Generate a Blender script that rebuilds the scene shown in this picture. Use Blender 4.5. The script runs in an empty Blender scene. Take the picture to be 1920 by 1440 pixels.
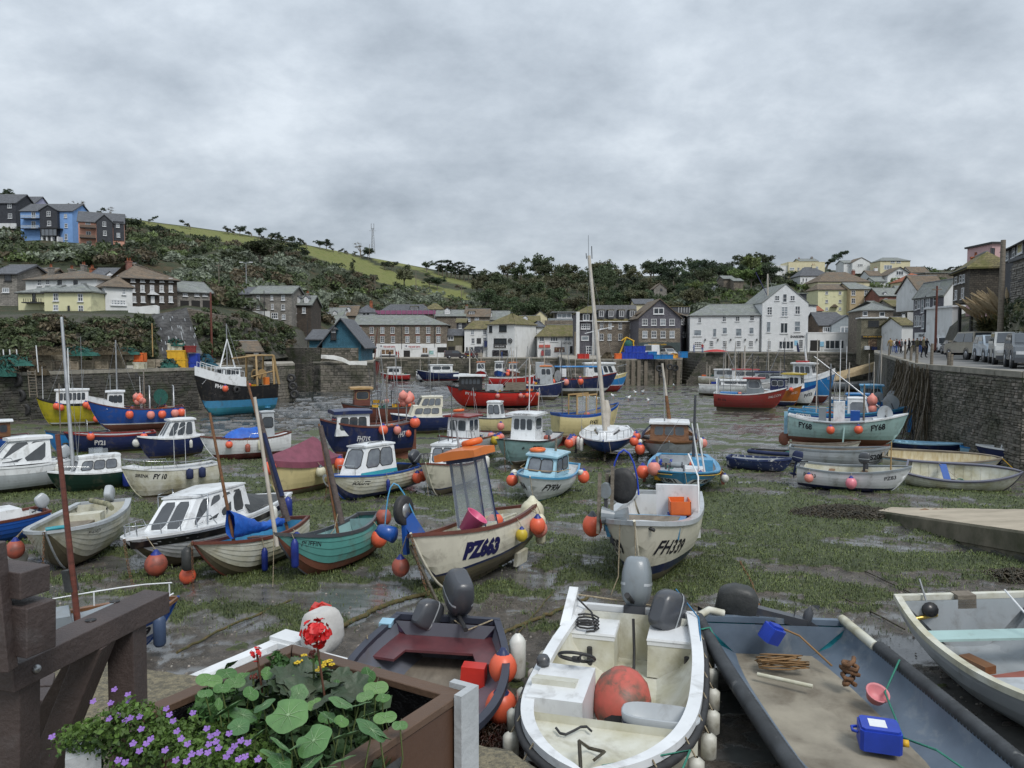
import bpy,math,random
import numpy as np
from mathutils import Vector,Matrix,Euler
R = random.Random(11)
sc = bpy.context.scene
COL = sc.collection
rad = math.radians
# ---------------------------------------------------------------- camera, sky, sun, exposure
F = 1420.0; HOR = 645.0; EYE = 4.3
PIT = math.atan((HOR - 720.0) / F)      # negative: looking slightly down
cam_d = bpy.data.cameras.new('camera'); cam = bpy.data.objects.new('camera',cam_d); COL.objects.link(cam)
cam_d.sensor_width = 36; cam_d.lens = 36 * F / 1920; cam_d.clip_start = 0.05; cam_d.clip_end = 6000
cam.location = (0,0,EYE); cam.rotation_euler = (rad(90) + PIT,0,0)
sc.camera = cam
sc.view_settings.view_transform = 'Standard'; sc.view_settings.look = 'None'
sc.view_settings.gamma = 1; sc.view_settings.exposure = 0.72; sc.view_settings.use_curve_mapping = False
world = bpy.data.worlds.new('World'); sc.world = world; world.use_nodes = True
wn = world.node_tree; wn.nodes.clear(); WL = wn.links
def nd(t,ty,**kw):
 n = t.nodes.new(ty)
 for k,v in kw.items():
  if k.startswith('i_'):
   n.inputs[k[2:].replace('_',' ')].default_value = v
  else: setattr(n,k,v)
 return n
SUN_EL,SUN_AZ = 52.0,150.0
sky = nd(wn,'ShaderNodeTexSky',sky_type='NISHITA',sun_disc=False,sun_elevation=rad(SUN_EL),sun_rotation=rad(SUN_AZ),air_density=1.0,dust_density=3.0)
bg1 = nd(wn,'ShaderNodeBackground'); bg1.inputs['Strength'].default_value = 0.05; WL.new(sky.outputs[0],bg1.inputs[0])
tc = nd(wn,'ShaderNodeTexCoord'); sep = nd(wn,'ShaderNodeSeparateXYZ'); WL.new(tc.outputs['Generated'],sep.inputs[0])
def mth(t,op,a=None,b=None,c=None):
 n = t.nodes.new('ShaderNodeMath'); n.operation = op
 for i,v in enumerate((a,b,c)):
  if v is None: continue
  if isinstance(v,(int,float)): n.inputs[i].default_value = v
  else: t.links.new(v,n.inputs[i])
 return n.outputs[0]
zc = mth(wn,'ADD',mth(wn,'MAXIMUM',sep.outputs['Z'],0.0),0.42)
cmb = nd(wn,'ShaderNodeCombineXYZ')
WL.new(mth(wn,'DIVIDE',sep.outputs['X'],zc),cmb.inputs[0]); WL.new(mth(wn,'DIVIDE',sep.outputs['Y'],zc),cmb.inputs[1])
def noise(t,vec,scale,detail=6,rough=.55,dist=0,loc=None,scl=None):
 if loc or scl:
  mp = nd(t,'ShaderNodeMapping'); t.links.new(vec,mp.inputs[0])
  if loc: mp.inputs['Location'].default_value = loc
  if scl: mp.inputs['Scale'].default_value = scl
  vec = mp.outputs[0]
 n = nd(t,'ShaderNodeTexNoise'); t.links.new(vec,n.inputs['Vector'])
 n.inputs['Scale'].default_value = scale; n.inputs['Detail'].default_value = detail
 n.inputs['Roughness'].default_value = rough; n.inputs['Distortion'].default_value = dist
 return n.outputs['Fac']
def ramp(t,fac,stops,interp='LINEAR'):
 r = nd(t,'ShaderNodeValToRGB'); t.links.new(fac,r.inputs[0]); e = r.color_ramp.elements
 r.color_ramp.interpolation = interp
 while len(e) > 1: e.remove(e[-1])
 e[0].position = stops[0][0]; e[0].color = (*stops[0][1],1)
 for p,c in stops[1:]:
  q = e.new(p); q.color = (*c,1)
 return r.outputs[0]
n1 = noise(wn,cmb.outputs[0],2.9,12,.6,.05,loc=(5.1,2.3,0),scl=(0.9,1.0,1))
n2 = noise(wn,cmb.outputs[0],.42,3,.5,.3,loc=(1.2,0.4,0))
nm = mth(wn,'ADD',mth(wn,'MULTIPLY',n1,.62),mth(wn,'MULTIPLY',n2,.38))
cc = ramp(wn,nm,[(0.37,(.24,.275,.315)),(.45,(.315,.355,.40)),(.52,(.385,.428,.475)),(.61,(.50,.545,.59))])
bg2 = nd(wn,'ShaderNodeBackground'); WL.new(cc,bg2.inputs[0]); WL.new(mth(wn,'MULTIPLY_ADD',mth(wn,'MAXIMUM',sep.outputs['Z'],0.0),.85,.80),bg2.inputs['Strength'])   # overcast sky: brighter overhead
ad = nd(wn,'ShaderNodeMixShader'); ad.inputs[0].default_value = .88
WL.new(bg1.outputs[0],ad.inputs[1]); WL.new(bg2.outputs[0],ad.inputs[2])
wo = nd(wn,'ShaderNodeOutputWorld'); WL.new(ad.outputs[0],wo.inputs[0])
sd = bpy.data.lights.new('sun','SUN'); sd.energy = 1.3; sd.angle = rad(20); sd.color = (1,.97,.93)
so = bpy.data.objects.new('sun',sd); COL.objects.link(so)
so.rotation_euler = Euler((rad(90 - SUN_EL),0,rad(180 - SUN_AZ)))
sc.cycles.max_bounces = 6; sc.cycles.diffuse_bounces = 3; sc.cycles.glossy_bounces = 3; sc.cycles.transparent_max_bounces = 12
# ---------------------------------------------------------------- pixel <-> place helpers (photograph 1920 x 1440)
CP,SP = math.cos(PIT),math.sin(PIT)
def ray(px,py):
 a = (px - 960) / F; c = -(py - 720) / F
 return (a,CP - SP * c,SP + CP * c)
def P(px,py,d):
 r = ray(px,py); k = d / r[1]
 return Vector((r[0] * k,d,EYE + r[2] * k))
def PZ(px,py,z):
 r = ray(px,py); k = (z - EYE) / r[2]
 return Vector((r[0] * k,r[1] * k,z))
_HD = np.array([0,9,13,25,33,45,60,80,120,150,175,260.])
_HH = np.array([4.1,4.15,4.25,4.85,5.05,5.35,5.75,6.1,6.7,7.1,7.5,8.5])
def G(d): return EYE - float(np.interp(d,_HD,_HH))
def MUD(px,py):                         # point on the harbour bed seen at a pixel
 lo,hi = 2.0,260.0
 for _ in range(40):
  m = (lo + hi) / 2
  if P(px,py,m).z > G(m): lo = m
  else: hi = m
 return P(px,py,lo)
# ---------------------------------------------------------------- materials
MATS = {}
def mk(name,c,c2=None,rough=.6,sc_=3.0,det=5,lo=.35,hi=.65,stretch=(1,1,1),bump=0.0,bsc=None,metal=0.0,spec=.5,alpha=1.0,
       rnd=0.0,island=0.0,coat=0.0,dirt=None,dsc=2.0,dlo=.5,dhi=.75,coord='Object',trans=0.0):
 if name in MATS: return MATS[name]
 m = bpy.data.materials.new(name); m.use_nodes = True; t = m.node_tree; L = t.links
 b = t.nodes['Principled BSDF']; tcn = nd(t,'ShaderNodeTexCoord'); v = tcn.outputs[coord]
 b.inputs['Roughness'].default_value = rough; b.inputs['Metallic'].default_value = metal
 b.inputs['Specular IOR Level'].default_value = spec; b.inputs['Coat Weight'].default_value = coat
 b.inputs['Alpha'].default_value = alpha; b.inputs['Transmission Weight'].default_value = trans
 if c2 is None: c2 = tuple(x * .78 for x in c)
 col = ramp(t,noise(t,v,sc_,det,.6,0,scl=stretch),[(lo,c),(hi,c2)])
 if dirt:
  df = ramp(t,noise(t,v,dsc,6,.65,.4),[(dlo,(0,0,0)),(dhi,(1,1,1))])
  mx = nd(t,'ShaderNodeMix',data_type='RGBA'); L.new(df,mx.inputs[0]); L.new(col,mx.inputs[6]); mx.inputs[7].default_value = (*dirt,1)
  col = mx.outputs[2]
 if rnd or island:
  hs = nd(t,'ShaderNodeHueSaturation'); L.new(col,hs.inputs['Color'])
  if island: src = nd(t,'ShaderNodeNewGeometry').outputs['Random Per Island']; amp = island
  else: src = nd(t,'ShaderNodeObjectInfo').outputs['Random']; amp = rnd
  L.new(mth(t,'MULTIPLY_ADD',src,amp,1 - amp / 2),hs.inputs['Value'])
  L.new(mth(t,'MULTIPLY_ADD',src,-.05 * min(1,amp),.5 + .025 * min(1,amp)),hs.inputs['Hue'])
  col = hs.outputs[0]
 L.new(col,b.inputs['Base Color'])
 if bump:
  bn = nd(t,'ShaderNodeBump'); bn.inputs['Strength'].default_value = min(1,bump); bn.inputs['Distance'].default_value = .03 * max(1,bump)
  L.new(noise(t,v,bsc or sc_ * 3,6,.6,0,scl=stretch),bn.inputs['Height']); L.new(bn.outputs[0],b.inputs['Normal'])
 MATS[name] = m
 return m
def brickmat(name,c,c2,mortar,bw,bh,msize=.02,rough=.8,bump=.6,dirt=None,sq=1.0,off=.5,amp=1.3):
 if name in MATS: return MATS[name]
 m = bpy.data.materials.new(name); m.use_nodes = True; t = m.node_tree; L = t.links
 b = t.nodes['Principled BSDF']; b.inputs['Roughness'].default_value = rough
 tcn = nd(t,'ShaderNodeTexCoord'); sp = nd(t,'ShaderNodeSeparateXYZ'); L.new(tcn.outputs['Object'],sp.inputs[0])
 cb = nd(t,'ShaderNodeCombineXYZ'); L.new(mth(t,'ADD',sp.outputs[0],sp.outputs[1]),cb.inputs[0]); L.new(sp.outputs[2],cb.inputs[1])
 wob = noise(t,tcn.outputs['Object'],2.2,2,.5)
 va = nd(t,'ShaderNodeVectorMath',operation='ADD'); L.new(cb.outputs[0],va.inputs[0])
 sw = nd(t,'ShaderNodeVectorMath',operation='SCALE'); L.new(wob,sw.inputs[0]); sw.inputs['Scale'].default_value = bh * 1.2 * sq; L.new(sw.outputs[0],va.inputs[1])
 br = nd(t,'ShaderNodeTexBrick',offset=off); L.new(va.outputs[0],br.inputs['Vector'])
 br.inputs['Color1'].default_value = (*c,1); br.inputs['Color2'].default_value = (*c2,1); br.inputs['Mortar'].default_value = (*mortar,1)
 br.inputs['Scale'].default_value = 1; br.inputs['Brick Width'].default_value = bw; br.inputs['Row Height'].default_value = bh
 br.inputs['Mortar Size'].default_value = msize; br.inputs['Bias'].default_value = 0
 n = noise(t,tcn.outputs['Object'],1.3,6,.65)
 hs = nd(t,'ShaderNodeHueSaturation'); L.new(br.outputs['Color'],hs.inputs['Color']); L.new(mth(t,'MULTIPLY_ADD',n,amp,1 - amp / 2),hs.inputs['Value'])
 col = hs.outputs[0]
 if dirt:
  df = ramp(t,noise(t,tcn.outputs['Object'],.6,6,.65,.5),[(.48,(0,0,0)),(.66,(1,1,1))])
  mx = nd(t,'ShaderNodeMix',data_type='RGBA'); L.new(df,mx.inputs[0]); L.new(col,mx.inputs[6]); mx.inputs[7].default_value = (*dirt,1); col = mx.outputs[2]
 L.new(col,b.inputs['Base Color'])
 bn = nd(t,'ShaderNodeBump'); bn.inputs['Strength'].default_value = bump; bn.inputs['Distance'].default_value = .04
 L.new(mth(t,'SUBTRACT',n,br.outputs['Fac']),bn.inputs['Height']); L.new(bn.outputs[0],b.inputs['Normal'])
 MATS[name] = m
 return m
def paint(name,c,rough=.35,dirt=(.12,.10,.07),k=1.0):
 return mk('paint ' + name,c,tuple(x * .86 for x in c),rough=rough,sc_=2.2,stretch=(1,1,.35),dirt=dirt,dsc=2.6,dlo=.53 / k,dhi=.9,bump=.05,bsc=6,coat=.15)
WHITE = paint('white',(.74,.76,.77)); CREAM = paint('cream',(.66,.63,.52)); LGREY = paint('light grey',(.42,.45,.47)); MGREY = paint('mid grey',(.22,.25,.27))
DGREY = paint('dark grey',(.06,.065,.075)); NAVY = paint('navy',(.012,.022,.085)); BLUE = paint('blue',(.012,.075,.32)); MBLUE = paint('mid blue',(.02,.20,.50))
LBLUE = paint('light blue',(.30,.52,.66)); SKYB = paint('sky blue',(.07,.30,.52)); RED = paint('red',(.42,.016,.016)); DRED = paint('dark red',(.22,.022,.02))
MAROON = paint('maroon',(.13,.03,.025)); RUST = paint('rusty antifoul',(.20,.075,.045),.8); GREENW = paint('green',(.10,.31,.28)); PALEG = paint('pale green',(.36,.52,.50))
DGREEN = paint('dark green',(.008,.03,.022)); YELLOW = paint('yellow',(.55,.40,.03)); PYEL = paint('pale yellow',(.62,.53,.27)); ORANGE = paint('orange',(.62,.17,.03))
BOTTOM = paint('fouled bottom',(.13,.11,.065),.85); BLACK = paint('black',(.012,.012,.014)); PINKC = paint('pink',(.62,.10,.22),.4); TEAL = paint('teal',(.03,.28,.34))
SEAGREEN = paint('grey green',(.25,.40,.40)); DIRTYW = mk('dirty white',(.62,.62,.55),(.44,.42,.30),rough=.5,sc_=2,dirt=(.22,.19,.11),dsc=2.5,dlo=.5,dhi=.85)
GLASS = mk('window glass',(.035,.042,.05),(.05,.06,.07),rough=.06,spec=.8); GLASSG = mk('grey glass',(.16,.18,.20),(.10,.11,.13),rough=.08,spec=.8)
CLEAR = mk('clear perspex',(.50,.55,.58),rough=.08,alpha=.35,spec=.8)
STEEL = mk('galvanised steel',(.45,.46,.47),rough=.35,metal=.7); CHROME = mk('polished rail',(.6,.62,.63),rough=.2,metal=.9)
WOODV = mk('varnished wood',(.20,.095,.04),(.12,.055,.025),rough=.35,sc_=4,stretch=(.3,1,3),bump=.1)
WOODM = mk('mahogany',(.15,.045,.03),(.09,.03,.02),rough=.45,sc_=5,stretch=(.3,1,3),bump=.1)
WOODG = mk('grey timber',(.22,.19,.15),(.13,.11,.085),rough=.85,sc_=5,stretch=(.4,1,3),bump=.3)
WOODY = mk('yellow timber',(.42,.28,.12),(.30,.19,.08),rough=.6,sc_=5,stretch=(.4,1,3),bump=.2)
SPAR = mk('pale spar',(.52,.48,.42),(.42,.38,.32),rough=.5,sc_=3); BROWNSAIL = mk('brown sailcloth',(.125,.10,.09),(.08,.062,.055),rough=.9,sc_=6,bump=.8)
RUBBER = mk('black rubber',(.02,.02,.022),(.035,.035,.035),rough=.6,sc_=8,bump=.2); ROPE = mk('rope',(.42,.36,.25),(.25,.2,.13),rough=.9,sc_=30,bump=.6)
ROPEB = mk('blue rope',(.05,.22,.42),rough=.9,sc_=30,bump=.6); ROPEG = mk('green rope',(.05,.25,.18),rough=.9,sc_=30,bump=.6); CHAIN = mk('rusty chain',(.20,.10,.045),(.09,.05,.03),rough=.85,sc_=12,bump=.5)
BORANGE = mk('orange buoy',(.78,.13,.06),(.66,.12,.06),rough=.4,sc_=4,dirt=(.30,.15,.10),dsc=3,dlo=.6,dhi=.9); BPINK = mk('faded buoy',(.72,.27,.22),(.58,.20,.16),rough=.5,sc_=4,dirt=(.35,.2,.15),dsc=3,dlo=.55,dhi=.9)
BRED = mk('old red buoy',(.38,.09,.055),(.25,.07,.05),rough=.5,sc_=5,dirt=(.10,.06,.05),dsc=5); BWHITE = mk('white fender',(.68,.68,.64),(.5,.5,.45),rough=.45,sc_=5,dirt=(.25,.22,.16),dsc=4,dlo=.55)
BCREAM = mk('cream buoy',(.62,.60,.45),(.5,.47,.33),rough=.45,sc_=5); BYEL = mk('yellow buoy',(.60,.45,.04),rough=.45); BBLUE = mk('blue fender',(.012,.03,.22),(.01,.02,.13),rough=.4,sc_=5)
BLUEP = mk('blue plastic',(.015,.05,.42),(.012,.04,.30),rough=.45,sc_=3); ORANGEP = mk('orange plastic',(.75,.16,.03),(.6,.12,.03),rough=.45,sc_=3); YELP = mk('yellow plastic',(.72,.42,.02),(.58,.33,.02),rough=.5,sc_=3)
TARPB = mk('blue tarpaulin',(.015,.12,.52),(.01,.07,.35),rough=.5,sc_=3,bump=1.0,bsc=5); TARPM = mk('maroon canvas',(.20,.055,.085),(.14,.04,.06),rough=.7,sc_=2,bump=.5,bsc=4)
TARPN = mk('navy canvas',(.01,.018,.06),(.015,.025,.08),rough=.8,sc_=3,bump=.6,bsc=5); TARPK = mk('black canvas',(.02,.022,.022),(.045,.047,.045),rough=.5,sc_=3,bump=.8,bsc=4); CLOTHW = mk('white cloth cover',(.55,.54,.52),(.42,.41,.39),rough=.9,sc_=4,bump=.6,bsc=6)
NETG = mk('green netting',(.03,.14,.11),(.015,.07,.06),rough=.9,sc_=14,bump=1.5); NETB = mk('brown netting',(.09,.07,.04),(.045,.035,.02),rough=.95,sc_=14,bump=1.5)
INK = mk('black lettering',(.012,.012,.02),rough=.5); INKW = mk('white lettering',(.72,.72,.72),rough=.5); INKN = mk('navy lettering',(.012,.012,.08),rough=.4); INKR = mk('red lettering',(.45,.03,.03),rough=.5)
SKIN = mk('skin',(.45,.26,.19),rough=.6)
# ---------------------------------------------------------------- mesh builder
MTr,MRo,MI4,ru,sin,cos,Vec,npi,nrs=Matrix.Translation,Matrix.Rotation,Matrix.Identity(4),R.uniform,math.sin,math.cos,Vector,np.interp,np.random.RandomState
class MB:
 def __init__(s): s.v = []; s.f = []; s.m = []; s.s = []; s.mats = []; s.M = None
 def mi(s,mat):
  if mat is None: return len(s.mats) - 1 if s.mats else 0
  if mat not in s.mats: s.mats.append(mat)
  return s.mats.index(mat)
 def add(s,vs,fs,mat=None,sm=False,M=None):
  o = len(s.v)
  if M is not None: vs = [M @ Vec(p) for p in vs]
  if s.M is not None: vs = [s.M @ Vec(p) for p in vs]
  s.v += [tuple(p) for p in vs]; s.f += [[i + o for i in f] for f in fs]
  k = s.mi(mat); s.m += [k] * len(fs); s.s += [sm] * len(fs)
  return s
 def box(s,x0,x1,y0,y1,z0,z1,mat=None,M=None,tx=1.0,ty=1.0):
  cx,cy = (x0 + x1) / 2,(y0 + y1) / 2
  a = [(x0,y0,z0),(x1,y0,z0),(x1,y1,z0),(x0,y1,z0)]
  b = [(cx + (x - cx) * tx,cy + (y - cy) * ty,z1) for x,y,_ in a]
  return s.add(a + b,[(3,2,1,0),(4,5,6,7),(0,1,5,4),(1,2,6,5),(2,3,7,6),(3,0,4,7)],mat,M=M)
 def bar(s,p,q,w,h=None,mat=None,up=(0,0,1)):
  p,q = Vec(p),Vec(q); h = h or w; d = (q - p)
  if d.length < 1e-6: return s
  d.normalize(); u = Vec(up)
  if abs(d.dot(u)) > .98: u = Vec((0,1,0))
  x = d.cross(u).normalized() * (w / 2); y = x.cross(d).normalized() * (h / 2)
  vs = [p - x - y,p + x - y,p + x + y,p - x + y,q - x - y,q + x - y,q + x + y,q - x + y]
  return s.add(vs,[(0,1,2,3),(7,6,5,4),(1,0,4,5),(2,1,5,6),(3,2,6,7),(0,3,7,4)],mat)
 def tube(s,pts,r,n=6,mat=None,cap=True,sm=True):
  pts = [Vec(p) for p in pts]; k = len(pts)
  rs = r if isinstance(r,(list,tuple)) else [r] * k
  vs = []; ref = None
  for i,p in enumerate(pts):
   d = (pts[min(i + 1,k - 1)] - pts[max(i - 1,0)])
   if d.length < 1e-9: d = Vec((0,0,1))
   d.normalize()
   if ref is None: ref = Vec((0,0,1)) if abs(d.z) < .9 else Vec((1,0,0))
   x = d.cross(ref)
   if x.length < 1e-3: ref = Vec((0,1,0)); x = d.cross(ref)
   x.normalize(); y = x.cross(d)
   ref = y if abs(d.z) > .9 else ref
   for j in range(n):
    a = 2 * math.pi * j / n; vs.append(p + x * (rs[i] * cos(a)) + y * (rs[i] * sin(a)))
  fs = [(i * n + j,i * n + (j + 1) % n,(i + 1) * n + (j + 1) % n,(i + 1) * n + j) for i in range(k - 1) for j in range(n)]
  s.add(vs,fs,mat,sm)
  if cap:
   s.add(vs[:n],[tuple(range(n))[::-1]],mat); s.add(vs[-n:],[tuple(range(n))],mat)
  return s
 def lathe(s,prof,n=12,mat=None,M=None,sm=True,c=(0,0,0)):
  vs = [(c[0] + r * cos(2 * math.pi * j / n),c[1] + r * sin(2 * math.pi * j / n),c[2] + z) for r,z in prof for j in range(n)]
  fs = [(i * n + j,i * n + (j + 1) % n,(i + 1) * n + (j + 1) % n,(i + 1) * n + j) for i in range(len(prof) - 1) for j in range(n)]
  return s.add(vs,fs,mat,sm,M)
 def ball(s,c,r,mat=None,n=10,sz=1.0,M=None,k=6):
  pr = [(max(1e-4,r * sin(math.pi * i / k)),-r * sz * cos(math.pi * i / k)) for i in range(k + 1)]
  return s.lathe(pr,n,mat,M,True,c)
 def prism(s,pts,a,b,mat=None,M=None):   # 2D polygon (x, z) extruded along y from a to b
  n = len(pts); vs = [(x,a,z) for x,z in pts] + [(x,b,z) for x,z in pts]
  return s.add(vs,[tuple(range(n)),tuple(range(2 * n - 1,n - 1,-1))] + [(i,i + n,(i + 1) % n + n,(i + 1) % n) for i in range(n)],mat,M=M)
 def slab(s,pts,z0,z1,mat=None,M=None):    # 2D polygon (x, y) extruded up
  n = len(pts); vs = [(x,y,z0) for x,y in pts] + [(x,y,z1) for x,y in pts]
  return s.add(vs,[tuple(range(n - 1,-1,-1)),tuple(range(n,2 * n))] + [(i,(i + 1) % n,(i + 1) % n + n,i + n) for i in range(n)],mat,M=M)
 def grid(s,rows,mat=None,sm=True,close=False):
  k = len(rows[0]); vs = [p for r in rows for p in r]
  fs = [(i * k + j,i * k + (j + 1) % k,(i + 1) * k + (j + 1) % k,(i + 1) * k + j) for i in range(len(rows) - 1) for j in range(k if close else k - 1)]
  return s.add(vs,fs,mat,sm)
 def mesh(s,name):
  me = bpy.data.meshes.new(name); me.from_pydata(s.v,[],s.f)
  for m in s.mats: me.materials.append(m)
  if s.f: me.polygons.foreach_set('material_index',s.m); me.polygons.foreach_set('use_smooth',s.s)
  me.update(); return me
 def build(s,name,parent=None,M=None,**tg):
  o = bpy.data.objects.new(name,s.mesh(name)); COL.objects.link(o)
  if parent is not None: o.parent = parent
  if M is not None: o.matrix_local = M
  tag(o,**tg); return o
def tag(o,label=None,cat=None,group=None,kind=None):
 if label: o['label'] = label
 if cat: o['category'] = cat
 if group: o['group'] = group
 if kind: o['kind'] = kind
 return o
def empty(name,M,label=None,cat=None,group=None,kind=None):
 o = bpy.data.objects.new(name,None); COL.objects.link(o); o.matrix_world = M; o.empty_display_size = .1
 return tag(o,label,cat,group,kind)
def inst(name,me,parent=None,M=None,**tg):
 o = bpy.data.objects.new(name,me); COL.objects.link(o)
 if parent is not None: o.parent = parent
 if M is not None: o.matrix_local = M
 return tag(o,**tg)
def T(x,y=0,z=0,rz=0,rx=0,ry=0,s=1):
 v = Vec(x) if hasattr(x,'__len__') else Vec((x,y,z))
 return MTr(v) @ Euler((rx,ry,rz)).to_matrix().to_4x4() @ (Matrix.Scale(s,4) if not hasattr(s,'__len__') else Matrix.Diagonal((*s,1)))
_TX = {}
def textmesh(st,size=1.0,weight=.0,res=3,shear=0.0):
 k = (st,size,weight,shear)
 if k in _TX: return _TX[k]
 c = bpy.data.curves.new('lettering','FONT'); c.body = st; c.size = size; c.offset = weight; c.resolution_u = res; c.align_x = 'CENTER'; c.align_y = 'CENTER'; c.shear = shear
 o = bpy.data.objects.new('lettering',c); COL.objects.link(o); bpy.context.view_layer.update()
 me = bpy.data.meshes.new_from_object(o.evaluated_get(bpy.context.evaluated_depsgraph_get()))
 bpy.data.objects.remove(o); _TX[k] = me
 return me
def sign(st,size,mat,parent,M,name='lettering',weight=.0,shear=0.0,sx=1.0):
 src = textmesh(st,1.0,weight,3,shear); mb = MB()
 mb.add([(v.co.x * size * sx,0,v.co.y * size) for v in src.vertices],[tuple(p.vertices) for p in src.polygons],mat)
 return mb.build(name,parent,M)
_perm = nrs(5).rand(256,256)
def vnoise(x,y):
 xi = np.floor(x).astype(int); yi = np.floor(y).astype(int); fx = x - xi; fy = y - yi
 fx = fx * fx * (3 - 2 * fx); fy = fy * fy * (3 - 2 * fy); a = xi % 256; b = yi % 256; a1 = (a + 1) % 256; b1 = (b + 1) % 256
 return (_perm[a,b] * (1 - fx) + _perm[a1,b] * fx) * (1 - fy) + (_perm[a,b1] * (1 - fx) + _perm[a1,b1] * fx) * fy
def fbm(x,y,o=5,g=.5):
 s = 0; a = 1; t = 0
 for i in range(o):
  s = s + a * vnoise(x * 2 ** i + 17.3 * i,y * 2 ** i + 9.1 * i); t += a; a *= g
 return s / t
def np_mesh(name,V,Q,mat,smooth=True,tri=False):
 me = bpy.data.meshes.new(name); k = 3 if tri else 4
 me.vertices.add(len(V)); me.vertices.foreach_set('co',np.asarray(V,dtype=np.float32).ravel())
 n = len(Q); me.loops.add(n * k); me.loops.foreach_set('vertex_index',np.asarray(Q,dtype=np.int32).ravel())
 me.polygons.add(n); me.polygons.foreach_set('loop_start',np.arange(0,n * k,k,dtype=np.int32)); me.polygons.foreach_set('loop_total',np.full(n,k,dtype=np.int32))
 me.polygons.foreach_set('use_smooth',np.full(n,smooth))
 for m in (mat if isinstance(mat,list) else [mat]): me.materials.append(m)
 me.update(calc_edges=True); me.validate(); return me
# ================================================================ THE LAND
KX=np.array([-500,0,150,235,300,350,450,560,700,860,1000,1150,1300,1450,1600,1700,1800,1920,2400.])
CR=[  # rows of each contour seen from the quay, per column
 [686,686,686,685,684,683,679,671,674,674,674,672,664,664,666,670,682,702,720],
 [592,592,590,592,596,579,597,618,650,650,650,650,645,645,640,640,606,600,600],
 [560,560,560,560,562,566,575,597,612,618,620,604,585,580,592,590,560,545,545],
 [478,478,480,478,496,500,505,522,552,572,570,560,545,530,548,540,530,530,530],
 [340,372,396,408,418,424,438,456,484,514,516,520,514,503,508,506,506,506,500]]
CDp=[
 [60,70,72,74,76,79,88,112,190,190,190,190,165,165,158,120,76,54,40],
 [66,80,81,83,85,87,97,126,205,210,210,208,180,180,176,140,86,64,50],
 [100,115,115,116,118,120,130,150,230,240,240,235,220,215,215,190,135,105,90],
 [150,165,165,170,180,183,192,208,270,292,300,285,265,258,258,245,225,225,220],
 [230,250,255,260,268,275,290,310,360,430,480,440,400,385,385,385,400,400,400]]
CR=np.array(CR,float);CDp=np.array(CDp,float)
def hillcol(px):
 r=[float(npi(px,KX,CR[k]))for k in range(5)];d=[float(npi(px,KX,CDp[k]))for k in range(5)]
 return r,d
def HP(px,row):                                   # point of the hillside seen at a pixel
 r,d=hillcol(px)
 return P(px,row,float(npi(-row,[-x for x in r],d)))
def inpoly(x,y,poly):
 x=np.asarray(x,float);y=np.asarray(y,float);c=np.zeros(x.shape,bool);n=len(poly)
 for i in range(n):
  x1,y1=poly[i];x2,y2=poly[(i+1)%n]
  if y1==y2:continue
  t=((y1>y)!=(y2>y))&(x<(x2-x1)*(y-y1)/(y2-y1)+x1);c^=t
 return c
FIELDS=[[(232,410),(317,422),(396,432),(470,443),(519,454),(576,460),(628,469),(672,482),(706,497),(740,509),(780,524),(830,541),(890,560),(880,566),(820,552),(770,541),(745,535),(706,529),(667,511),(636,501),(602,492),(580,480),(560,470),(500,468),(450,458),(396,449),(317,436),(264,424)],
          [(699,480),(745,490),(790,503),(816,511),(863,522),(895,534),(890,547),(837,529),(805,516),(771,505),(706,492)]]
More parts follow.
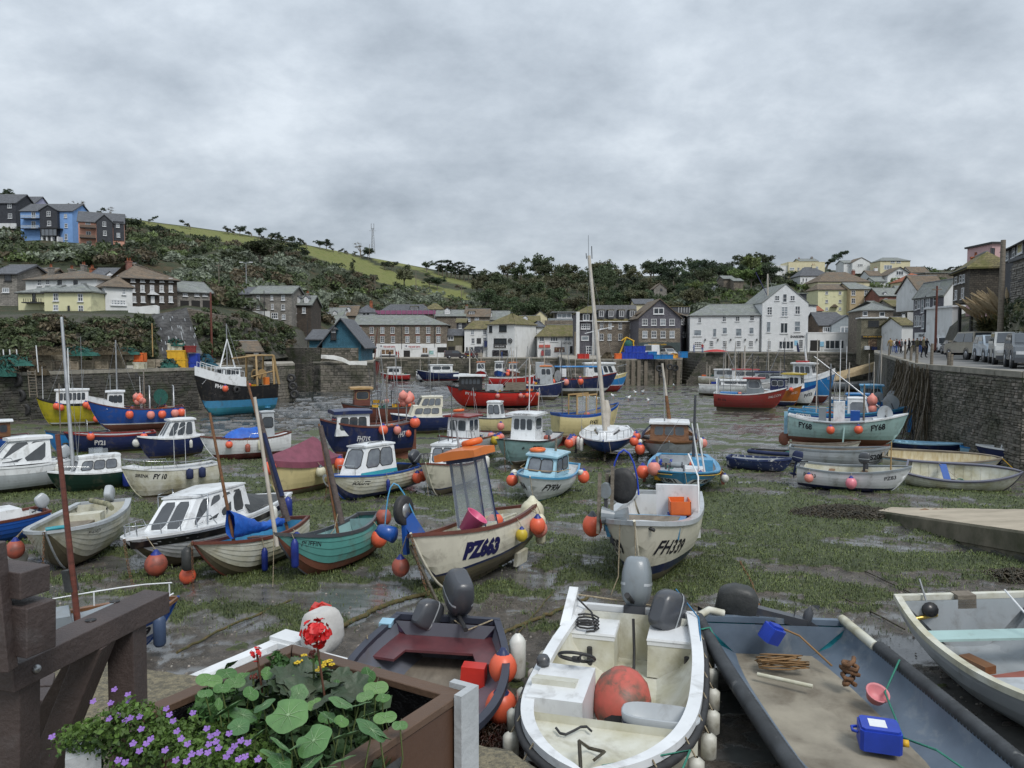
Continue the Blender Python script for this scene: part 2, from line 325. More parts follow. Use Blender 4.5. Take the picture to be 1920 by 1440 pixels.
def build_hill():
 cols=np.arange(-480,2400,8.0);ts=[]
 V=[];fld=[]
 for px in cols:
  r,d=hillcol(px)
  seg=[]
  for k in range(4):
   n=[14,8,16,26][k]
   for i in range(n):
    t=i/n;seg.append((r[k]+(r[k+1]-r[k])*t,d[k]+(d[k+1]-d[k])*t))
  seg.append((r[4],d[4]));top=P(px,r[4],d[4])
  for row,dd in seg:
   p=P(px,row,dd);nz=(float(fbm(p.x*.05,p.y*.05,4))-.5)*min(6,max(0,(dd-90)*.05))
   if row<r[3]:nz*=max(0,min(1,(row-r[4])/30))
   V.append((p.x,p.y,p.z+nz));fld.append((px,row))
  for dd,dz in((60,-4),(250,-25),(900,-60),(3000,-80)):
   q=P(px,r[4],d[4]+dd);V.append((q.x,q.y,top.z+dz));fld.append((px,0))
 n=len(V)//len(cols);m=len(cols)
 idx=np.arange(m*n).reshape(m,n)
 Q=np.stack([idx[:-1,:-1],idx[1:,:-1],idx[1:,1:],idx[:-1,1:]],-1).reshape(-1,4)
 mat=bpy.data.materials.new('hillside');mat.use_nodes=True;t=mat.node_tree;b=t.nodes['Principled BSDF'];b.inputs['Roughness'].default_value=.95
 tcn=nd(t,'ShaderNodeTexCoord');at=nd(t,'ShaderNodeAttribute',attribute_name='field')
 g=ramp(t,noise(t,tcn.outputs['Object'],.35,6,.7,0,scl=(1,1,2.5)),[(.3,(.105,.125,.03)),(.5,(.15,.165,.045)),(.7,(.17,.16,.06))])
 s=ramp(t,noise(t,tcn.outputs['Object'],.25,8,.7),[(.3,(.018,.024,.01)),(.5,(.035,.045,.018)),(.62,(.07,.05,.025)),(.75,(.05,.07,.025))])
 rk=ramp(t,noise(t,tcn.outputs['Object'],.5,8,.75,0,scl=(1,1,.35)),[(.3,(.04,.042,.035)),(.5,(.09,.085,.07)),(.62,(.045,.055,.025)),(.75,(.16,.15,.13))])
 sp=nd(t,'ShaderNodeSeparateXYZ');t.links.new(at.outputs['Color'],sp.inputs[0])
 m1=nd(t,'ShaderNodeMix',data_type='RGBA');t.links.new(sp.outputs[0],m1.inputs[0]);t.links.new(s,m1.inputs[6]);t.links.new(g,m1.inputs[7])
 m2=nd(t,'ShaderNodeMix',data_type='RGBA');t.links.new(sp.outputs[1],m2.inputs[0]);t.links.new(m1.outputs[2],m2.inputs[6]);t.links.new(rk,m2.inputs[7])
 t.links.new(m2.outputs[2],b.inputs['Base Color'])
 bn=nd(t,'ShaderNodeBump');bn.inputs['Strength'].default_value=1;bn.inputs['Distance'].default_value=.5
 t.links.new(noise(t,tcn.outputs['Object'],.8,8,.7),bn.inputs['Height']);t.links.new(bn.outputs[0],b.inputs['Normal'])
 me=np_mesh('hill',V,Q,mat);fp=np.array(fld)
 f=np.zeros(len(V))
 for poly in FIELDS:f=np.maximum(f,inpoly(fp[:,0],fp[:,1],poly).astype(float))
 c0=npi(fp[:,0],KX,CR[1]);rock=((fp[:,1]>c0-2)).astype(float)
 a=me.color_attributes.new('field','FLOAT_COLOR','POINT');a.data.foreach_set('color',np.stack([f,rock,0*f,0*f+1],-1).ravel())
 inst('hill',me,kind='structure')
build_hill()
# ---------------------------------------------------------------- harbour bed
def ground_d(rows):
 dd=np.concatenate([np.linspace(1.0,12,400),np.linspace(12.02,60,900),np.linspace(60.1,400,1500)])
 hh=npi(dd,_HD,_HH)
 ang=np.arctan(hh/dd)+PIT;rr=720+F*np.tan(ang)
 return npi(-rows,-rr,dd)
WATER=[(380,815),(480,806),(545,802),(600,797),(640,776),(700,768),(760,757),(838,744),(850,738),(900,732),(850,715),(760,713),(700,718),(650,724),(575,716),(500,735),(380,778)]
def weedmask(X,Y,rows):
 u,v=X*.9-Y*.42,Y*.9+X*.42;q=fbm(u*.25+9,v*.25,3)*2.2;a=fbm(u*.36+3+q,v*.52+q,6,.6);b=fbm(u*1.6,v*2.0,4,.65)
 bias=npi(rows,[700,780,860,950,1040,1090,1140,1200,1300],[.44,.47,.50,.54,.53,.50,.43,.36,.30])
 return(a*.62+b*.38)+(bias-.5),a,b
def build_mud():
 rows=np.concatenate([np.linspace(697,760,70),np.linspace(761,1150,300),np.linspace(1152,1900,190),[2600,5000]])
 cols=np.linspace(-700,2620,640);ds=ground_d(rows)
 Rw,Cx=np.meshgrid(rows,cols,indexing='ij');D=np.meshgrid(ds,cols,indexing='ij')[0]
 X=(Cx-960)/F*D*1.0/(CP-SP*(-(Rw-720)/F));Y=D
 Z=EYE-npi(D,_HD,_HH)
 w,a,b=weedmask(X,Y,Rw)
 weed=np.clip((w-.498)/.02,0,1)
 fine=fbm(X*6,Y*6,3)-.5
 amp=np.clip(25/D,.15,1)
 Z=Z+(a-.5)*.12+weed*(.02+.05*fbm(X*9,Y*9,3))*amp+fine*.03*amp
 inw=inpoly(Cx,Rw,WATER).astype(float)
 for _ in range(3):
  inw[1:-1,1:-1]=(inw[1:-1,1:-1]+inw[:-2,1:-1]+inw[2:,1:-1]+inw[1:-1,:-2]+inw[1:-1,2:])/5
 Z=Z-inw*.5
 wetn=fbm((X*.92-Y*.38)*.42+40,(Y*.92+X*.38)*.8+11,6,.62)*.68+fbm(X*2.1+7,Y*3.1,4,.6)*.32
 wb=npi(Rw,[700,800,900,1000,1100,1250],[.55,.54,.55,.56,.535,.45])+npi(Cx,[300,900,1400,1800],[-.02,0,.02,.01])
 wet=np.clip((wetn+wb-1.005)/.02,0,1)*(1-weed)
 Z=np.where(wet>.5,EYE-npi(D,_HD,_HH)-.015+(a-.5)*.12*.6,Z)
 V=np.stack([X,Y,Z],-1).reshape(-1,3);n,m=Rw.shape;idx=np.arange(n*m).reshape(n,m)
 Q=np.stack([idx[:-1,:-1],idx[:-1,1:],idx[1:,1:],idx[1:,:-1]],-1).reshape(-1,4)[:,::-1]
 mat=bpy.data.materials.new('harbour mud');mat.use_nodes=True;t=mat.node_tree;bs=t.nodes['Principled BSDF'];L=t.links
 tcn=nd(t,'ShaderNodeTexCoord');v=tcn.outputs['Object'];at=nd(t,'ShaderNodeAttribute',attribute_name='cover');sp=nd(t,'ShaderNodeSeparateXYZ');L.new(at.outputs['Color'],sp.inputs[0])
 mudc=ramp(t,noise(t,v,5,8,.75),[(.3,(.04,.036,.031)),(.46,(.085,.073,.06)),(.58,(.13,.112,.092)),(.72,(.23,.20,.165))])
 deb=ramp(t,noise(t,v,26,4,.8,1.0),[(.60,(0,0,0)),(.66,(1,1,1))]);md=nd(t,'ShaderNodeMix',data_type='RGBA');L.new(deb,md.inputs[0]);L.new(mudc,md.inputs[6]);md.inputs[7].default_value=(.022,.016,.01,1)
 wc=ramp(t,noise(t,v,9,8,.8,.5),[(.3,(.014,.017,.007)),(.46,(.045,.058,.018)),(.58,(.085,.105,.03)),(.72,(.15,.17,.055))])
 wetsheen=ramp(t,noise(t,v,3,5,.6),[(.3,(.075,.072,.068)),(.7,(.13,.128,.12))]);L.new(mth(t,'MULTIPLY_ADD',sp.outputs[1],.5,.5),bs.inputs['Specular IOR Level'])  # wet film colour, lightened so the sky's sheen is partly in the base
 m1=nd(t,'ShaderNodeMix',data_type='RGBA');L.new(sp.outputs[1],m1.inputs[0]);L.new(md.outputs[2],m1.inputs[6]);L.new(wetsheen,m1.inputs[7])
 e=mth(t,'ADD',sp.outputs[0],mth(t,'MULTIPLY',mth(t,'SUBTRACT',noise(t,v,14,6,.7),.5),1.2));e2=ramp(t,e,[(.42,(0,0,0)),(.58,(1,1,1))])
 m2=nd(t,'ShaderNodeMix',data_type='RGBA');L.new(e2,m2.inputs[0]);L.new(m1.outputs[2],m2.inputs[6]);L.new(wc,m2.inputs[7]);L.new(m2.outputs[2],bs.inputs['Base Color'])
 damp=ramp(t,noise(t,v,1.3,6,.7),[(.4,(.6,.6,.6)),(.58,(.26,.26,.26))])
 r1=nd(t,'ShaderNodeMix',data_type='RGBA');L.new(sp.outputs[1],r1.inputs[0]);L.new(damp,r1.inputs[6]);r1.inputs[7].default_value=(.09,.09,.09,1)
 r2=nd(t,'ShaderNodeMix',data_type='RGBA');L.new(e2,r2.inputs[0]);L.new(r1.outputs[2],r2.inputs[6]);r2.inputs[7].default_value=(.62,.62,.62,1);L.new(r2.outputs[2],bs.inputs['Roughness'])
 bn=nd(t,'ShaderNodeBump');bn.inputs['Distance'].default_value=.05
 L.new(mth(t,'MULTIPLY_ADD',sp.outputs[1],-.93,1.0),bn.inputs['Strength']);L.new(noise(t,v,16,8,.75),bn.inputs['Height']);L.new(bn.outputs[0],bs.inputs['Normal'])
 me=np_mesh('mud',V,Q,mat);ca=me.color_attributes.new('cover','FLOAT_COLOR','POINT')
 ca.data.foreach_set('color',np.stack([weed.ravel(),wet.ravel(),0*wet.ravel(),1+0*wet.ravel()],-1).ravel())
 inst('mud',me,kind='structure')
build_mud()
def build_weed():                                  # strands of gutweed lying on the mud
 rs=nrs(3);N=170000
 row=850+(1200-850)*rs.rand(N);px=-60+2040*rs.rand(N);D=ground_d(row)
 X=(px-960)/F*D/(CP-SP*(-(row-720)/F));Y=D
 w,a,b=weedmask(X,Y,row);keep=(w>.498)|(rs.rand(N)<.05);X,Y,D,a=X[keep],Y[keep],D[keep],a[keep];n=len(X)
 Z=EYE-npi(D,_HD,_HH)+(a-.5)*.12+.05
 L=(.02+.055*rs.rand(n))*np.clip(D/16,.7,2.2);W=L*.2;th=rs.rand(n)*6.28
 dx,dy=np.cos(th),np.sin(th);nx,ny=-dy,dx;k=(rs.rand(n)-.5)*L
 mid=np.stack([X+nx*k*.5,Y+ny*k*.5,Z+.015+.04*rs.rand(n)],-1)
 p0=np.stack([X-dx*L/2,Y-dy*L/2,Z-.02+0*X],-1);p1=np.stack([X+dx*L/2,Y+dy*L/2,Z-.01+.04*rs.rand(n)],-1)
 o=np.stack([nx*W/2,ny*W/2,W*(rs.rand(n)-.5)],-1)
 V=np.stack([p0-o,p0+o,mid+o,mid-o,p1+o*.4,p1-o*.4],1).reshape(-1,3);i=np.arange(n)[:,None]*6
 Q=np.concatenate([i+np.array([[0,1,2,3]]),i+np.array([[3,2,4,5]])],0)
 m=mk('gutweed',(.042,.062,.016),(.105,.14,.04),rough=.5,sc_=.8,det=6,island=.9)
 inst('seaweed',np_mesh('seaweed',V,Q,m),kind='stuff',label='green gutweed strands lying over the harbour mud')
 rs=nrs(9);N=2600;row=1000+330*rs.rand(N)**.7;px=-50+2020*rs.rand(N);D=ground_d(row)
 X=(px-960)/F*D/(CP-SP*(-(row-720)/F));w,a,b=weedmask(X,D,row);keep=w<.5;X,D,a=X[keep],D[keep],a[keep];n=len(X)
 Z=EYE-npi(D,_HD,_HH)+(a-.5)*.12;s=.005+.016*rs.rand(n)**3
 base=np.array([[-1,-.8,-.3],[1,-.7,-.3],[.9,.8,-.3],[-1,.9,-.3],[-.5,-.4,.7],[.6,-.4,.6],[.4,.5,.7],[-.5,.5,.6]])
 V=(base[None]*s[:,None,None]+np.stack([X,D,Z],-1)[:,None]).reshape(-1,3);i=np.arange(n)[:,None]*8
 Q=np.concatenate([i+np.array([q])for q in((4,5,6,7),(0,1,5,4),(1,2,6,5),(2,3,7,6),(3,0,4,7))],0)
 m=mk('pebbles',(.14,.12,.10),(.32,.30,.26),rough=.6,sc_=1.5,det=2,lo=.4,hi=.75,island=1.0)
 inst('pebbles',np_mesh('pebbles',V,Q,m,False),kind='stuff',label='small stones and shell bits scattered over the mud')
build_weed()
def build_water():
 V=[];nx,ny=260,120
 for j in range(ny):
  row=705+(830-705)*j/(ny-1);d=float(ground_d(np.array([row]))[0])
  for i in range(nx):
   px=330+(920-330)*i/(nx-1);p=P(px,row,d)
   x,y=p.x,p.y;V.append((x,y,G(d)-.13+.035*(float(vnoise(np.float64(x*1.3),np.float64(y*.9)))-.5)))
 idx=np.arange(nx*ny).reshape(ny,nx);Q=np.stack([idx[:-1,:-1],idx[:-1,1:],idx[1:,1:],idx[1:,:-1]],-1).reshape(-1,4)[:,::-1]
 m=bpy.data.materials.new('water');m.use_nodes=True;t=m.node_tree;b=t.nodes['Principled BSDF']
 b.inputs['Base Color'].default_value=(.018,.028,.034,1);b.inputs['Roughness'].default_value=.1;b.inputs['Specular IOR Level'].default_value=.6
 tcn=nd(t,'ShaderNodeTexCoord');bn=nd(t,'ShaderNodeBump');bn.inputs['Strength'].default_value=.8;bn.inputs['Distance'].default_value=.06
 t.links.new(noise(t,tcn.outputs['Object'],2.2,8,.65,.3,scl=(.8,1.5,1)),bn.inputs['Height']);t.links.new(bn.outputs[0],b.inputs['Normal'])
 inst('water',np_mesh('water',V,Q,m),kind='structure')
build_water()
# ---------------------------------------------------------------- quays, piers, slipway
STONE=brickmat('quay stone',(.16,.145,.12),(.085,.08,.068),(.03,.028,.024),.55,.2,.03,.85,1.0,dirt=(.04,.05,.022))
STONEL=brickmat('small quay stone',(.17,.155,.13),(.10,.09,.075),(.035,.032,.028),.38,.13,.02,.85,1.0,dirt=(.045,.055,.022))
STONES=mk('loose stone',(.20,.18,.15),(.10,.095,.08),rough=.85,sc_=2.5,det=6,bump=.6,island=1.1,dirt=(.045,.05,.025),dsc=.35,dlo=.42,dhi=.7)
STONED=mk('dark wet stone',(.075,.07,.06),(.035,.035,.03),rough=.7,sc_=2.5,det=6,bump=.6,island=1.1,dirt=(.03,.045,.015),dsc=.6)
CONC=mk('concrete',(.36,.33,.28),(.25,.23,.19),rough=.9,sc_=1.2,det=9,bump=.4,dirt=(.14,.13,.09),dsc=.9,dlo=.5,dhi=.8)
ASPH=mk('asphalt',(.21,.205,.195),(.15,.148,.14),rough=.9,sc_=.8,det=8,bump=.2,dirt=(.10,.10,.095),dsc=.5)
COPE=mk('coping stone',(.30,.28,.235),(.19,.18,.15),rough=.9,sc_=1.5,det=8,bump=.4)
def quay(name,pts,zt,zb,mat,top,label=None,kind=None,cat=None,cope=True,skip=()):
 """pts: plan polygon (x, y) counter-clockwise; walls down to zb, a coping course and a surface"""
 root=empty(name,MI4);tag(root,label,cat,kind=kind)
 mb=MB();mb.slab(pts,zb,zt-.05,mat);mb.build('wall',root)
 mb=MB();n=len(pts)
 mb.slab(pts,zt-.049,zt,top);mb.build('surface',root)
 if cope:
  for i in range(n):
   if i in skip:continue
   a,b=Vec((*pts[i],0)),Vec((*pts[(i+1)%n],0));L=(b-a).length
   if L<.5:continue
   mb=MB();k=max(1,int(L/1.1));nrm=Vec(((b-a).y,-(b-a).x,0)).normalized()
   for j in range(k):
    p,q=a.lerp(b,(j+.01)/k),a.lerp(b,(j+.99)/k);h=ru(-.012,.012);off=nrm*ru(.03,.06)
    mb.add([p+off+Vec((0,0,zt-.22)),q+off+Vec((0,0,zt-.22)),q-nrm*.45+Vec((0,0,zt-.22)),p-nrm*.45+Vec((0,0,zt-.22)),
      p+off+Vec((0,0,zt+.03+h)),q+off+Vec((0,0,zt+.03+h)),q-nrm*.45+Vec((0,0,zt+.03+h)),p-nrm*.45+Vec((0,0,zt+.03+h))],
                       [(3,2,1,0),(4,5,6,7),(0,1,5,4),(1,2,6,5),(2,3,7,6),(3,0,4,7)],COPE)
   o=mb.build('coping',root);o['kind']='stuff'
 return root
def facing(root,A,B,z0a,z0b,zt,w,h,mat=None,nparts=300,near=None,dep=.07,seed=1):
 """individual stones proud of a wall from A to B (plan), between the bed and zt"""
 rr=random.Random(seed);A,B=Vec((*A,0)),Vec((*B,0));L=(B-A).length;u=(B-A)/L;nrm=Vec((u.y,-u.x,0))
 st=[];z=min(z0a,z0b)-.1
 while z<zt-.02:
  hh=h*rr.uniform(.65,1.35);x=-rr.random()*w
  while x<L:
   ww=w*rr.uniform(.5,1.6);x0,x1=max(0,x),min(L,x+ww)
   if x1-x0>.06 and z+hh<zt:
    p=A+u*((x0+x1)/2);st.append(((p-Vec((0,0,0))).length/max(.05,(x1-x0)),x0+.012,x1-.012,z+.012,z+hh-.012))
   x+=ww
  z+=hh
 st.sort(key=lambda s:s[0]);parts=st[:nparts];rest=st[nparts:]
 def geo(mb,s):
  _,x0,x1,z0,z1=s;d=dep*rr.uniform(.4,1.2);j=lambda k=.02:rr.uniform(-k,k)
  f=[A+u*x0+Vec((0,0,z0)),A+u*x1+Vec((0,0,z0)),A+u*x1+Vec((0,0,z1)),A+u*x0+Vec((0,0,z1))];c=(f[0]+f[2])/2
  back=[p-nrm*.02 for p in f];fr=[c+(p-c)*.86+nrm*(d+j(.015))+u*j()+Vec((0,0,j(.012)))for p in f]
  mb.add(back+fr,[(0,1,5,4),(1,2,6,5),(2,3,7,6),(3,0,4,7),(4,5,6,7)],mat or STONES)
 for s in parts:
  mb=MB();geo(mb,s);mb.build('stone',root)
 if rest:
  mb=MB()
  for s in rest:geo(mb,s)
  mb.build('stonework',root,kind='stuff')
xl=lambda px,d:P(px,645,d).x
LZ=2.2
LQ=quay('left_quay',[(xl(-420,40),40),(xl(-30,54.0),54.0),(xl(370,67.0),67.0),(xl(505,79),79),(xl(552,82),82),(xl(548,92),92),(xl(430,90),90),(xl(0,78),76),(xl(-420,66),66)],LZ,-3,STONE,CONC,kind='structure',skip=(4,5,6,7,8))
facing(LQ,(xl(-30,54.0),54.0),(xl(370,67.0),67.0),G(54),G(67),LZ-.25,.62,.22,STONED,260,seed=4)
facing(LQ,(xl(370,67.0),67.0),(xl(505,79),79),G(67),G(79),LZ-.25,.8,.33,STONES,0,seed=5)
facing(LQ,(xl(505,79),79),(xl(552,82),82),G(79),G(82),LZ-.25,.8,.33,STONES,40,seed=6)
PZt=P(570,652,108).z
PR=quay('boathouse_pier',[(xl(520,112),112),(xl(566,106),106),(xl(600,104),104),(xl(700,106),106),(xl(704,122),122),(xl(480,126),126)],PZt-1.9,-3.5,STONE,CONC,kind='structure',skip=(3,4,5))
facing(PR,(xl(566,106),106),(xl(600,104),104),G(106),G(104),PZt-2.2,.9,.4,STONED,0,seed=7)
facing(PR,(xl(600,104),104),(xl(700,106),106),G(104),G(106),PZt-2.2,.9,.4,STONES,60,seed=8)
mb=MB();mb.slab([(xl(505,111),111),(xl(566,105.5),105.5),(xl(600,104.2),104.2),(xl(601,112),112),(xl(560,120),120),(xl(495,122),122)],-3.5,PZt,STONE);mb.build('high_wall',PR)
mb=MB();mb.slab([(xl(601,108),108),(xl(672,108),108),(xl(672,116),116),(xl(601,116),116)],PZt-3,PZt-.02,STONE);mb.build('boathouse_footing',PR)
facing(PR,(xl(602,108),108),(xl(672,108),108),PZt-1.9,PZt-1.9,PZt-.05,.7,.3,STONES,0,seed=9)
mb=MB()
cv=[(602,665,672),(625,666,674),(642,670,678),(655,677,684),(672,677,684),(688,677,685)]
mb.grid([[P(x,a,103.8)for x,a,b in cv],[P(x,b,103.6)for x,a,b in cv]],mk('whitewash',(.62,.62,.6),(.45,.45,.42),rough=.9,sc_=1.0,det=8,dirt=(.15,.14,.12),dsc=.8,dlo=.55),False);mb.build('whitewashed_kerb',PR)
FZ=P(900,671,170).z
FQ=quay('far_quay',[(xl(640,170),170),(xl(1100,170),170),(xl(1110,215),215),(xl(630,215),215)],FZ,-5,STONE,CONC,kind='structure',skip=(1,2,3))
facing(FQ,(xl(690,170),170),(xl(1100,170),170),G(170),G(170),FZ-.25,1.3,.5,STONES,0,seed=10)
BZ=P(1180,673.5,122).z
BQ=quay('box_quay',[(xl(1046,150),150),(xl(1060,124),124),(xl(1150,122),122),(xl(1279,128),128),(xl(1285,190),190),(xl(1050,190),190)],BZ,-4,STONE,CONC,kind='structure',skip=(4,5))
facing(BQ,(xl(1060,124),124),(xl(1150,122),122),G(122),G(122),BZ-.25,.9,.36,STONES,0,seed=11)
facing(BQ,(xl(1150,122),122),(xl(1279,128),128),G(122),G(128),BZ-.25,.9,.36,STONES,0,seed=12)
for x in(1176,1187,1198,1211,1231,1241,1250,1258,1272):      # timber fenders
 a=P(x,676,121.6+(x-1150)*.046);mb=MB();mb.bar(a,(a.x,a.y+.1,G(122)-.2),.55,.35,WOODG);mb.build('fender_pile',BQ)
SZ=P(1400,660.5,145).z
SQ=quay('sharksfin_quay',[(xl(1290,145),145),(xl(1640,141),141),(xl(1700,175),175),(xl(1290,185),185)],SZ,-4.5,STONE,CONC,kind='structure',skip=(2,3))
facing(SQ,(xl(1290,145),145),(xl(1640,141),141),G(145),G(145),SZ-.25,1.0,.4,STONES,0,seed=13)
for x in(1367,1391,1530,1562,1588):
 a=P(x,661,143.6);mb=MB();mb.bar(a,(a.x,a.y,G(143)),.35,.35,WOODG);mb.build('fender_pile',SQ)
mb=MB();a=P(1625,680,140.9);mb.lathe([(.2,0),(1.15,0),(1.15,.4),(.9,.4),(.9,.02),(.001,.02)],18,RUBBER,MTr(a)@MRo(rad(90),4,'X'));mb.build('outfall',SQ)
for k in range(11):                                 # harbour steps at the inner corner
 x0=1282+k*3.2;a=P(x0,645,131);b=P(x0+3.2,645,131);zt=G(131)+.3+(SZ-G(131)-.3)*(k+1)/11
 mb=MB();mb.box(a.x,b.x,128.6,145,-3.2,zt,STONE);mb.build('step',SQ)
RZ=3.2
rq=[(xl(1640,141),141),(xl(1640,98),98),(xl(1665,71),71),(xl(1722,41),41),(xl(1920,29.6),29.6),(18.5+22,16),(150,30),(150,200),(xl(1700,200),200)]
RQ=quay('road_quay',rq,RZ,-4,STONEL,ASPH,kind='structure',skip=(5,6,7,8))
facing(RQ,rq[2],rq[3],G(71),G(41),RZ-.24,.42,.17,STONED,0,seed=14)
facing(RQ,rq[3],rq[4],G(41),G(30),RZ-.24,.36,.13,STONES,300,seed=15)
facing(RQ,rq[4],rq[5],G(30),G(16),RZ-.24,.36,.13,STONES,0,seed=16)
mb=MB();c=Vec((*rq[3],0))
for k in range(150):                                # roots and old ropes hanging down the bastion corner
 t=R.random();a=Vec((*rq[2],0)).lerp(c,.45+.55*t)if R.random()<.7 else c.lerp(Vec((*rq[4],0)),t*.18)
 a=a+Vec((-.15,-.12,RZ-ru(-.05,.6)));L=ru(1.5,4.2);dx=ru(-.9,.1);pts=[a+Vec((dx*(i/5)**1.6-.1*R.random(),-.25*(i/5)+ru(-.03,.03),-L*i/5))for i in range(6)]
 mb.tube(pts,ru(.012,.035),4,NETB if k%3 else WOODG)
mb.build('hanging_ropes',RQ,kind='stuff')
NQ=mk('exposed aggregate',(.30,.26,.17),(.16,.145,.105),rough=.9,sc_=38,det=4,lo=.4,hi=.6,bump=1.2,bsc=60,dirt=(.5,.47,.40),dsc=60,dlo=.66,dhi=.72)
def nearquay():
 pts=[PZ(-900,1170,2.7),PZ(150,1215,2.7),PZ(262,1243,2.7),PZ(400,1262,2.7),PZ(560,1330,2.7),PZ(900,1377,2.7),PZ(960,1396,2.7),PZ(1060,1460,2.7),PZ(1180,1560,2.7),PZ(1600,1800,2.7)]
 edge=[]
 for a,b in zip(pts,pts[1:]):
  n=max(2,int((b-a).length/.06))
  for i in range(n):
   p=a.lerp(b,i/n);edge.append(Vec((p.x,p.y+ru(-.012,.012),2.7)))
 rows=[]
 for p in edge:
  q=Vec((p.x*.9,-2.0,2.7));r=[]
  r.append((p.x+.02,p.y+.10,-.5));r.append((p.x,p.y+.02,2.5));r.append((p.x,p.y,2.66+ru(-.01,.01)))
  for i in range(40):
   t=(i/39)**1.5;s=p.lerp(q,t);r.append((s.x,s.y-.03,2.7+.03*(float(fbm(np.float64(s.x*7),np.float64(s.y*7),4))-.5)-.02*math.exp(-i)))
  rows.append(r)
 mb=MB();mb.grid(rows,NQ,True);mb.build('near_quay',kind='structure')
nearquay()
def slip():
 Fl=P(1645,957,19.9);Fr=P(1920,996,14.7);Bl=P(1671,951,20.8);Br=P(1920,955,18.6)
 Fr2=Fl+(Fr-Fl)*2.2;Br2=Bl+(Br-Bl)*2.2
 root=empty('slipway',MI4,kind=None);root['kind']='structure'
 mb=MB();n=40;rows=[]
 for i in range(n+1):
  t=i/n;a=Fl.lerp(Fr2,t);b=Bl.lerp(Br2,t)
  rows.append([a.lerp(b,s/8)+Vec((0,0,ru(-.006,.006)))for s in range(9)])
 mb.grid(rows,mk('slipway concrete',(.44,.38,.29),(.33,.285,.215),rough=.85,sc_=.9,det=9,stretch=(1,2,1),bump=.3,dirt=(.20,.17,.12),dsc=1.2,dlo=.5,dhi=.85),True);mb.build('deck',root)
 mb=MB();side=[]
 for i in range(n+1):
  t=i/n;a=Fl.lerp(Fr2,t);side.append([a+Vec((0,-.0,0)),a+Vec((-.03,-.06,-.04)),a+Vec((-.03,-.06,-.42)),a+Vec((0,-.02,-.44)),a+Vec((0,-.02,-2))])
 mb.grid(side,mk('slip edge',(.17,.15,.11),(.09,.085,.06),rough=.9,sc_=1.5,det=9,stretch=(1,1,.4),bump=.6,dirt=(.04,.045,.02),dsc=1.2,dlo=.45,dhi=.7),False);mb.add([Fl,Bl,Bl-Vec((0,0,2)),Fl-Vec((0,0,2))],[(0,1,2,3)],CONC);mb.build('slab_edge',root)
 A,B=(Fl.x,Fl.y-.05),(Fr2.x,Fr2.y-.05);L=math.hypot(B[0]-A[0],B[1]-A[1]);u=Vec((B[0]-A[0],B[1]-A[1],0))/L;nr=Vec((u.y,-u.x,0))
 for c in range(6):
  x=R.random()*.3
  while x<L:
   w=ru(.3,.75);p=Vec((*A,0))+u*(x+w/2);zt=Fl.z+(Fr2.z-Fl.z)*(x/L)-.46-c*.24
   if zt>G(p.y)-.1 and x<L*.55:
    mb=MB();M=MTr((p.x,p.y,zt-.12))@MRo(math.atan2(u.y,u.x),4,'Z');mb.box(-w/2+.012,w/2-.012,-.07-ru(0,.05),.2,-.11,.11,STONED,M,tx=.97,ty=.97);mb.build('stone',root)
   x+=w
slip()
def heap(name,c,rx,ry,h,mat,n,label,lw=(.1,.3),seed=2):
 rr=random.Random(seed);mb=MB()
 mb.grid([[(c.x+rx*(1-k/5)*cos(a)*(1+.2*sin(3*a)),c.y+ry*(1-k/5)*sin(a),G(c.y)-.02+h*.8*sin(k/5*1.57))for a in[i*math.pi/8 for i in range(16)]]for k in range(6)],mat,True,True)
 for i in range(n):
  a=rr.random()*6.28;q=math.sqrt(rr.random());x,y=c.x+rx*q*cos(a),c.y+ry*q*sin(a);z=G(c.y)+h*(1-q*q)+.02;t=rr.random()*6.28;L=rr.uniform(*lw)
  mb.tube([(x,y,z),(x+L*.5*cos(t),y+L*.5*sin(t),z+rr.uniform(0,.06)),(x+L*cos(t+.5),y+L*sin(t+.5),z-.05)],.012,3,mat,False)
 mb.build(name,kind='stuff',label=label)
KELP=mk('dark wrack',(.03,.025,.014),(.06,.05,.028),rough=.4,sc_=6,det=6,bump=.6,island=.8)
c=MUD(1590,968);heap('wrack',c,1.5,.9,.22,KELP,900,'dark brown wrack heaped at the tip of the slipway')
c=MUD(1905,1085);heap('wrack',c,.5,.3,.12,KELP,250,'dark wrack clump at the foot of the slipway wall',seed=5)
c=MUD(990,1395);heap('wrack',MUD(925,1400),.35,.5,.06,mk('red wrack',(.05,.018,.012),(.03,.02,.012),rough=.35,sc_=8,bump=.5,island=.8),300,'reddish wrack under the bow of the grey dinghy',(.05,.15),6)
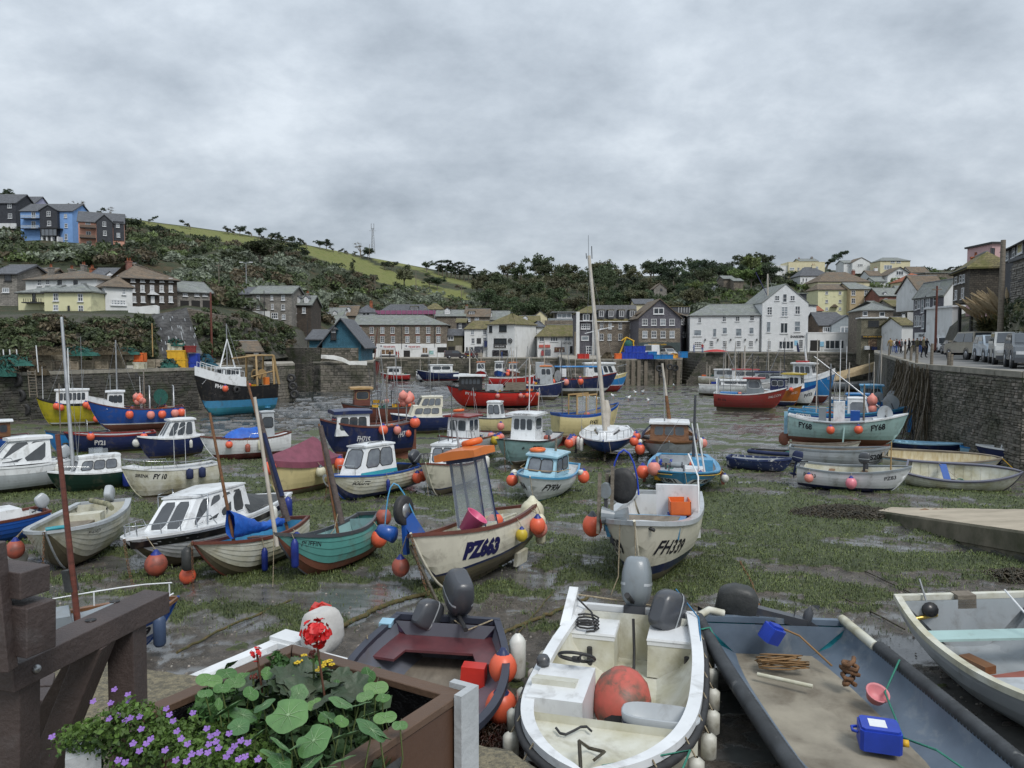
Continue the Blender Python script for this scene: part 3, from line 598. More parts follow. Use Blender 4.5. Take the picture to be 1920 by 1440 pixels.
# ================================================================ PLANTS
def leaves(centres,rad_,per,size,rs,squash=.8,out=.55,cols=None,shell=(.75,1.05),asp=1.5):
 """leaf-sized faces through clump volumes; returns V, Q, colours"""
 C=np.repeat(np.asarray(centres,float),per,0);r=np.repeat(np.asarray(rad_,float),per);n=len(C)
 d=rs.randn(n,3);d/=np.linalg.norm(d,axis=1)[:,None];d[:,2]=np.where(d[:,2]<-.35,-d[:,2],d[:,2])
 rr_=r*(shell[0]+(shell[1]-shell[0])*rs.rand(n))*(1+.18*np.sin(d[:,0]*5+C[:,0])*np.cos(d[:,1]*4+C[:,1]))
 p=C+d*rr_[:,None]*np.array([1,1,squash]);nn=d*out+rs.randn(n,3)*(1-out)*.8;nn/=np.linalg.norm(nn,axis=1)[:,None]
 t=np.cross(nn,rs.randn(n,3));t/=np.linalg.norm(t,axis=1)[:,None];b=np.cross(nn,t);s=size*(.5+rs.rand(n))[:,None]
 V=np.stack([p-t*s*asp*.5,p-b*s*.35+nn*s*.1,p+t*s*asp*.5,p+b*s*.35+nn*s*.1],1).reshape(-1,3)
 Q=np.arange(n*4).reshape(n,4)
 col=None if cols is None else np.repeat(np.repeat(np.asarray(cols),per,0),4,0)
 return V,Q,col
def leafmat(name,lo=.5,tint=None,rnd=.5):
 if name in MATS:return MATS[name]
 m=bpy.data.materials.new(name);m.use_nodes=True;t=m.node_tree;b=t.nodes['Principled BSDF'];b.inputs['Roughness'].default_value=.65
 if tint is None:src=nd(t,'ShaderNodeAttribute',attribute_name='leafcol').outputs['Color']
 else:
  src=ramp(t,noise(t,nd(t,'ShaderNodeTexCoord').outputs['Object'],.35,4,.6),[(.35,tint),(.65,tuple(x*1.5 for x in tint))])
 hs=nd(t,'ShaderNodeHueSaturation');t.links.new(src,hs.inputs['Color'])
 ri=nd(t,'ShaderNodeNewGeometry').outputs['Random Per Island'];ro=nd(t,'ShaderNodeObjectInfo').outputs['Random']
 t.links.new(mth(t,'ADD',mth(t,'MULTIPLY_ADD',ri,.9,.5),mth(t,'MULTIPLY_ADD',ro,rnd,-rnd/2)),hs.inputs['Value'])
 t.links.new(mth(t,'MULTIPLY_ADD',ro,.05*(rnd>0),.478 if rnd>0 else .5),hs.inputs['Hue']);t.links.new(hs.outputs[0],b.inputs['Base Color'])
 tl=nd(t,'ShaderNodeBsdfTranslucent');t.links.new(hs.outputs[0],tl.inputs[0]);mx=nd(t,'ShaderNodeMixShader');mx.inputs[0].default_value=.25
 t.links.new(b.outputs[0],mx.inputs[1]);t.links.new(tl.outputs[0],mx.inputs[2]);t.links.new(mx.outputs[0],t.nodes['Material Output'].inputs[0])
 MATS[name]=m;return m
LEAFA=leafmat('scrub leaves',rnd=0)
def scrub(name,label,N,region,rr_=(1.2,2.6),per=160,size=.45,pal=None,seed=1,spots=None):
 rs=nrs(seed);cs,rads,cols=[],[],[]
 tries=0
 while len(cs)<N and tries<N*30:
  tries+=1
  if spots:px,row=spots[len(cs)%len(spots)];px+=rs.randn()*3;row+=rs.randn()*1.5
  else:
   px,row=region(rs)
   if px is None or any(inpoly([px]*3,[row-4,row,row+5],f).any()for f in FIELDS)or(36<px<240 and row<474)or(-20<px<340 and 500<row<606):continue
  p=HP(px,row);r=rs.uniform(*rr_)
  c=pal(px,row,rs)
  for _ in range(3):
   q=rs.randn(3)*r*.45;cs.append((p.x+q[0],p.y+q[1],p.z+r*.3+abs(q[2])*.5));rads.append(r*rs.uniform(.55,.8));cols.append(np.array(c)*rs.uniform(.75,1.25))
 V,Q,col=leaves(cs,rads,per,size,rs,cols=cols)
 me=np_mesh(name,V,Q,LEAFA,False);a=me.color_attributes.new('leafcol','FLOAT_COLOR','POINT');a.data.foreach_set('color',np.concatenate([col,np.ones((len(col),1))],1).ravel())
 inst(name,me,kind='stuff',label=label)
GD,GM,GS,GB,GL=(.05,.068,.033),(.09,.118,.052),(.20,.23,.17),(.115,.095,.058),(.14,.185,.07)
def palL(px,row,rs):
 s=float(fbm(np.float64(px*.012+5),np.float64(row*.03),3));low=(row-npi(px,KX,CR[4]))/110
 if s>.52 and .35<low<1.3:return GS if rs.rand()<.75 else GM
 if s<.40:return GB if rs.rand()<.5 else GD
 return[GD,GM,GM,GL,GB][rs.randint(5)]
def regL(rs):
 px=rs.uniform(-150,960);r,d=hillcol(px);row=rs.uniform(r[4]+6,r[2]+6)
 return px,row
scrub('hillside_scrub','grey-green and brown scrub covering the left hillside',2900,regL,per=40,size=.62,pal=palL)
def regC(rs):
 px=rs.uniform(-120,545);r,d=hillcol(px)
 if 285<px<365:return None,None
 return px,r[1]+2+(r[0]-r[1]-8)*rs.rand()**(1.5 if px<290 else 1)
scrub('cliff_scrub','ivy and bramble hanging over the cliff behind the left quay',1100,regC,(.5,1.1),46,.26,lambda x,y,rs:[GD,GM,GM,(.06,.075,.03),GB][rs.randint(5)],4)
def regR(rs):
 px=rs.uniform(960,1760);r,d=hillcol(px);return px,rs.uniform(r[4]+4,r[2]+10)
scrub('garden_shrubs','mixed green shrubs between the houses on the right hill',1300,regR,(1.3,2.8),50,.6,lambda x,y,rs:[GD,GM,GL,(.08,.12,.03),GS,GM][rs.randint(6)],6)
def treemesh(kind,seed):
 rs=nrs(seed)
 if kind=='round':cen=[(rs.randn()*1.5,rs.randn()*1.5,3.6+rs.rand()*3.2)for _ in range(16)];rd=rs.uniform(.9,1.7,16);per,sz=95,.42
 elif kind=='pine':cen=[(rs.randn()*1.2,rs.randn()*1.2,2.6+rs.rand()*6)for _ in range(14)];rd=rs.uniform(.7,1.3,14);per,sz=100,.36
 elif kind=='poplar':cen=[(rs.randn()*.25,rs.randn()*.25,1.5+k*.7)for k in range(11)];rd=[.9,1,1.1,1.15,1.1,1,.95,.85,.7,.5,.3];per,sz=85,.3
 elif kind=='bush':cen=[(rs.randn()*1.1,rs.randn()*1.1,.9+rs.rand()*.9)for _ in range(10)];rd=rs.uniform(.8,1.3,10);per,sz=90,.32
 elif kind=='bent':cen=[(.5+k*.55+rs.randn()*.3,rs.randn()*.6,1.5+k*.3+rs.randn()*.25)for k in range(8)];rd=rs.uniform(.55,.95,8);per,sz=80,.3
 elif kind=='bare':cen=[(rs.randn()*1.2,rs.randn()*1.0,3.2+rs.rand()*1.8)for _ in range(7)];rd=rs.uniform(.4,.8,7);per,sz=26,.22
 V,Q,_=leaves(cen,rd,per,sz,rs,squash=.85,shell=(.35,1.08),out=.4)
 mb=MB();top={'round':4.5,'pine':6,'poplar':2,'bush':1,'bent':2.4,'bare':2.6}[kind];sw=1.2 if kind=='bent' else 0
 mb.tube([(0,0,-1),(.05,0,top*.5),(sw*.4,.05,top)],[.28,.2,.13],7,WOODG)
 for c in cen[::(1 if kind in('bare','bent')else 3)]:mb.tube([(sw*.2,0,top*.55),(c[0]*.5,c[1]*.5,(top*.7+c[2])/2),c],[.11,.07,.025],5,WOODG)
 if kind in('bare','bent'):
  for c in cen:
   for _ in range(7):q=Vec(c)+Vec((rs.randn()*.6,rs.randn()*.5,abs(rs.randn())*.6));mb.tube([c,q],[.035,.012],3,WOODG,False)
 return V,Q,mb.mesh('trunk')
TREES={}
def tree(kind,p,s,label,group=None,tint='wood',var=0,sx=1.0,rz=None,name=None):
 tn={'wood':(.055,.075,.034),'dark':(.03,.045,.023),'light':(.11,.15,.045),'olive':(.095,.095,.048),'grey':(.15,.175,.125),'brown':(.10,.08,.05)}[tint]
 k=(kind,tint,var%3)
 if k not in TREES:
  V,Q,tr=treemesh(kind,20+var%3*7+len(kind));TREES[k]=(np_mesh('crown',V,Q,leafmat('leaves '+tint,tint=tn),False),tr)
 cr,tr=TREES[k]
 root=empty(name or{'round':'tree','pine':'pine_tree','poplar':'poplar_tree','bush':'shrub','bent':'hawthorn_tree','bare':'bare_tree'}[kind],T(p,rz=ru(0,6.28)if rz is None else rz,s=(s*sx,s*sx,s)),label,'shrub' if kind=='bush' else 'tree',group)
 inst('crown',cr,root);inst('trunk',tr,root)
 return root
def pxs(p):return max(.1,p.y)/F               # metres per photograph pixel
def treepx(kind,px,row,h,label,group=None,tint='wood',sx=1.0,rz=None):   # base pixel on the hill, height in pixels
 nat={'round':7.8,'pine':10,'poplar':9.2,'bush':2.9,'bent':5.2,'bare':5.6}[kind]
 p=HP(px,row);return tree(kind,p,h*pxs(p)/nat,label,group,tint,R.randrange(3),sx,rz)
for px,row,h,k,tn,lb in[(14,378,26,'round','dark','round dark tree at the far left end of the ridge'),(84,384,14,'bent','dark','small wind-bent tree above the blue house'),(134,400,22,'bare','brown','sparse tree right of the blue house on the ridge'),
                              (153,400,26,'bare','brown','thin pale bare tree standing on the ridge'),(183,405,20,'bent','dark','flat-topped wind-bent tree above the pink house'),(207,406,20,'bare','brown','fan-shaped bare tree right of the pink house roof'),
                              (279,417,18,'bent','dark','small dark tree alone on the ridge hedge'),(357,428,20,'bent','dark','spreading hedge tree alone on the ridge'),(548,458,16,'round','dark','small round tree on the ridge above the pasture')]:
 treepx(k,px,row+2,h,lb,None,tn)
for px in(428,440,450,472,486,496,508,516,525,535,565,575,600,612,625,634,652,664,676,690):
 treepx('bent' if px%3 else 'round',px,float(npi(px,KX,CR[4]))+4,ru(10,22),'small dark hedgerow tree on the ridge '+('left of the tall round evergreen' if px<520 else 'above the middle of the pasture' if px<610 else 'left of the radio mast'),'hedgerow trees on the ridge','dark',1.1)
for px in range(822,905,8):
 treepx('pine',px,float(npi(px,KX,CR[4]))+10,ru(26,38)*(1 if px<880 else .6),('tall' if px<850 else 'middling' if px<880 else 'low')+' dark conifer in the clump at the right end of the ridge','dark conifers on the ridge','dark',1.4)
for px,row,h,tn,k,sx,lb in[(488,508,62,'wood','round',1.5,'large rounded tree on the slope behind the slate-grey terrace'),(538,492,42,'dark','round',1.5,'very dark evergreen beside the large rounded tree'),(572,486,18,'dark','round',1.0,'small dark tree just below the pasture edge'),
                                  (661,518,34,'dark','poplar',1.3,'ivy-clad column-shaped tree standing in the pasture'),(690,484,20,'wood','round',1.2,'round tree just left of the radio mast'),(676,480,26,'brown','bare',1.2,'bare-branched tree left of the radio mast'),
                                  (758,540,36,'olive','round',1.2,'broad brownish tree in the lower pasture'),(735,508,18,'dark','round',1.3,'dark thicket tree right of the radio mast'),(722,506,16,'dark','round',1.3,'squat dark thicket tree on the field boundary'),
                                  (800,512,22,'wood','round',1.2,'tree in the hedge between the two pastures'),(820,545,26,'dark','round',1.3,'dark tree at the low end of the pasture'),(805,540,20,'dark','round',1.3,'dark thicket tree below the second pasture'),
                                  (430,502,34,'wood','round',1.3,'green tree up the slope above the low stone cottage'),(250,430,22,'dark','bush',1.2,'dark bush right of the pink house'),(300,442,20,'dark','bush',1.2,'dark round bush at the pasture corner')]:
 treepx(k,px,row,h,lb,None,tn,sx)
def wood(n,xr,rowf,h,tints,label,group,kinds=('round',),sx=1.1):
 words={'wood':'mid green','olive':'olive brown','dark':'very dark','light':'bright green'};zone=[(960,'above the ship wheel house'),(1040,'above the mossy-roofed shop'),(1120,'behind the yacht mast'),(1200,'above the four attic windows'),(1270,'above the slate-hung tavern'),(1340,'left of the white box house'),(1400,'above the pub wing'),(1900,'below the white terrace')]
 for i in range(n):
  px=ru(*xr);t=((i+R.random())/n);r,d=hillcol(px);row=r[4]+(rowf-r[4])*t+6
  tn=R.choice(tints);treepx(R.choice(kinds),px,row,ru(*h),f"{words[tn]} leafy tree {'high on' if t < .35 else 'half way up' if t < .7 else 'low on'} the wooded slope {next(z for q, z in zone if px < q)}",'trees '+next(z for q,z in zone if px<q),tn,sx)
wood(52,(880,1130),612,(30,50),['wood','olive','olive','wood'],'leafy tree in the wood behind the far quay','trees of the wood behind the far quay')
wood(50,(1120,1330),590,(28,46),['dark','wood','wood','olive'],'leafy tree in the wood above the slate-hung building','trees of the wood above the slate-hung building')
wood(30,(1290,1450),540,(24,44),['dark','wood','wood','light'],'leafy tree on the hill above the white pub','trees on the hill above the white pub')
for i in range(16):
 px=ru(1440,1760);treepx('bush',px,ru(512,560),ru(10,18),'garden bush among the hillside houses on the right','garden bushes on the right hill',R.choice(['dark','wood','light']),1.3)
for px,row,h,tn,k,lb in[(1262,548,68,'dark','pine','tall dark pine beside the small stone cottage in the wood'),(1308,560,34,'light','round','bright green tree right of the stone cottage in the wood'),(1290,585,30,'grey','bush','grey-green shrub behind the slate-hung building'),
                              (1432,528,26,'dark','round','round clipped dark tree left of the white terrace'),(1462,530,16,'dark','bush','clipped round bush below the white terrace'),(1448,530,16,'dark','bush','clipped dark bush above the white pub roof'),
                              (1313,620,22,'grey','bush','pale grey rounded shrub left of the white pub'),(1390,585,24,'light','bush','yellow-green bush on the bank above the white pub'),(1360,600,20,'wood','bush','mid green bush on the bank above the pub roof')]:
 treepx(k,px,row,h,lb,None,tn,1.2)
for px in(1770,1785,1800,1815,1830,1842):treepx('bent',px,512,ru(14,20),'dark windswept pine on the skyline behind the mossy roof','windswept pines on the right skyline','dark',1.5,0.2)
p=HP(1546,506);s=p.y/F;rt=empty('leaning_pine',MTr(p),'windswept pine with a flat crown leaning right of the white terrace','tree')
mb=MB();mb.tube([(0,0,-1),(1.5,0,2.5),(5,0,5.5)],[.6,.5,.3],6,WOODG);mb.build('trunk',rt)
rs=nrs(2);cen=[(1+k*.95,rs.randn()*1.2,3.2+k*.55+rs.randn()*.35)for k in range(12)];V,Q,_=leaves(cen,[1.1,1.3,1.5,1.7,1.8,1.9,2,1.9,1.8,1.6,1.2,.8],170,.5,rs,squash=.7,shell=(.4,1.05));inst('crown',np_mesh('crown',V,Q,leafmat('leaves dark',tint=(.018,.03,.014)),False),rt)
def pampas(px,row,d,s,label):
 b=P(px,row,d);rt=empty('pampas_grass',MTr(b),label,'plant');mb=MB();rr=random.Random(int(px))
 for i in range(260):
  a=rr.random()*6.28;L=s*rr.uniform(.6,1);o=s*rr.uniform(.25,.75);w=.03*s
  pts=[Vec((0,0,0)),Vec((cos(a)*o*.4,sin(a)*o*.4,L*.6)),Vec((cos(a)*o,sin(a)*o,L*rr.uniform(.45,.8)))]
  q=Vec((-sin(a),cos(a),0))*w;mb.add([pts[0]-q,pts[0]+q,pts[1]+q,pts[1]-q,pts[2]],[(0,1,2,3),(3,2,4)],leafmat('pampas blades',tint=(.10,.105,.04)))
 mb.build('blades',rt)
 for i in range(26):
  a=rr.uniform(1.8,4.6);L=s*rr.uniform(.9,1.35);o=s*rr.uniform(.3,.8);p0=Vec((cos(a)*o*.5,sin(a)*o*.3,L*.7));p1=Vec((cos(a)*o*1.2,sin(a)*o*.4,L))
  mb=MB();mb.tube([(0,0,0),p0],.02,4,WOODY);mb.tube([p0,p0.lerp(p1,.5)+Vec((0,0,.05)),p1],[.05,.16,.02],6,mk('pampas plume',(.46,.37,.24),(.33,.25,.15),rough=.95,sc_=9,bump=1));mb.build('plume',rt)
pampas(1852,642,62,3.0,'large clump of pampas grass with buff plumes on the bank');pampas(1882,640,60,3.2,'pampas grass beside the telegraph pole and stone house')
# ================================================================ THE TOWN
PLW=mk('white render',(.70,.71,.71),(.60,.61,.60),rough=.85,sc_=1.0,det=8,stretch=(1,1,.5),bump=.25,dirt=(.30,.30,.27),dsc=.6,dlo=.56,dhi=.9)
PLB=brickmat('painted brick',(.68,.69,.70),(.63,.65,.66),(.5,.51,.51),.5,.22,.012,.8,.5,dirt=(.60,.62,.62),amp=.4)
PLC=mk('cream render',(.66,.60,.40),(.58,.52,.34),rough=.85,sc_=1,det=8,bump=.2,dirt=(.36,.31,.2),dsc=.6,dlo=.58)
PLY=mk('pale yellow render',(.68,.66,.42),(.60,.58,.36),rough=.85,sc_=1,det=8,bump=.2,dirt=(.35,.34,.22),dsc=.6,dlo=.58)
PLBU=mk('blue render',(.20,.36,.66),(.17,.31,.58),rough=.85,sc_=1,det=8,bump=.2);PLPK=mk('pink render',(.58,.30,.22),(.50,.26,.19),rough=.85,sc_=1,det=8,bump=.2)
PLPP=mk('pale pink render',(.58,.38,.38),(.5,.33,.33),rough=.85,sc_=1,det=8,bump=.2);PLBG=mk('buff stone',(.50,.40,.24),(.38,.30,.19),rough=.9,sc_=2,det=8,bump=.4)
STN=brickmat('rubble stone',(.26,.22,.17),(.16,.135,.11),(.08,.07,.06),.55,.22,.03,.9,.8);STNB=brickmat('brown stone',(.16,.11,.075),(.085,.065,.05),(.07,.06,.05),.5,.2,.025,.9,.8)
STNG=brickmat('grey stone',(.28,.26,.23),(.19,.18,.16),(.14,.13,.12),.55,.22,.025,.9,.6);STND=brickmat('dark stone',(.085,.065,.05),(.05,.042,.035),(.04,.035,.03),.5,.2,.02,.9,.7)
SLH=brickmat('slate hanging',(.125,.12,.14),(.085,.082,.10),(.04,.04,.05),.3,.18,.012,.7,.5);SLD=brickmat('dark slate hanging',(.04,.045,.055),(.028,.03,.038),(.015,.015,.02),.3,.18,.012,.6,.4)
SLM=brickmat('mossy stone facing',(.23,.21,.15),(.16,.145,.10),(.05,.05,.035),.4,.2,.02,.9,.6)
REDB=brickmat('red brick',(.28,.09,.06),(.20,.065,.045),(.2,.17,.15),.23,.08,.01,.85,.4);TIMB=brickmat('weathered shingles',(.10,.085,.065),(.06,.052,.042),(.02,.018,.015),.3,.2,.015,.85,.7)
RSL=brickmat('grey slate roof',(.22,.235,.22),(.16,.17,.165),(.08,.085,.08),.35,.22,.012,.6,.5,dirt=(.17,.19,.15));RDK=brickmat('dark slate roof',(.10,.105,.115),(.07,.073,.08),(.035,.035,.04),.35,.22,.012,.55,.5)
RMO=brickmat('mossy roof',(.20,.17,.08),(.13,.115,.06),(.06,.05,.03),.35,.24,.015,.95,.7,dirt=(.10,.10,.03));RBR=brickmat('brown lichened roof',(.19,.14,.095),(.14,.11,.08),(.06,.05,.04),.35,.22,.015,.9,.6,dirt=(.12,.11,.09))
ROR=brickmat('orange tile roof',(.38,.12,.05),(.28,.09,.045),(.12,.05,.03),.3,.3,.02,.8,.6);LEADM=mk('lead flashing',(.25,.26,.27),rough=.5)
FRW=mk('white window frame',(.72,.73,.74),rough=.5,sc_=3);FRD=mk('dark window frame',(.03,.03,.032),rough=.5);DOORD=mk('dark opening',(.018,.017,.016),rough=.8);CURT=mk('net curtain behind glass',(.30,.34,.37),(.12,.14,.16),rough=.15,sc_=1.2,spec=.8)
_WN={}
def winmesh(w,h,nx,ny,fr,gl,fw):
 k=(round(w,1),round(h,1),nx,ny,fr.name,gl.name,fw)
 if k in _WN:return _WN[k]
 w,h=max(.25,k[0]),max(.25,k[1]);a=MB();f=fw
 a.box(-w/2,w/2,-.06,.02,-h/2,-h/2+f,fr);a.box(-w/2,w/2,-.06,.02,h/2-f,h/2,fr)
 a.box(-w/2,-w/2+f,-.058,.02,-h/2+f,h/2-f,fr);a.box(w/2-f,w/2,-.058,.02,-h/2+f,h/2-f,fr)
 b=f*.42
 for i in range(1,nx):x=-w/2+w*i/nx;a.box(x-b,x+b,-.045,.01,-h/2+f,h/2-f,fr)
 for i in range(1,ny):z=-h/2+h*i/ny;a.box(-w/2+f,w/2-f,-.042,.01,z-b,z+b,fr)
 g=MB();g.box(-w/2+f*.7,w/2-f*.7,-.018,.02,-h/2+f*.7,h/2-f*.7,gl)
 s=MB();s.box(-w/2-.08,w/2+.08,-.16,.02,-h/2-.09,-h/2-.005,fr)
 _WN[k]=(a.mesh('window'),g.mesh('pane'),s.mesh('sill'));return _WN[k]
class Fac:
 def __init__(s,root,A,B,z0=0):
  s.root,s.A,s.B=root,Vec((A[0],A[1],0)),Vec((B[0],B[1],0));s.u=(s.B-s.A).normalized();s.L=(s.B-s.A).length
  s.n=Vec((s.u.y,-s.u.x,0));s.ang=math.atan2(s.u.y,s.u.x);s.inv=root.matrix_world.inverted()
 def at(s,px,py):
  r=ray(px,py);d=r[0]*s.n.x+r[1]*s.n.y;k=(s.A.dot(s.n))/d
  return Vec((r[0]*k,r[1]*k,EYE+r[2]*k))
 def M(s,p,off=0):return s.inv@MTr(p+s.n*off)@MRo(s.ang,4,'Z')
 def win(s,xc,yc,w,h,nx=2,ny=2,fr=None,gl=None,off=.0,sill=True,fw=None):
  p=s.at(xc,yc);q=s.at(xc+w/2,yc);q2=s.at(xc-w/2,yc);W=(q-q2).length;H=abs(s.at(xc,yc-h/2).z-s.at(xc,yc+h/2).z)
  fr=fr or FRW;gl=gl or(GLASS if R.random()<.6 else CURT);fw=fw or max(.07,min(.16,W*.085))
  a,g,sl=winmesh(W,H,nx,ny,fr,gl,round(fw,2));o=inst('window',a,s.root,s.M(p,.0+off));inst('pane',g,o)
  if sill:inst('sill',sl,o)
  return o
 def panel(s,name,xc,yc,w,h,mat,th=.08,off=0,frame=None):
  p=s.at(xc,yc);W=(s.at(xc+w/2,yc)-s.at(xc-w/2,yc)).length;H=abs(s.at(xc,yc-h/2).z-s.at(xc,yc+h/2).z)
  mb=MB();mb.box(-W/2,W/2,-th,.05,-H/2,H/2,mat)
  if frame:mb.box(-W/2-.1,W/2+.1,-th*.6,.04,H/2,H/2+.14,frame);mb.box(-W/2-.1,-W/2,-th*.6,.04,-H/2,H/2,frame);mb.box(W/2,W/2+.1,-th*.6,.04,-H/2,H/2,frame)
  return mb.build(name,s.root,s.M(p,off))
 def text(s,st,xc,yc,wpx,mat,hpx=None,off=.1,weight=.02,shear=0):
  p=s.at(xc,yc);W=(s.at(xc+wpx/2,yc)-s.at(xc-wpx/2,yc)).length;me=textmesh(st,1.0,weight,3,shear)
  xs=[v.co.x for v in me.vertices];ys=[v.co.y for v in me.vertices];w0=max(xs)-min(xs);h0=max(ys)-min(ys);k=W/w0;kz=k if hpx is None else abs(s.at(xc,yc-hpx/2).z-s.at(xc,yc+hpx/2).z)/h0
  return sign(st,kz,mat,s.root,s.M(p,off),sx=k/kz,weight=weight,shear=shear)
def roofmesh(L,D,ze,zr,kind,hl,hr,ov,mat,parapet=.0):
 mb=MB();t=.16;o=ov
 if kind=='flat':
  mb.box(-o,L+o,-o,D+o,ze,ze+.22,mat);return mb
 if kind=='front':
  sl=(zr-ze)/(L/2);zo=ze-o*sl
  for(xa,xb)in((-o,L/2),(L+o,L/2)):
   mb.add([(xa,-o,zo),(xb,-o,zr),(xb,D,zr),(xa,D,zo),(xa,-o,zo+t),(xb,-o,zr+t),(xb,D,zr+t),(xa,D,zo+t)],[(0,1,2,3),(7,6,5,4),(0,4,5,1),(1,5,6,2),(2,6,7,3),(3,7,4,0)],mat)
  return mb
 sl=(zr-ze)/(D/2);zo=ze-o*sl
 e=[(-o,-o,zo),(L+o,-o,zo),(L+o,D+o,zo),(-o,D+o,zo)];r0=(hl-(o if hl==0 else 0),D/2,zr);r1=(L-hr+(o if hr==0 else 0),D/2,zr)
 up=lambda p:(p[0],p[1],p[2]+t)
 v=e+[r0,r1]+[up(p)for p in e+[r0,r1]]
 mb.add(v,[(6,7,11,10),(8,9,10,11),(0,1,7,6),(2,3,9,8)]+([(9,6,10),(3,0,6,9)]if hl else[])+([(7,8,11),(1,2,8,7)]if hr else[]),mat)
 for h,i,j,r in((hl,0,3,r0),(hr,1,2,r1)):
  if not h:
   for q in(i,j):mb.bar(Vec(e[q])+Vec((0,0,t/2)),Vec(r)+Vec((0,0,t/2)),.08,t+.06,mat)
 mb.bar((r0[0],r0[1],zr+t),(r1[0],r1[1],zr+t),.22,.12,LEADM)
 return mb
def house(label,x0,x1,yb,ye,yr,d0,d1=None,dep=8,roof='side',wall=None,rm=None,wins=(),hl=0,hr=0,chim=(),ov=.25,down=2.5,cat='house',name='house',gut=True,group=None):
 d1=d1 or d0;A=P(x0,yb,d0);B=P(x1,yb,d1);u=Vec((B.x-A.x,B.y-A.y,0));L=u.length;u/=L;ang=math.atan2(u.y,u.x)
 root=empty(name,MTr(A)@MRo(ang,4,'Z'),label,cat,group)
 ze=P(x0,ye,d0).z-A.z;dm=(d0+d1)/2
 zr=(P((x0+x1)/2,yr,dm+(dep/2 if roof=='side' else 0)).z-A.z)if roof!='flat' else ze
 zr=max(zr,ze+.3);wall=wall or PLW;mb=MB();g=.05
 if roof=='front':mb.prism([(0,-down),(L,-down),(L,ze-g),(L/2,zr-g),(0,ze-g)],0,dep,wall)
 elif roof=='flat':mb.box(0,L,0,dep,-down,ze,wall)
 else:
  mb.box(0,L,0,dep,-down,ze,wall)
  for X,h in((0,hl),(L,hr)):
   if h==0:
    x_a,x_b=(0,.3)if X==0 else(L-.3,L);mb.add([(x_a,.1,ze),(x_b,.1,ze),(x_b,dep-.1,ze),(x_a,dep-.1,ze),(x_a,dep/2,zr-g),(x_b,dep/2,zr-g)],[(0,3,4),(1,5,2),(0,4,5,1),(3,2,5,4)],wall)
 mb.build('wall',root);roofmesh(L,dep,ze,zr,roof,hl,hr,ov,rm or RSL).build('roof',root)
 if gut and roof=='side':b=MB();b.tube([(-ov,-ov-.05,ze-ov*.3),(L+ov,-ov-.05,ze-ov*.3)],.06,6,FRD);b.build('gutter',root)
 f=Fac(root,A,B);root_f=f
 for w in wins:f.win(*w[:4],*(w[4:6]if len(w)>5 else(2,2)),**(w[6]if len(w)>6 else{}))
 for c in chim:
  cx,cw,ct=c[:3];mt=c[3]if len(c)>3 else STNG;p=P(cx,ct,dm+dep/2);lp=root.matrix_world.inverted()@p;hw=cw/2*dm/F
  mb=MB();mb.box(lp.x-hw,lp.x+hw,dep/2-.45,dep/2+.45,min(zr,lp.z)-.8,lp.z,mt);mb.box(lp.x-hw-.06,lp.x+hw+.06,dep/2-.51,dep/2+.51,lp.z-.12,lp.z+.02,mt)
  ch=mb.build('chimney',root);mb=MB()
  for i in(-.5,.5):mb.lathe([(.12,0),(.1,.45),(.13,.47)],8,ROR,c=(lp.x+i*hw,dep/2,lp.z))
  mb.build('chimney_pot',ch)
 f.zr,f.ze,f.dep=zr,ze,dep
 return f
def dormer(f,xc,yc,w,h,back=.8,gable=True,wm=None,rm=None,nx=2,ny=2):
 p=f.at(xc,yc);k=1+back/max(20,p.y);W=w*pxs(p)*1.25;H=h*pxs(p)*1.2;M=f.M(p,-back);mb=MB()
 if gable:mb.prism([(-W/2,-H/2-.3),(W/2,-H/2-.3),(W/2,H/2),(0,H/2+W*.38),(-W/2,H/2)],0,2.5,wm or FRW)
 else:mb.box(-W/2,W/2,0,2.5,-H/2-.3,H/2,wm or RDK)
 o=mb.build('dormer',f.root,M);mb=MB()
 if gable:
  for s in(-1,1):mb.add([(s*(W/2+.12),-.12,H/2-.08),(0,-.12,H/2+W*.38+.02),(0,2.6,H/2+W*.38+.02),(s*(W/2+.12),2.6,H/2-.08)]+[(s*(W/2+.12),-.12,H/2),(0,-.12,H/2+W*.38+.1),(0,2.6,H/2+W*.38+.1),(s*(W/2+.12),2.6,H/2)],[(0,1,2,3),(7,6,5,4),(0,4,5,1),(3,2,6,7),(0,3,7,4)],rm or RDK)
 else:mb.box(-W/2-.12,W/2+.12,-.15,2.6,H/2,H/2+.12,rm or RMO)
 mb.build('dormer_roof',o);a,g,s_=winmesh(w*pxs(p),h*pxs(p),nx,ny,FRW,CURT,.09)
 q=inst('window',a,o,T(0,-.01,0));
def grid(xs,ys,w,h,nx=2,ny=2,kw=None):return[(x,y,w,h,nx,ny,kw or{})for y in ys for x in xs]
DG={'fr':FRD,'gl':GLASS}
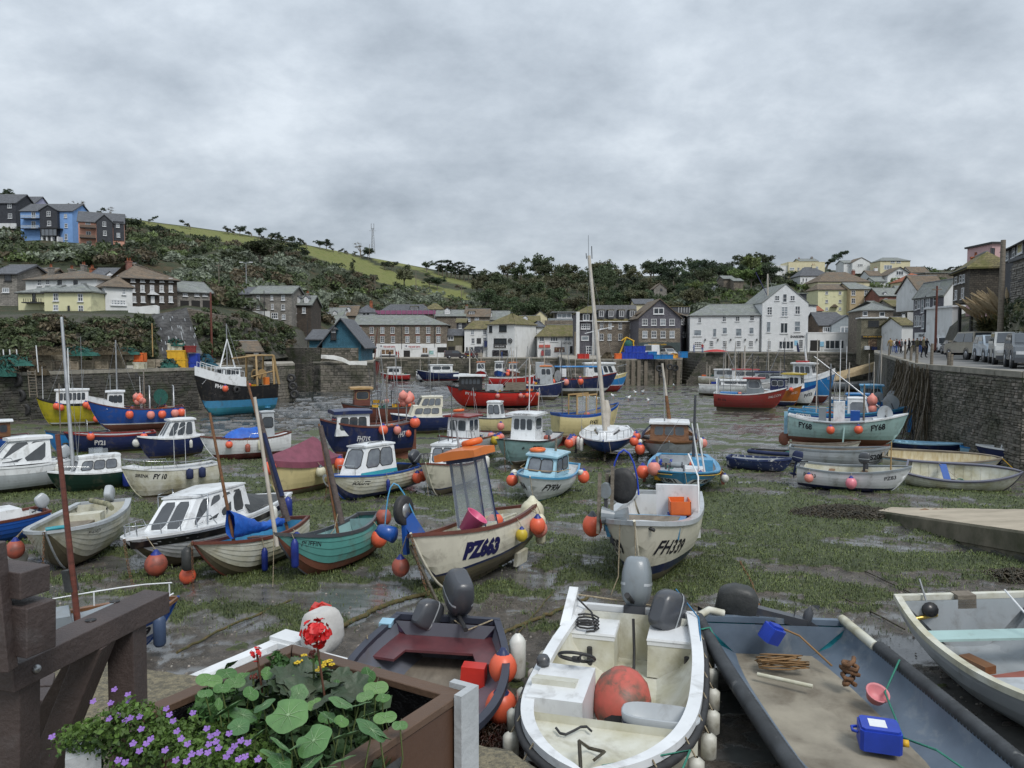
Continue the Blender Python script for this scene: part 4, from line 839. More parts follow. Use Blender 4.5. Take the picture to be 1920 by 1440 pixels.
# ---- coloured houses on the left skyline
f=house('dark slate-hung house at the far left edge of the skyline',-25,30,418,381,366,195,dep=9,wall=SLD,rm=RDK,wins=[(18,386,7,8),(19,405,7,9)]);f.panel('white_base',2,424,58,10,PLW,.3)
house('lilac-walled house half hidden behind the far-left slate house',30,64,392,382,370,222,wall=mk('lilac render',(.42,.42,.58),rough=.9),rm=RDK)
f=house('bright blue house with a dark slate gable and glazed balcony room',40,137,460,396,384,187,dep=9,wall=PLBU,rm=RDK,wins=[(63,403,8,12,2,1),(63,421,8,12,2,1),(123,405,5,7),(124,423,5,8),(124,444,5,11,1,2)])
def gableproj(f,x0,x1,yb,ye,ya,wall,d=1.2,wins=(),rm=None):
 a,b=f.at(x0,yb),f.at(x1,yb);L=(b-a).length;h=f.at(x0,ye).z-a.z;r=f.at((x0+x1)/2,ya).z-a.z;M=f.M(a,d)
 mb=MB();mb.prism([(0,-1),(L,-1),(L,h),(L/2,r),(0,h)],0,d+4,wall);mb.build('gable',f.root,M)
 roofmesh(L,d+4.1,h,r,'front',0,0,.2,rm or RDK).build('gable_roof',f.root,M)
 for w in wins:f.win(*w[:4],*(w[4:6]if len(w)>5 else(2,2)),off=d,**(w[6]if len(w)>6 else{}))
gableproj(f,80,113,441,396,386,SLD,1.0,[(96,402,7,9),(97,420,7,9)])
f.win(102,438,30,14,4,1,FRD,GLASSG,off=2.2,sill=False);f.panel('balcony_floor',62,411,34,1.2,FRD,1.3);f.panel('balcony_floor',62,430,34,1.2,FRD,1.3);f.panel('conservatory_roof',101,430,36,2,FRD,2.4)
for x in(88,97,106,117):f.panel('white_column',x,453,3,15,FRW,2.0)
for y in(407,426):f.panel('glass_balustrade',62,y,34,5,CLEAR,.03,off=1.25)
f=house('pink house with a dark slate gable and timber retaining wall',148,233,468,415,401,176,180,dep=9,wall=PLPK,rm=RDK,wins=[(165,422,9,13,2,1),(166,440,9,12,2,1),(167,457,9,10,2,1),(198,455,6,9),(223,461,5,11,1,2)])
gableproj(f,182,212,451,416,404,SLD,.8,[(196,421,6,9),(197,438,6,9)]);f.panel('slate_panel',222.5,433,20,36,SLD,.2)
f.win(221,423,6,7,off=.2);f.win(222,441,6,8,off=.2)
for y in(428,447):f.panel('balcony_floor',165,y,30,1.2,FRD,1.3);f.panel('balustrade',165,y-3,30,5,mk('bronze glass',(.16,.11,.08),rough=.2),.05,off=1.2)
f.panel('retaining_wall',196,474,76,13,WOODG,1.5)
# ---- the row on the cliff
house('grey stone cottage at the left edge above the cliff',-14,33,572,514,499,100,wall=STNG,rm=RDK,wins=[(15,521,13,12,3,1,DG),(11,544,13,9,3,1)])
house('low cottage with a skylight roof beside the grey stone cottage',33,78,560,526,505,104,rm=RBR,wins=[(46,531,9,8)],wall=STNG)
house('long white house with black timber strips behind the yellow house',50,183,592,525,510,99,97,dep=9,rm=RBR,hl=4,hr=6,wins=[(74,530,8,12),(90,529,7,10,2,2),(112,529,8,9,2,2,DG),(142,531,8,10,2,2,DG)],chim=[(131,5,504),(85,4,500)])
f=house('pale yellow house with a hipped slate roof above the cliff',35,88,590,549,537,91,dep=7,wall=PLY,rm=RSL,hl=3,wins=[(64,557,7,15,1,2,DG)]);f.panel('balcony',68,568,36,2,FRD,1.0)
for x in range(54,87,4):f.panel('baluster',x,564,.5,7,FRD,.04,off=.95)
f=house('pale yellow front wing with six windows above the cliff',84,171,592,547,533,89,dep=7,wall=PLY,rm=RSL,hl=3,hr=3,wins=[(105,557,9,15),(151,558,9,15),(105,577,9,12),(152,579,9,13,2,2),(129,578,4,10,1,1,DG)])
f=house('dark slate-roofed house behind the small white cottage',160,240,560,524,505,106,wall=SLD,rm=RDK,chim=[(173,5,503,ROR),(157,6,497)]);dormer(f,201,519,11,9)
house('small white cottage with a hipped roof and a strip of windows',198,249,583,537,520,92,94,dep=6,rm=RBR,hl=2.2,hr=1,wins=[(232,547,7,11),(222,567,28,11,5,2)])
f=house('tall dark stone house with fifteen white sash windows',234,333,576,520,498,96,100,dep=9,wall=STND,rm=RBR,hl=2.5,hr=5,ov=.4,wins=grid((249,267,285,303,320),(525,),8,7,3,2)+grid((249,267,285,303,320),(541,),8,13,3,4)+grid((251,268,303,320),(561,),8,12,3,4),chim=[(233,9,493,REDB)])
f.panel('door',286,562,7,13,FRW,.15);mb=MB();p=f.at(286,553);mb.prism([(-.7,0),(.7,0),(0,.45)],-.6,0,FRW);mb.build('porch',f.root,f.M(p))
f=house('low stone house with three windows above open garages',333,397,578,547,531,101,104,dep=7,wall=STNG,rm=RSL,wins=[(347,551,8,9,2,2),(369,551,8,9),(384,551,8,9)])
for x in(346,367,388):f.panel('garage_opening',x,570,16,13,DOORD,.03)
f=house('grey slate terrace on the cliff with a white ground floor',473,547,603,551,538,128,dep=8,wall=STNG,rm=RSL,wins=[(484,558,6,9),(510,558,5,9),(531,558,7,10),(484,576,6,9),(511,575,5,10),(531,576,7,10),(532,594,7,9),(515,592,12,11,3,2),(484,593,6,9)]);f.panel('white_storey',490,592,33,17,PLW,.1)
f.win(484,593,6,8,off=.1)
f=house('narrow slate-hung end house of the cliff terrace',452,473,602,552,540,128.5,dep=7.5,wall=STNG,rm=RDK,wins=[(463,572,8,8),(463,589,6,11,1,2,DG)]);dormer(f,464,555,5,6,.2)
f=house('stone house with two attic dormers right of the slate terrace',547,583,606,572,556,131,dep=7,wall=STND,rm=RSL,wins=[(553,582,7,11),(570,582,7,11),(553,599,7,9)],chim=[(577,4,550)])
dormer(f,556,563,6,9,.6);dormer(f,572,563,6,9,.6)
f=house('low roof with three small white gabled dormers',583,642,604,592,578,190,rm=RSL)
for x in(597,612,627):dormer(f,x,588,6,4,.3)
f=house('lichened roof with a single dormer behind the warehouse',632,668,605,592,574,194,rm=RBR,wall=STN);dormer(f,651,583,6,8,1.2)
house('hip-roofed house with a white band of small windows',666,702,600,586,572,196,rm=RDK,hl=2.5,hr=2.5,wins=[(683,589,4,3,1,1,DG),(690,589,4,3,1,1,DG)],chim=[(696,5,566,ROR)])
f=house('house wrapped in purple scaffold sheeting below the hillside',706,812,600,588,572,202,rm=RDK,hl=3,hr=3,wall=STN);dormer(f,775,578,12,6,1.5,False,nx=3,ny=1)
PURP=mk('purple sheeting',(.30,.10,.19),(.24,.08,.16),rough=.6,sc_=2,bump=.5);p0=P(702,590,175)
rt=empty('scaffold',MI4,'purple-sheeted scaffold along the eaves above the stone warehouse','scaffold')
for i in range(6):x=703+i*19;mb=MB();a=P(x,589,199);b=P(x+18.6,582,199);mb.box(a.x,b.x,199+ru(0,.1),199.15,a.z,b.z,PURP);mb.build('sheet',rt)
for i in range(12):x=703+i*10;mb=MB();mb.tube([P(x,592,198.9),P(x,580,198.9)],.05,5,STEEL);mb.build('pole',rt)
house('small hip-roofed house right of the purple scaffold',797,830,600,580,569,204,rm=RMO,hl=2,hr=2)
f=house('stone house with a white dormer above the dark tower house',818,872,606,593,582,200,rm=RSL,wall=STN,chim=[(875,5,574)]);dormer(f,838,585,8,7,1)
f=house('stone house with a boxy dormer behind the white houses',872,918,608,594,580,200,rm=RBR,wall=STN,wins=[(878,599,8,8),(894,600,8,9)]);dormer(f,884,587,10,6,1,False)
f=house('grey-roofed house behind the mossy hipped roof',914,955,606,600,584,205,rm=RSL);dormer(f,919,589,5,5,1)
f=house('mossy roof with one dormer right of the hipped white house',975,1012,608,605,593,205,rm=RMO);dormer(f,985,599,7,6,.8)
house('cream gabled house tucked behind the shop roofs',1000,1026,606,594,583,215,roof='front',wall=PLC,rm=RDK)
# ---- far quay
f=house('long brown stone warehouse with white shopfronts on the far quay',664,838,671,609,592,182,dep=11,wall=STN,rm=RSL,hr=6,wins=grid((674,697,717,736,763,783,803,822),(619,),7,12,2,3)+grid((675,698,717,737,764,784,803,822),(636,),7,12,2,3),cat='warehouse',name='warehouse')
for x in(674,697,717,736,763,783,803,822):
 for y in(611.5,628.5):f.panel('brick_lintel',x,y,10,2,REDB,.03)
f.panel('shop_wall',751,658,173,27,PLW,.12)
for x in(753,815):f.panel('downpipe',x,632,1,46,FRD,.12)
SHOPL=mk('lit shop interior',(.12,.07,.04),(.5,.35,.2),rough=.5,sc_=3.5,det=3,lo=.5,hi=.7)
for x in(727,774):f.panel('sign_board',x,650.5,31,7,FRW,.2);f.text('THE SHIP GIFTS',x+3,650.5,22,INKR,3.2,.24)
for x in(715,762):f.text('*',x,650.5,3,INKN,4,.24)
f.win(727,660,25,11,3,1,FRW,SHOPL,off=.12);f.panel('door',763,664,12,14,DOORD,.14,frame=FRD);f.win(797,657,11,12,2,1,FRW,SHOPL,off=.12);f.panel('poster',810,659,12,14,FRW,.18);f.panel('poster_picture',809,661,8,7,mk('green picture',(.12,.3,.16),(.35,.5,.6),rough=.5,sc_=2),.2);f.panel('shop_opening',829,656,18,10,DOORD,.14);f.panel('planter_strip',727,668,28,3,FRD,.5);f.panel('planter_strip',797,667,14,3,FRD,.5)
house('grey rendered end of the warehouse behind the blue boathouse',548,664,671,613,593,172,180,dep=11,wall=STNG,rm=RSL,hl=7,wins=[(573,621,6,8),(586,621,6,8),(558,636,6,7),(574,636,6,8),(600,622,5,8)],cat='warehouse',name='warehouse')
BLW=brickmat('blue boarding',(.045,.16,.23),(.04,.14,.205),(.012,.05,.08),.28,40,.03,.6,.6)
A0=P(604,648,109);f=house('blue boarded boathouse with a black window hood on the pier',604,677,648,643,598,109,dep=9,roof='front',wall=BLW,rm=RDK,ov=.7,cat='boathouse',name='boathouse')
for k in range(26):
 x=606+k*2.75;ya=598+abs(x-640.5)/36.5*45+3;f.panel('board_batten',x,(ya+647.5)/2,.55,647.5-ya,mk('batten blue',(.035,.125,.18),rough=.6),.05)
f.win(626,628,11,17,2,2,FRD,GLASS,off=.15,fw=.22);f.win(626,622,8,3.5,1,1,FRW,CURT,off=.25,sill=False)
mb=MB();mb.prism([(-.75,0),(.75,0),(0,.6)],-.5,0,RDK);mb.build('window_hood',f.root,f.M(f.at(626,618),.1))
f=house('low blue lean-to wing on the left of the boathouse',580,604,649,636,620,113,dep=8,wall=BLW,rm=RDK,cat='boathouse',name='boathouse_wing',ov=.5)
f=house('black tarred house with two white windows on the far quay',856,873,640,605,598,186,wall=SLD,rm=RMO,wins=[(863,611,5,9),(864,625,5,6)])
f=house('olive rendered store above a black garage door',838,868,670,629,618,183,183,dep=5,wall=mk('olive render',(.13,.12,.075),(.08,.075,.05),rough=.9,sc_=1),rm=RDK,wins=[(845,634,11,8,2,1)]);f.panel('garage_door',846.5,659,12,18,DOORD,.05);f.panel('beige_wall',860,658,12,20,CONC,.1)
f=house('white house with a mossy roof and a black bay window',871,915,669,617,602,182,dep=9,rm=RMO,hl=2,wins=[(886,623,6,9),(909,623,6,9),(887,639,6,10),(909,637,6,9),(883,655,8,8,2,1,DG)]);f.panel('hanging_board',898,639,8,10,FRD,.12);f.panel('bay',898,656,16,13,mk('black bay',(.03,.032,.04),(.08,.085,.1),rough=.2,sc_=3),.8);f.panel('door',875.5,658,3,14,DOORD,.06);f.panel('terrace_wall',885,665,40,7,CONC,1.5);f.panel('blue_awning',911,645,6,12,NAVY,.8)
f=house('white hip-roofed house with a ship wheel on its front',914,965,668,608,588,181,177,dep=10,rm=RMO,hl=4.0,hr=4.0,ov=.35,wins=[(920,617,6,12,1,1,DG),(943,616,14,12,1,1,{'fr':FRD,'gl':GLASS,'fw':.18}),(938,640,24,11,3,1,DG)])
f.panel('sign_board',937.5,649.5,23,5,FRD,.15,frame=FRW);f.text('WHEEL HOUSE',937.5,649.6,18,INKW,2.6,.2);f.panel('shopfront',938,662,29,11,mk('dark cafe front',(.02,.02,.025),(.12,.12,.13),rough=.2,sc_=3,lo=.5,hi=.7),.12);f.panel('menu_board',959,661,7,10,FRW,.1)
mb=MB();mb.M=MRo(rad(90),4,'X')
for i in range(24):
 a,b=i*math.pi/12,(i+1)*math.pi/12;mb.bar((.52*cos(a),.52*sin(a),0),(.52*cos(b),.52*sin(b),0),.12,.1,FRD)
for i in range(8):a=i*math.pi/4;mb.bar((0,0,0),(.66*cos(a),.66*sin(a),0),.06,.06,FRD)
mb.build('ship_wheel',f.root,f.M(f.at(957,639),.15))
sf=Fac(f.root,P(965,645,177),P(987,645,188.3))
for x in(973.5,978.5,984):sf.win(x,617,2.2,13,1,2,FRD,GLASS,sill=False)
for x in(972,977,981.5):sf.win(x,634,2.2,11,1,2,FRD,GLASS,sill=False)
f=house('plain white house with a grey hipped roof beside the gift shop',991,1022,668,613,603,186,dep=8,rm=RDK,hl=3,hr=2,wins=[(1004,619,5,9)]);f.panel('door',1000,656,5,13,DOORD,.06)
f=house('white shop with a thick mossy roof and red fascia',1008,1079,668,630,610,178,dep=9,rm=RMO,hl=2.5,ov=.5,wins=[(1016,636,9,9,2,1),(1039,636,14,9,3,1),(1064,635,10,9,2,1),(1049,655,19,8,3,1,{'fr':WOODM,'gl':SHOPL})],cat='shop',name='shop')
f.panel('fascia',1021,649,21,5,mk('red fascia',(.55,.12,.09),rough=.5),.25);f.panel('shop_opening',1024,661,17,12,GLASSG,.05);f.panel('red_box',1017,662,4,9,RED,.6);f.text('FATFACE',1063,644,16,INK,3.5,.1);f.panel('doorway',1071,656,5,14,DOORD,.05)
f=house('dark modern flat-roofed house with a glass balcony',1040,1078,612,586,580,200,roof='flat',wall=FRD,rm=LEADM,ov=.8,wins=[(1058,592,28,9,3,1,{'gl':CURT})]);f.panel('glass_balustrade',1052,599,50,4,CLEAR,.05,off=1.2);f.panel('terrace_wall',1050,606,58,10,STN,1.4)
f=house('tall slate house with white side piers and a top balcony',1080,1119,668,587,575,165,dep=9,wall=SLH,rm=RMO,hl=3,wins=[(1098,612,17,10,4,2),(1097,634,14,9,1,1,{'gl':CURT}),(1106,657,14,16,3,3)])
f.panel('balcony_opening',1097,595,24,13,DOORD,.03);f.win(1099,595,12,12,2,1,FRW,GLASS,off=.05);f.panel('balcony_slab',1097,602,28,1.5,FRW,.8)
for x in(1083,1113):f.panel('white_pier',x,626,6,82,PLW,.9)
f=house('long stone building with four attic windows on the quay',1119,1197,669,603,586,163,dep=10,wall=STN,rm=RMO,wins=grid((1128,1144,1163,1184),(611,),6.5,11,2,2)+grid((1128,1143,1163,1184),(632,),7,12,2,2),chim=())
f.panel('gutter_board',1158,603,78,1.2,FRW,.35)
a,b=f.at(1119,603),f.at(1197,603);mb=MB();L=(b-a).length;zt=P(1158,572,166).z-a.z;mb.add([(0,.8,0),(L,.8,0),(L,3,zt),(0,3,zt),(0,9,0),(L,9,0),(0,7,zt),(L,7,zt)],[(0,1,2,3),(3,2,7,6),(6,7,5,4),(0,3,6,4),(1,5,7,2)],RDK);mb.build('attic',f.root,f.M(a))
for x in(1128,1146,1166,1186):dormer(f,x,588,9,11,.4,False,RDK,RMO,2,1)
f=house('slate-hung gabled tavern over brown stone on the quay',1197,1275,669,595,561,152,dep=14,roof='front',wall=SLH,rm=RBR,ov=.4,wins=[(1235,583,20,12,2,1)]+grid((1209,1226,1243,1260),(604,),10,12,3,2),cat='tavern',name='tavern')
f.panel('stone_storey',1236,642,78,53,STN,.12)
for x in(1209,1226,1243,1260):f.win(x,627,9,13,3,2,off=.12)
f.panel('tavern_front',1236,655,78,26,mk('dark green front',(.035,.05,.05),(.05,.07,.07),rough=.5),.25);f.text('THE HARBOUR TAVERN',1232,646,34,YELP,2.6,.3,.01)
mb=MB();mb.prism([(-1.5,-1.3)]+[(1.5*cos(a),.2+1.2*sin(a))for a in[math.pi*i/10 for i in range(10,-1,-1)]]+[(1.5,-1.3)],-.06,.02,DOORD);mb.build('arch',f.root,f.M(f.at(1252,661),.25))
f=house('rear wing of the tavern with a row of roof windows',1275,1302,669,590,576,153,178,dep=9,wall=SLH,rm=RBR,wins=[(1279,603,3,12,1,2),(1284,603,3,12,1,2),(1292,602,3,12,1,2),(1283,627,5,12,2,2)])
for x in(1277,1282,1287,1292,1297):dormer(f,x,581,2.6,10,.5,False)
# ---- the white pub
f=house('long whitewashed pub wing with a slate roof on the quay',1293,1427,661,592,572,152,150,dep=10,wall=PLB,rm=RSL,hl=4.2,ov=.2,cat='pub',name='pub_wing',wins=[(1312,600,6,10),(1358,598,7,9),(1383,598,8,9),(1410,596,8,10),(1308,624,15,12,1,1,{'gl':CURT}),(1340,624,7,16,1,1,{'gl':CURT}),(1359,620,9,12,1,1,{'gl':CURT}),(1385,623,12,15,1,1,{'gl':CURT}),(1409,620,9,12,1,1,{'gl':CURT}),(1309,646,14,11,4,3)]+grid((1334,1359,1385,1408),(644.5,),8,11,3,3,{'fr':FRW,'gl':GLASS}))
for x in(1322,1346,1370,1397,1419):f.panel('wall_lantern',x,637,1.8,3.5,FRD,.35)
f.panel('black_plinth',1360,660,134,2.4,FRD,.08);f.panel('downpipe',1425,626,1.2,68,FRD,.15)
f=house('tall whitewashed gabled pub with its name on the wall',1428,1514,661,568,533,149.5,dep=13,roof='front',wall=PLB,rm=RSL,ov=.12,cat='pub',name='pub',wins=[(1457,559,9,10,2,2),(1471.5,559,8,15,1,2),(1486,559,9,10,2,2),(1443,583,10,15,2,3),(1471,584,12,18,2,4),(1495.5,581.5,10,15,2,2),(1441,613,8,20,1,1,{'gl':CURT}),(1470,615,14,20,2,1),(1495,612,11,20,1,2,{'gl':CURT}),(1442,647,7,16,2,4),(1474,647,29,16,4,1),(1501.6,645,8,16,2,4)])
f.text('SHARKSFIN',1495,631.5,26,INK,4.6,.05,.03);f.panel('blue_notice',1492.5,643,6,9,mk('blue notice',(.25,.5,.68),rough=.5),.08);f.panel('black_plinth',1471,660.3,86,2,FRD,.08)
house('white side range of the pub with a dark glazed roof storey',1496,1529,659,571,545,164,170,dep=7,roof='flat',wall=PLB,rm=RDK,wins=[(1519,602,3,10,1,2),(1523,602,3,10,1,2)])
house('slate-clad rooftop room behind the pub gable',1490,1512,580,551,545,168,dep=5,roof='flat',wall=SLD,rm=RSL)
f=house('single-storey white shop with tall folding windows by the pub',1514,1614,659,625,622,149,dep=9,roof='flat',ov=.05,wall=PLW,rm=PLW,cat='shop',name='shop',wins=[(1565,646,36,17,4,1,{'gl':GLASS})]);f.panel('open_doorway',1528,648,18,20,DOORD,.03,frame=FRW);f.panel('blue_notice',1541,645,7,9,mk('blue notice',(.25,.5,.68),rough=.5),.1);f.panel('map_board',1607,646,9,6,mk('map',(.2,.45,.55),(.5,.55,.2),rough=.5,sc_=4),.1)
f=house('stone upper house with a blue-grey gable over the white shop',1536,1602,628,610,587,154,dep=8,wall=STNB,rm=RDK,hr=2,wins=[(1551,618,17,10,4,1)]);gableproj(f,1556,1611,626,609,592,mk('pale slate gable',(.30,.34,.36),(.24,.27,.29),rough=.7,sc_=2),.8,[(1584,619,23,13,3,1)])
house('roofs between the pub and the stone shop',1528,1548,620,595,588,168,rm=RSL,wall=STN);house('low building with an orange tiled roof behind the pub',1527,1542,590,583,573,180,rm=ROR,wall=PLC)
f=house('stone leather shop with a mossy front and black fascia',1614,1661,658,597,590,136,135,dep=4,roof='flat',wall=SLM,rm=FRW,wins=[(1638,607,20,12,4,3,DG)],cat='shop',name='leather_shop');f.panel('fascia',1638,631.5,46,4.5,FRD,.4);f.text('THE LEATHER SHOP',1636,631.5,38,YELP,2.4,.46,.01);f.panel('shop_opening',1636,643,16,15,SHOPL,.1);f.panel('white_stall',1624,652,8,7,FRW,1.2);f.panel('blue_stall',1637,653,10,6,NAVY,1.2);f.panel('folded_umbrella',1655,642,4,12,FRW,1)
f=house('upper storey with a grey gabled roof behind the leather shop',1613,1673,640,582,566,140,139,dep=9,wall=STN,rm=RSL,hl=3.5,hr=3.5,wins=[(1622,588,9,8,1,1),(1654,589,10,8,1,1)]);f.panel('blue_side',1667,620,12,48,mk('pale blue render',(.35,.43,.52),rough=.9),.6)
f=house('tall narrow mossy stone house up the lane',1673,1700,640,575,563,150,dep=8,wall=STNG,rm=RMO,wins=[(1694,590,8,7,1,1)]);house('white walled house at the foot of the lane',1690,1712,650,610,596,128,dep=7,rm=RMO,wins=[(1694,592,5,5)])
house('stone house with a mossy roof behind the lane',1662,1712,610,580,563,160,rm=RMO,hl=1,hr=2,wins=grid((1672,1684),(590,),5,7))
# ---- right bank houses
f=house('grey slate-hung house with tall white sash windows by the road',1711,1767,643,560,530,112,104,dep=3,wall=SLH,rm=RSL,ov=.15,down=4,wins=[(1718,572,4,18,1,2),(1723.5,570,4,18,1,2),(1730,574,5,25,1,2),(1740,567,8,19,2,2),(1753,564,5,20,1,2),(1717,602,3.5,20,1,2),(1721.5,602,3.5,20,1,2),(1726,602,3.5,20,1,2),(1731.5,603,4.5,26,1,2),(1744,600,9,21,2,3),(1760,597,4,20,1,2)])
f.panel('white_storey',1741,632,52,18,PLW,.1);f.panel('downpipe',1735,595,.8,80,FRD,.12);f.text('LIFEBOAT',1729,629,10,INK,5,.15)
p_=P(1767,645,104);f2=Fac(f.root,p_,p_+f.n*-3);a=Vec((p_.x,p_.y,RZ));zt=f.ze+f.root.matrix_world.translation.z-RZ;mb=MB();L=f2.L;mb.prism([(0,-3),(L,-3),(L,zt*.98),(L*.5,zt+f.zr-f.ze),(0,zt)],-.08,.3,PLW);mb.build('white_gable',f.root,f2.M(a))
f2.panel('dark_garage',1789,590,12,17,DOORD,.1)
house('white side cottage under the shingled house',1784,1798,640,576,572,96,dep=6,roof='flat',rm=FRW)
f=house('brown shingled house jutting out over the bank',1786,1817,572,512,484,80,73,dep=3.4,wall=TIMB,rm=RMO,hl=1.5,hr=1.5,down=.0,ov=.35,wins=[(1793,526,4,15,1,2),(1801.5,523,4,15,1,2),(1807.5,522,4,15,1,2),(1793,553,4,19,1,2),(1805.5,550,4.5,20,1,2)],chim=[(1826,4,482,ROR)])
rt=f.root
for x in(1800,1822,1835):mb=MB();a=P(x,575,80);mb.bar(a,(a.x,a.y,a.z-5),.25,.25,FRD);mb.build('stilt',rt,rt.matrix_world.inverted())
f=house('pale pink cottage behind the pampas grass',1834,1876,620,535,512,88,84,dep=7,wall=PLPP,rm=RMO,wins=[(1846,538,4,12,1,2)],down=6)
f=house('pink and white tower room above the right bank',1856,1874,600,457,455,92,dep=5,roof='flat',wall=PLPP,rm=FRD,wins=[(1861,472,7,14,2,1,DG)])
f=house('tall slate-hung house at the right edge of the photo',1880,1990,640,470,405,66,50,dep=10,wall=SLD,rm=RBR,ov=.3,down=5,wins=[(1889,480,5,18,1,2),(1901,474,4,18,1,2),(1913,466,10,20,1,1,{'gl':mk('yellow blind',(.5,.45,.2),rough=.5)})])
f=house('rough stone net store at the right edge above the cars',1893,1990,688,492,470,53,44,dep=8,wall=STNG,rm=RDK,down=2,wins=[(1919,512,8,24,1,1,DG)],roof='flat',name='net_store')
a,b=Vec((*P(1893,645,53)[:2],0)),Vec((*P(1990,645,44)[:2],0))
facing(f.root,a[:2],b[:2],2,2,P(1893,494,53).z,.5,.16,STNG,0,dep=.08,seed=33)
for o in f.root.children:
 if o.name.startswith('stone'):o.matrix_local=f.root.matrix_world.inverted()
def bank():
 mb=MB();rows=[]
 prof=[(1704,655,640),(1725,654,634),(1745,654,612),(1765,655,600),(1790,656,590),(1815,658,585),(1835,660,580),(1860,664,575),(1893,672,570),(1930,684,575)]
 xs=np.linspace(1704,1930,40)
 for x in xs:
  yb=float(npi(x,[p[0]for p in prof],[p[1]for p in prof]));yt=float(npi(x,[p[0]for p in prof],[p[2]for p in prof]));d=(EYE-RZ)*F/(yb-645+.01)*.92;r=[]
  for i in range(14):
   t=i/13;dd=d+t*(10 if x<1850 else 3);p=P(x,yb+(yt-yb)*t,dd);n=(float(fbm(np.float64(x*.08),np.float64(i*.6),3))-.5)*1.6*sin(t*3.1);r.append((p.x-n*.3,p.y+n,p.z+n*.4))
  rows.append(r)
 mb.grid(rows,mk('bank earth',(.10,.095,.05),(.20,.18,.145),rough=.95,sc_=.5,det=9,bump=1.0,bsc=2,dirt=(.045,.06,.02),dsc=.8,dlo=.42,dhi=.6),True);mb.build('bank',kind='structure')
 rs=nrs(8);cs=[];
 for r in rows:
  for i in range(0,14):
   if rs.rand()<.5:cs.append((r[i][0],r[i][1]-.2,r[i][2]+.1))
 V,Q,col=leaves(cs,[.5]*len(cs),40,.16,rs,cols=[[(.05,.07,.026),(.10,.10,.045),(.028,.042,.017)][i%3]for i in range(len(cs))]);me=np_mesh('bank_plants',V,Q,LEAFA,False);a=me.color_attributes.new('leafcol','FLOAT_COLOR','POINT');a.data.foreach_set('color',np.concatenate([col,np.ones((len(col),1))],1).ravel());inst('bank_plants',me,kind='stuff',label='weeds and grass over the rocky bank beside the road')
bank()
# ---- houses up the right hill
f=house('long white stuccoed terrace on the right skyline',1478,1546,526,492,490,300,dep=9,roof='flat',wall=PLC,rm=PLC,ov=.05,wins=[(1485,504,9,5,2,1),(1497,504,4,5),(1506,505,5,6),(1485,516,9,4,3,1),(1520,503,5,5),(1532,502,5,5)]);house('lower left wing of the white skyline terrace',1433,1478,524,499,497,301,dep=9,roof='flat',wall=PLW,rm=PLW,ov=.05,wins=[(1454,507,4,5),(1467,507,4,5),(1443,512,4,4)])
house('slate attic on top of the white skyline terrace',1500,1534,492,490,486,305,rm=RSL,wall=PLC,chim=[(1522,4,483),(1498,2,485)])
house('white house with a dark hipped roof and tall chimney breast',1500,1558,545,517,502,252,dep=9,rm=RDK,hl=3,hr=4,wins=[(1506,525,3,6,1,2),(1512,525,3,6,1,2)],chim=[(1525,6,497,PLC)])
house('grey pantiled house above the yellow house',1533,1630,548,528,511,240,dep=12,rm=RBR,wall=PLC,hl=5,hr=5,chim=[(1600,5,508,REDB),(1570,5,513)])
f=house('tall yellow house with small brown sash windows',1533,1592,590,543,534,202,dep=9,rm=RBR,wall=PLY,hl=1.5,wins=grid((1550,1575),(549,565,579),5,6,2,2));mb=MB();mb.prism([(-1,0),(1,0),(0,.8)],-1,0,RBR);mb.build('porch',f.root,f.M(f.at(1563,576)))
f=house('buff stone house joined to the yellow house',1593,1639,588,542,531,200,dep=9,rm=RSL,wall=PLBG,hr=3,wins=grid((1600,1624),(549,564),7,9,2,2));f.win(1616,575,20,8,4,1,off=1.5)
house('half-timbered gabled house on the right skyline',1598,1632,502,492,483,330,roof='front',rm=RBR,wins=[(1613,497,10,4,3,1)]);house('white wing of the half-timbered skyline house',1582,1600,502,493,489,332,rm=RSL,wins=[(1590,497,4,4)])
house('modern cream house with a wide window on the skyline',1650,1706,512,489,484,320,dep=9,wall=PLC,rm=RSL,hl=3,hr=3,wins=[(1665,501,15,8,3,1),(1674,491,8,4,2,1),(1685,491,8,4,2,1)])
house('white house with a big chimney on the right hill',1630,1653,537,517,508,270,rm=RBR,chim=[(1642,6,503,PLW)],wins=[(1633,527,4,6,1,1,DG)]);house('white gabled house with a recessed balcony',1664,1709,526,515,501,268,roof='front',rm=RBR,ov=.5,wins=[(1687,512,14,8,3,1)])
house('brown-roofed bungalow right of the balcony house',1708,1742,520,511,501,275,rm=RBR,wins=[(1728,514,6,4)]);house('long low flat-roofed building on the right skyline',1735,1792,522,512,508,250,roof='flat',rm=RSL,wall=STN)
house('yellow house with an orange hipped roof on the hill',1695,1749,545,527,513,222,wall=PLC,rm=ROR,hl=4,hr=4,wins=[(1718,534,5,6)]);f=house('red brick house with a slate roof and white dormer',1649,1702,572,555,541,192,wall=REDB,rm=RSL,wins=[(1661,562,5,5),(1690,560,4,4)]);dormer(f,1661,552,4,4,.3)
house('white rendered house behind the red brick house',1690,1720,565,549,537,205,rm=RSL);house('mossy brown roof rising behind the slate-hung road house',1722,1775,556,545,518,140,rm=RBR);house('low grey bungalow beneath the white chimney house',1640,1660,536,528,521,262,rm=RSL)
house('small stone cottage alone in the wood',1226,1250,550,541,531,250,roof='front',wall=STNG,rm=RBR,wins=[(1240,543,4,4,1,1,DG)]);house('white box house with a glass front among the bushes',1317,1347,546,536,534,250,roof='flat',rm=PLW,ov=.05,wins=[(1333,541,18,8,3,1,{'gl':CURT})])
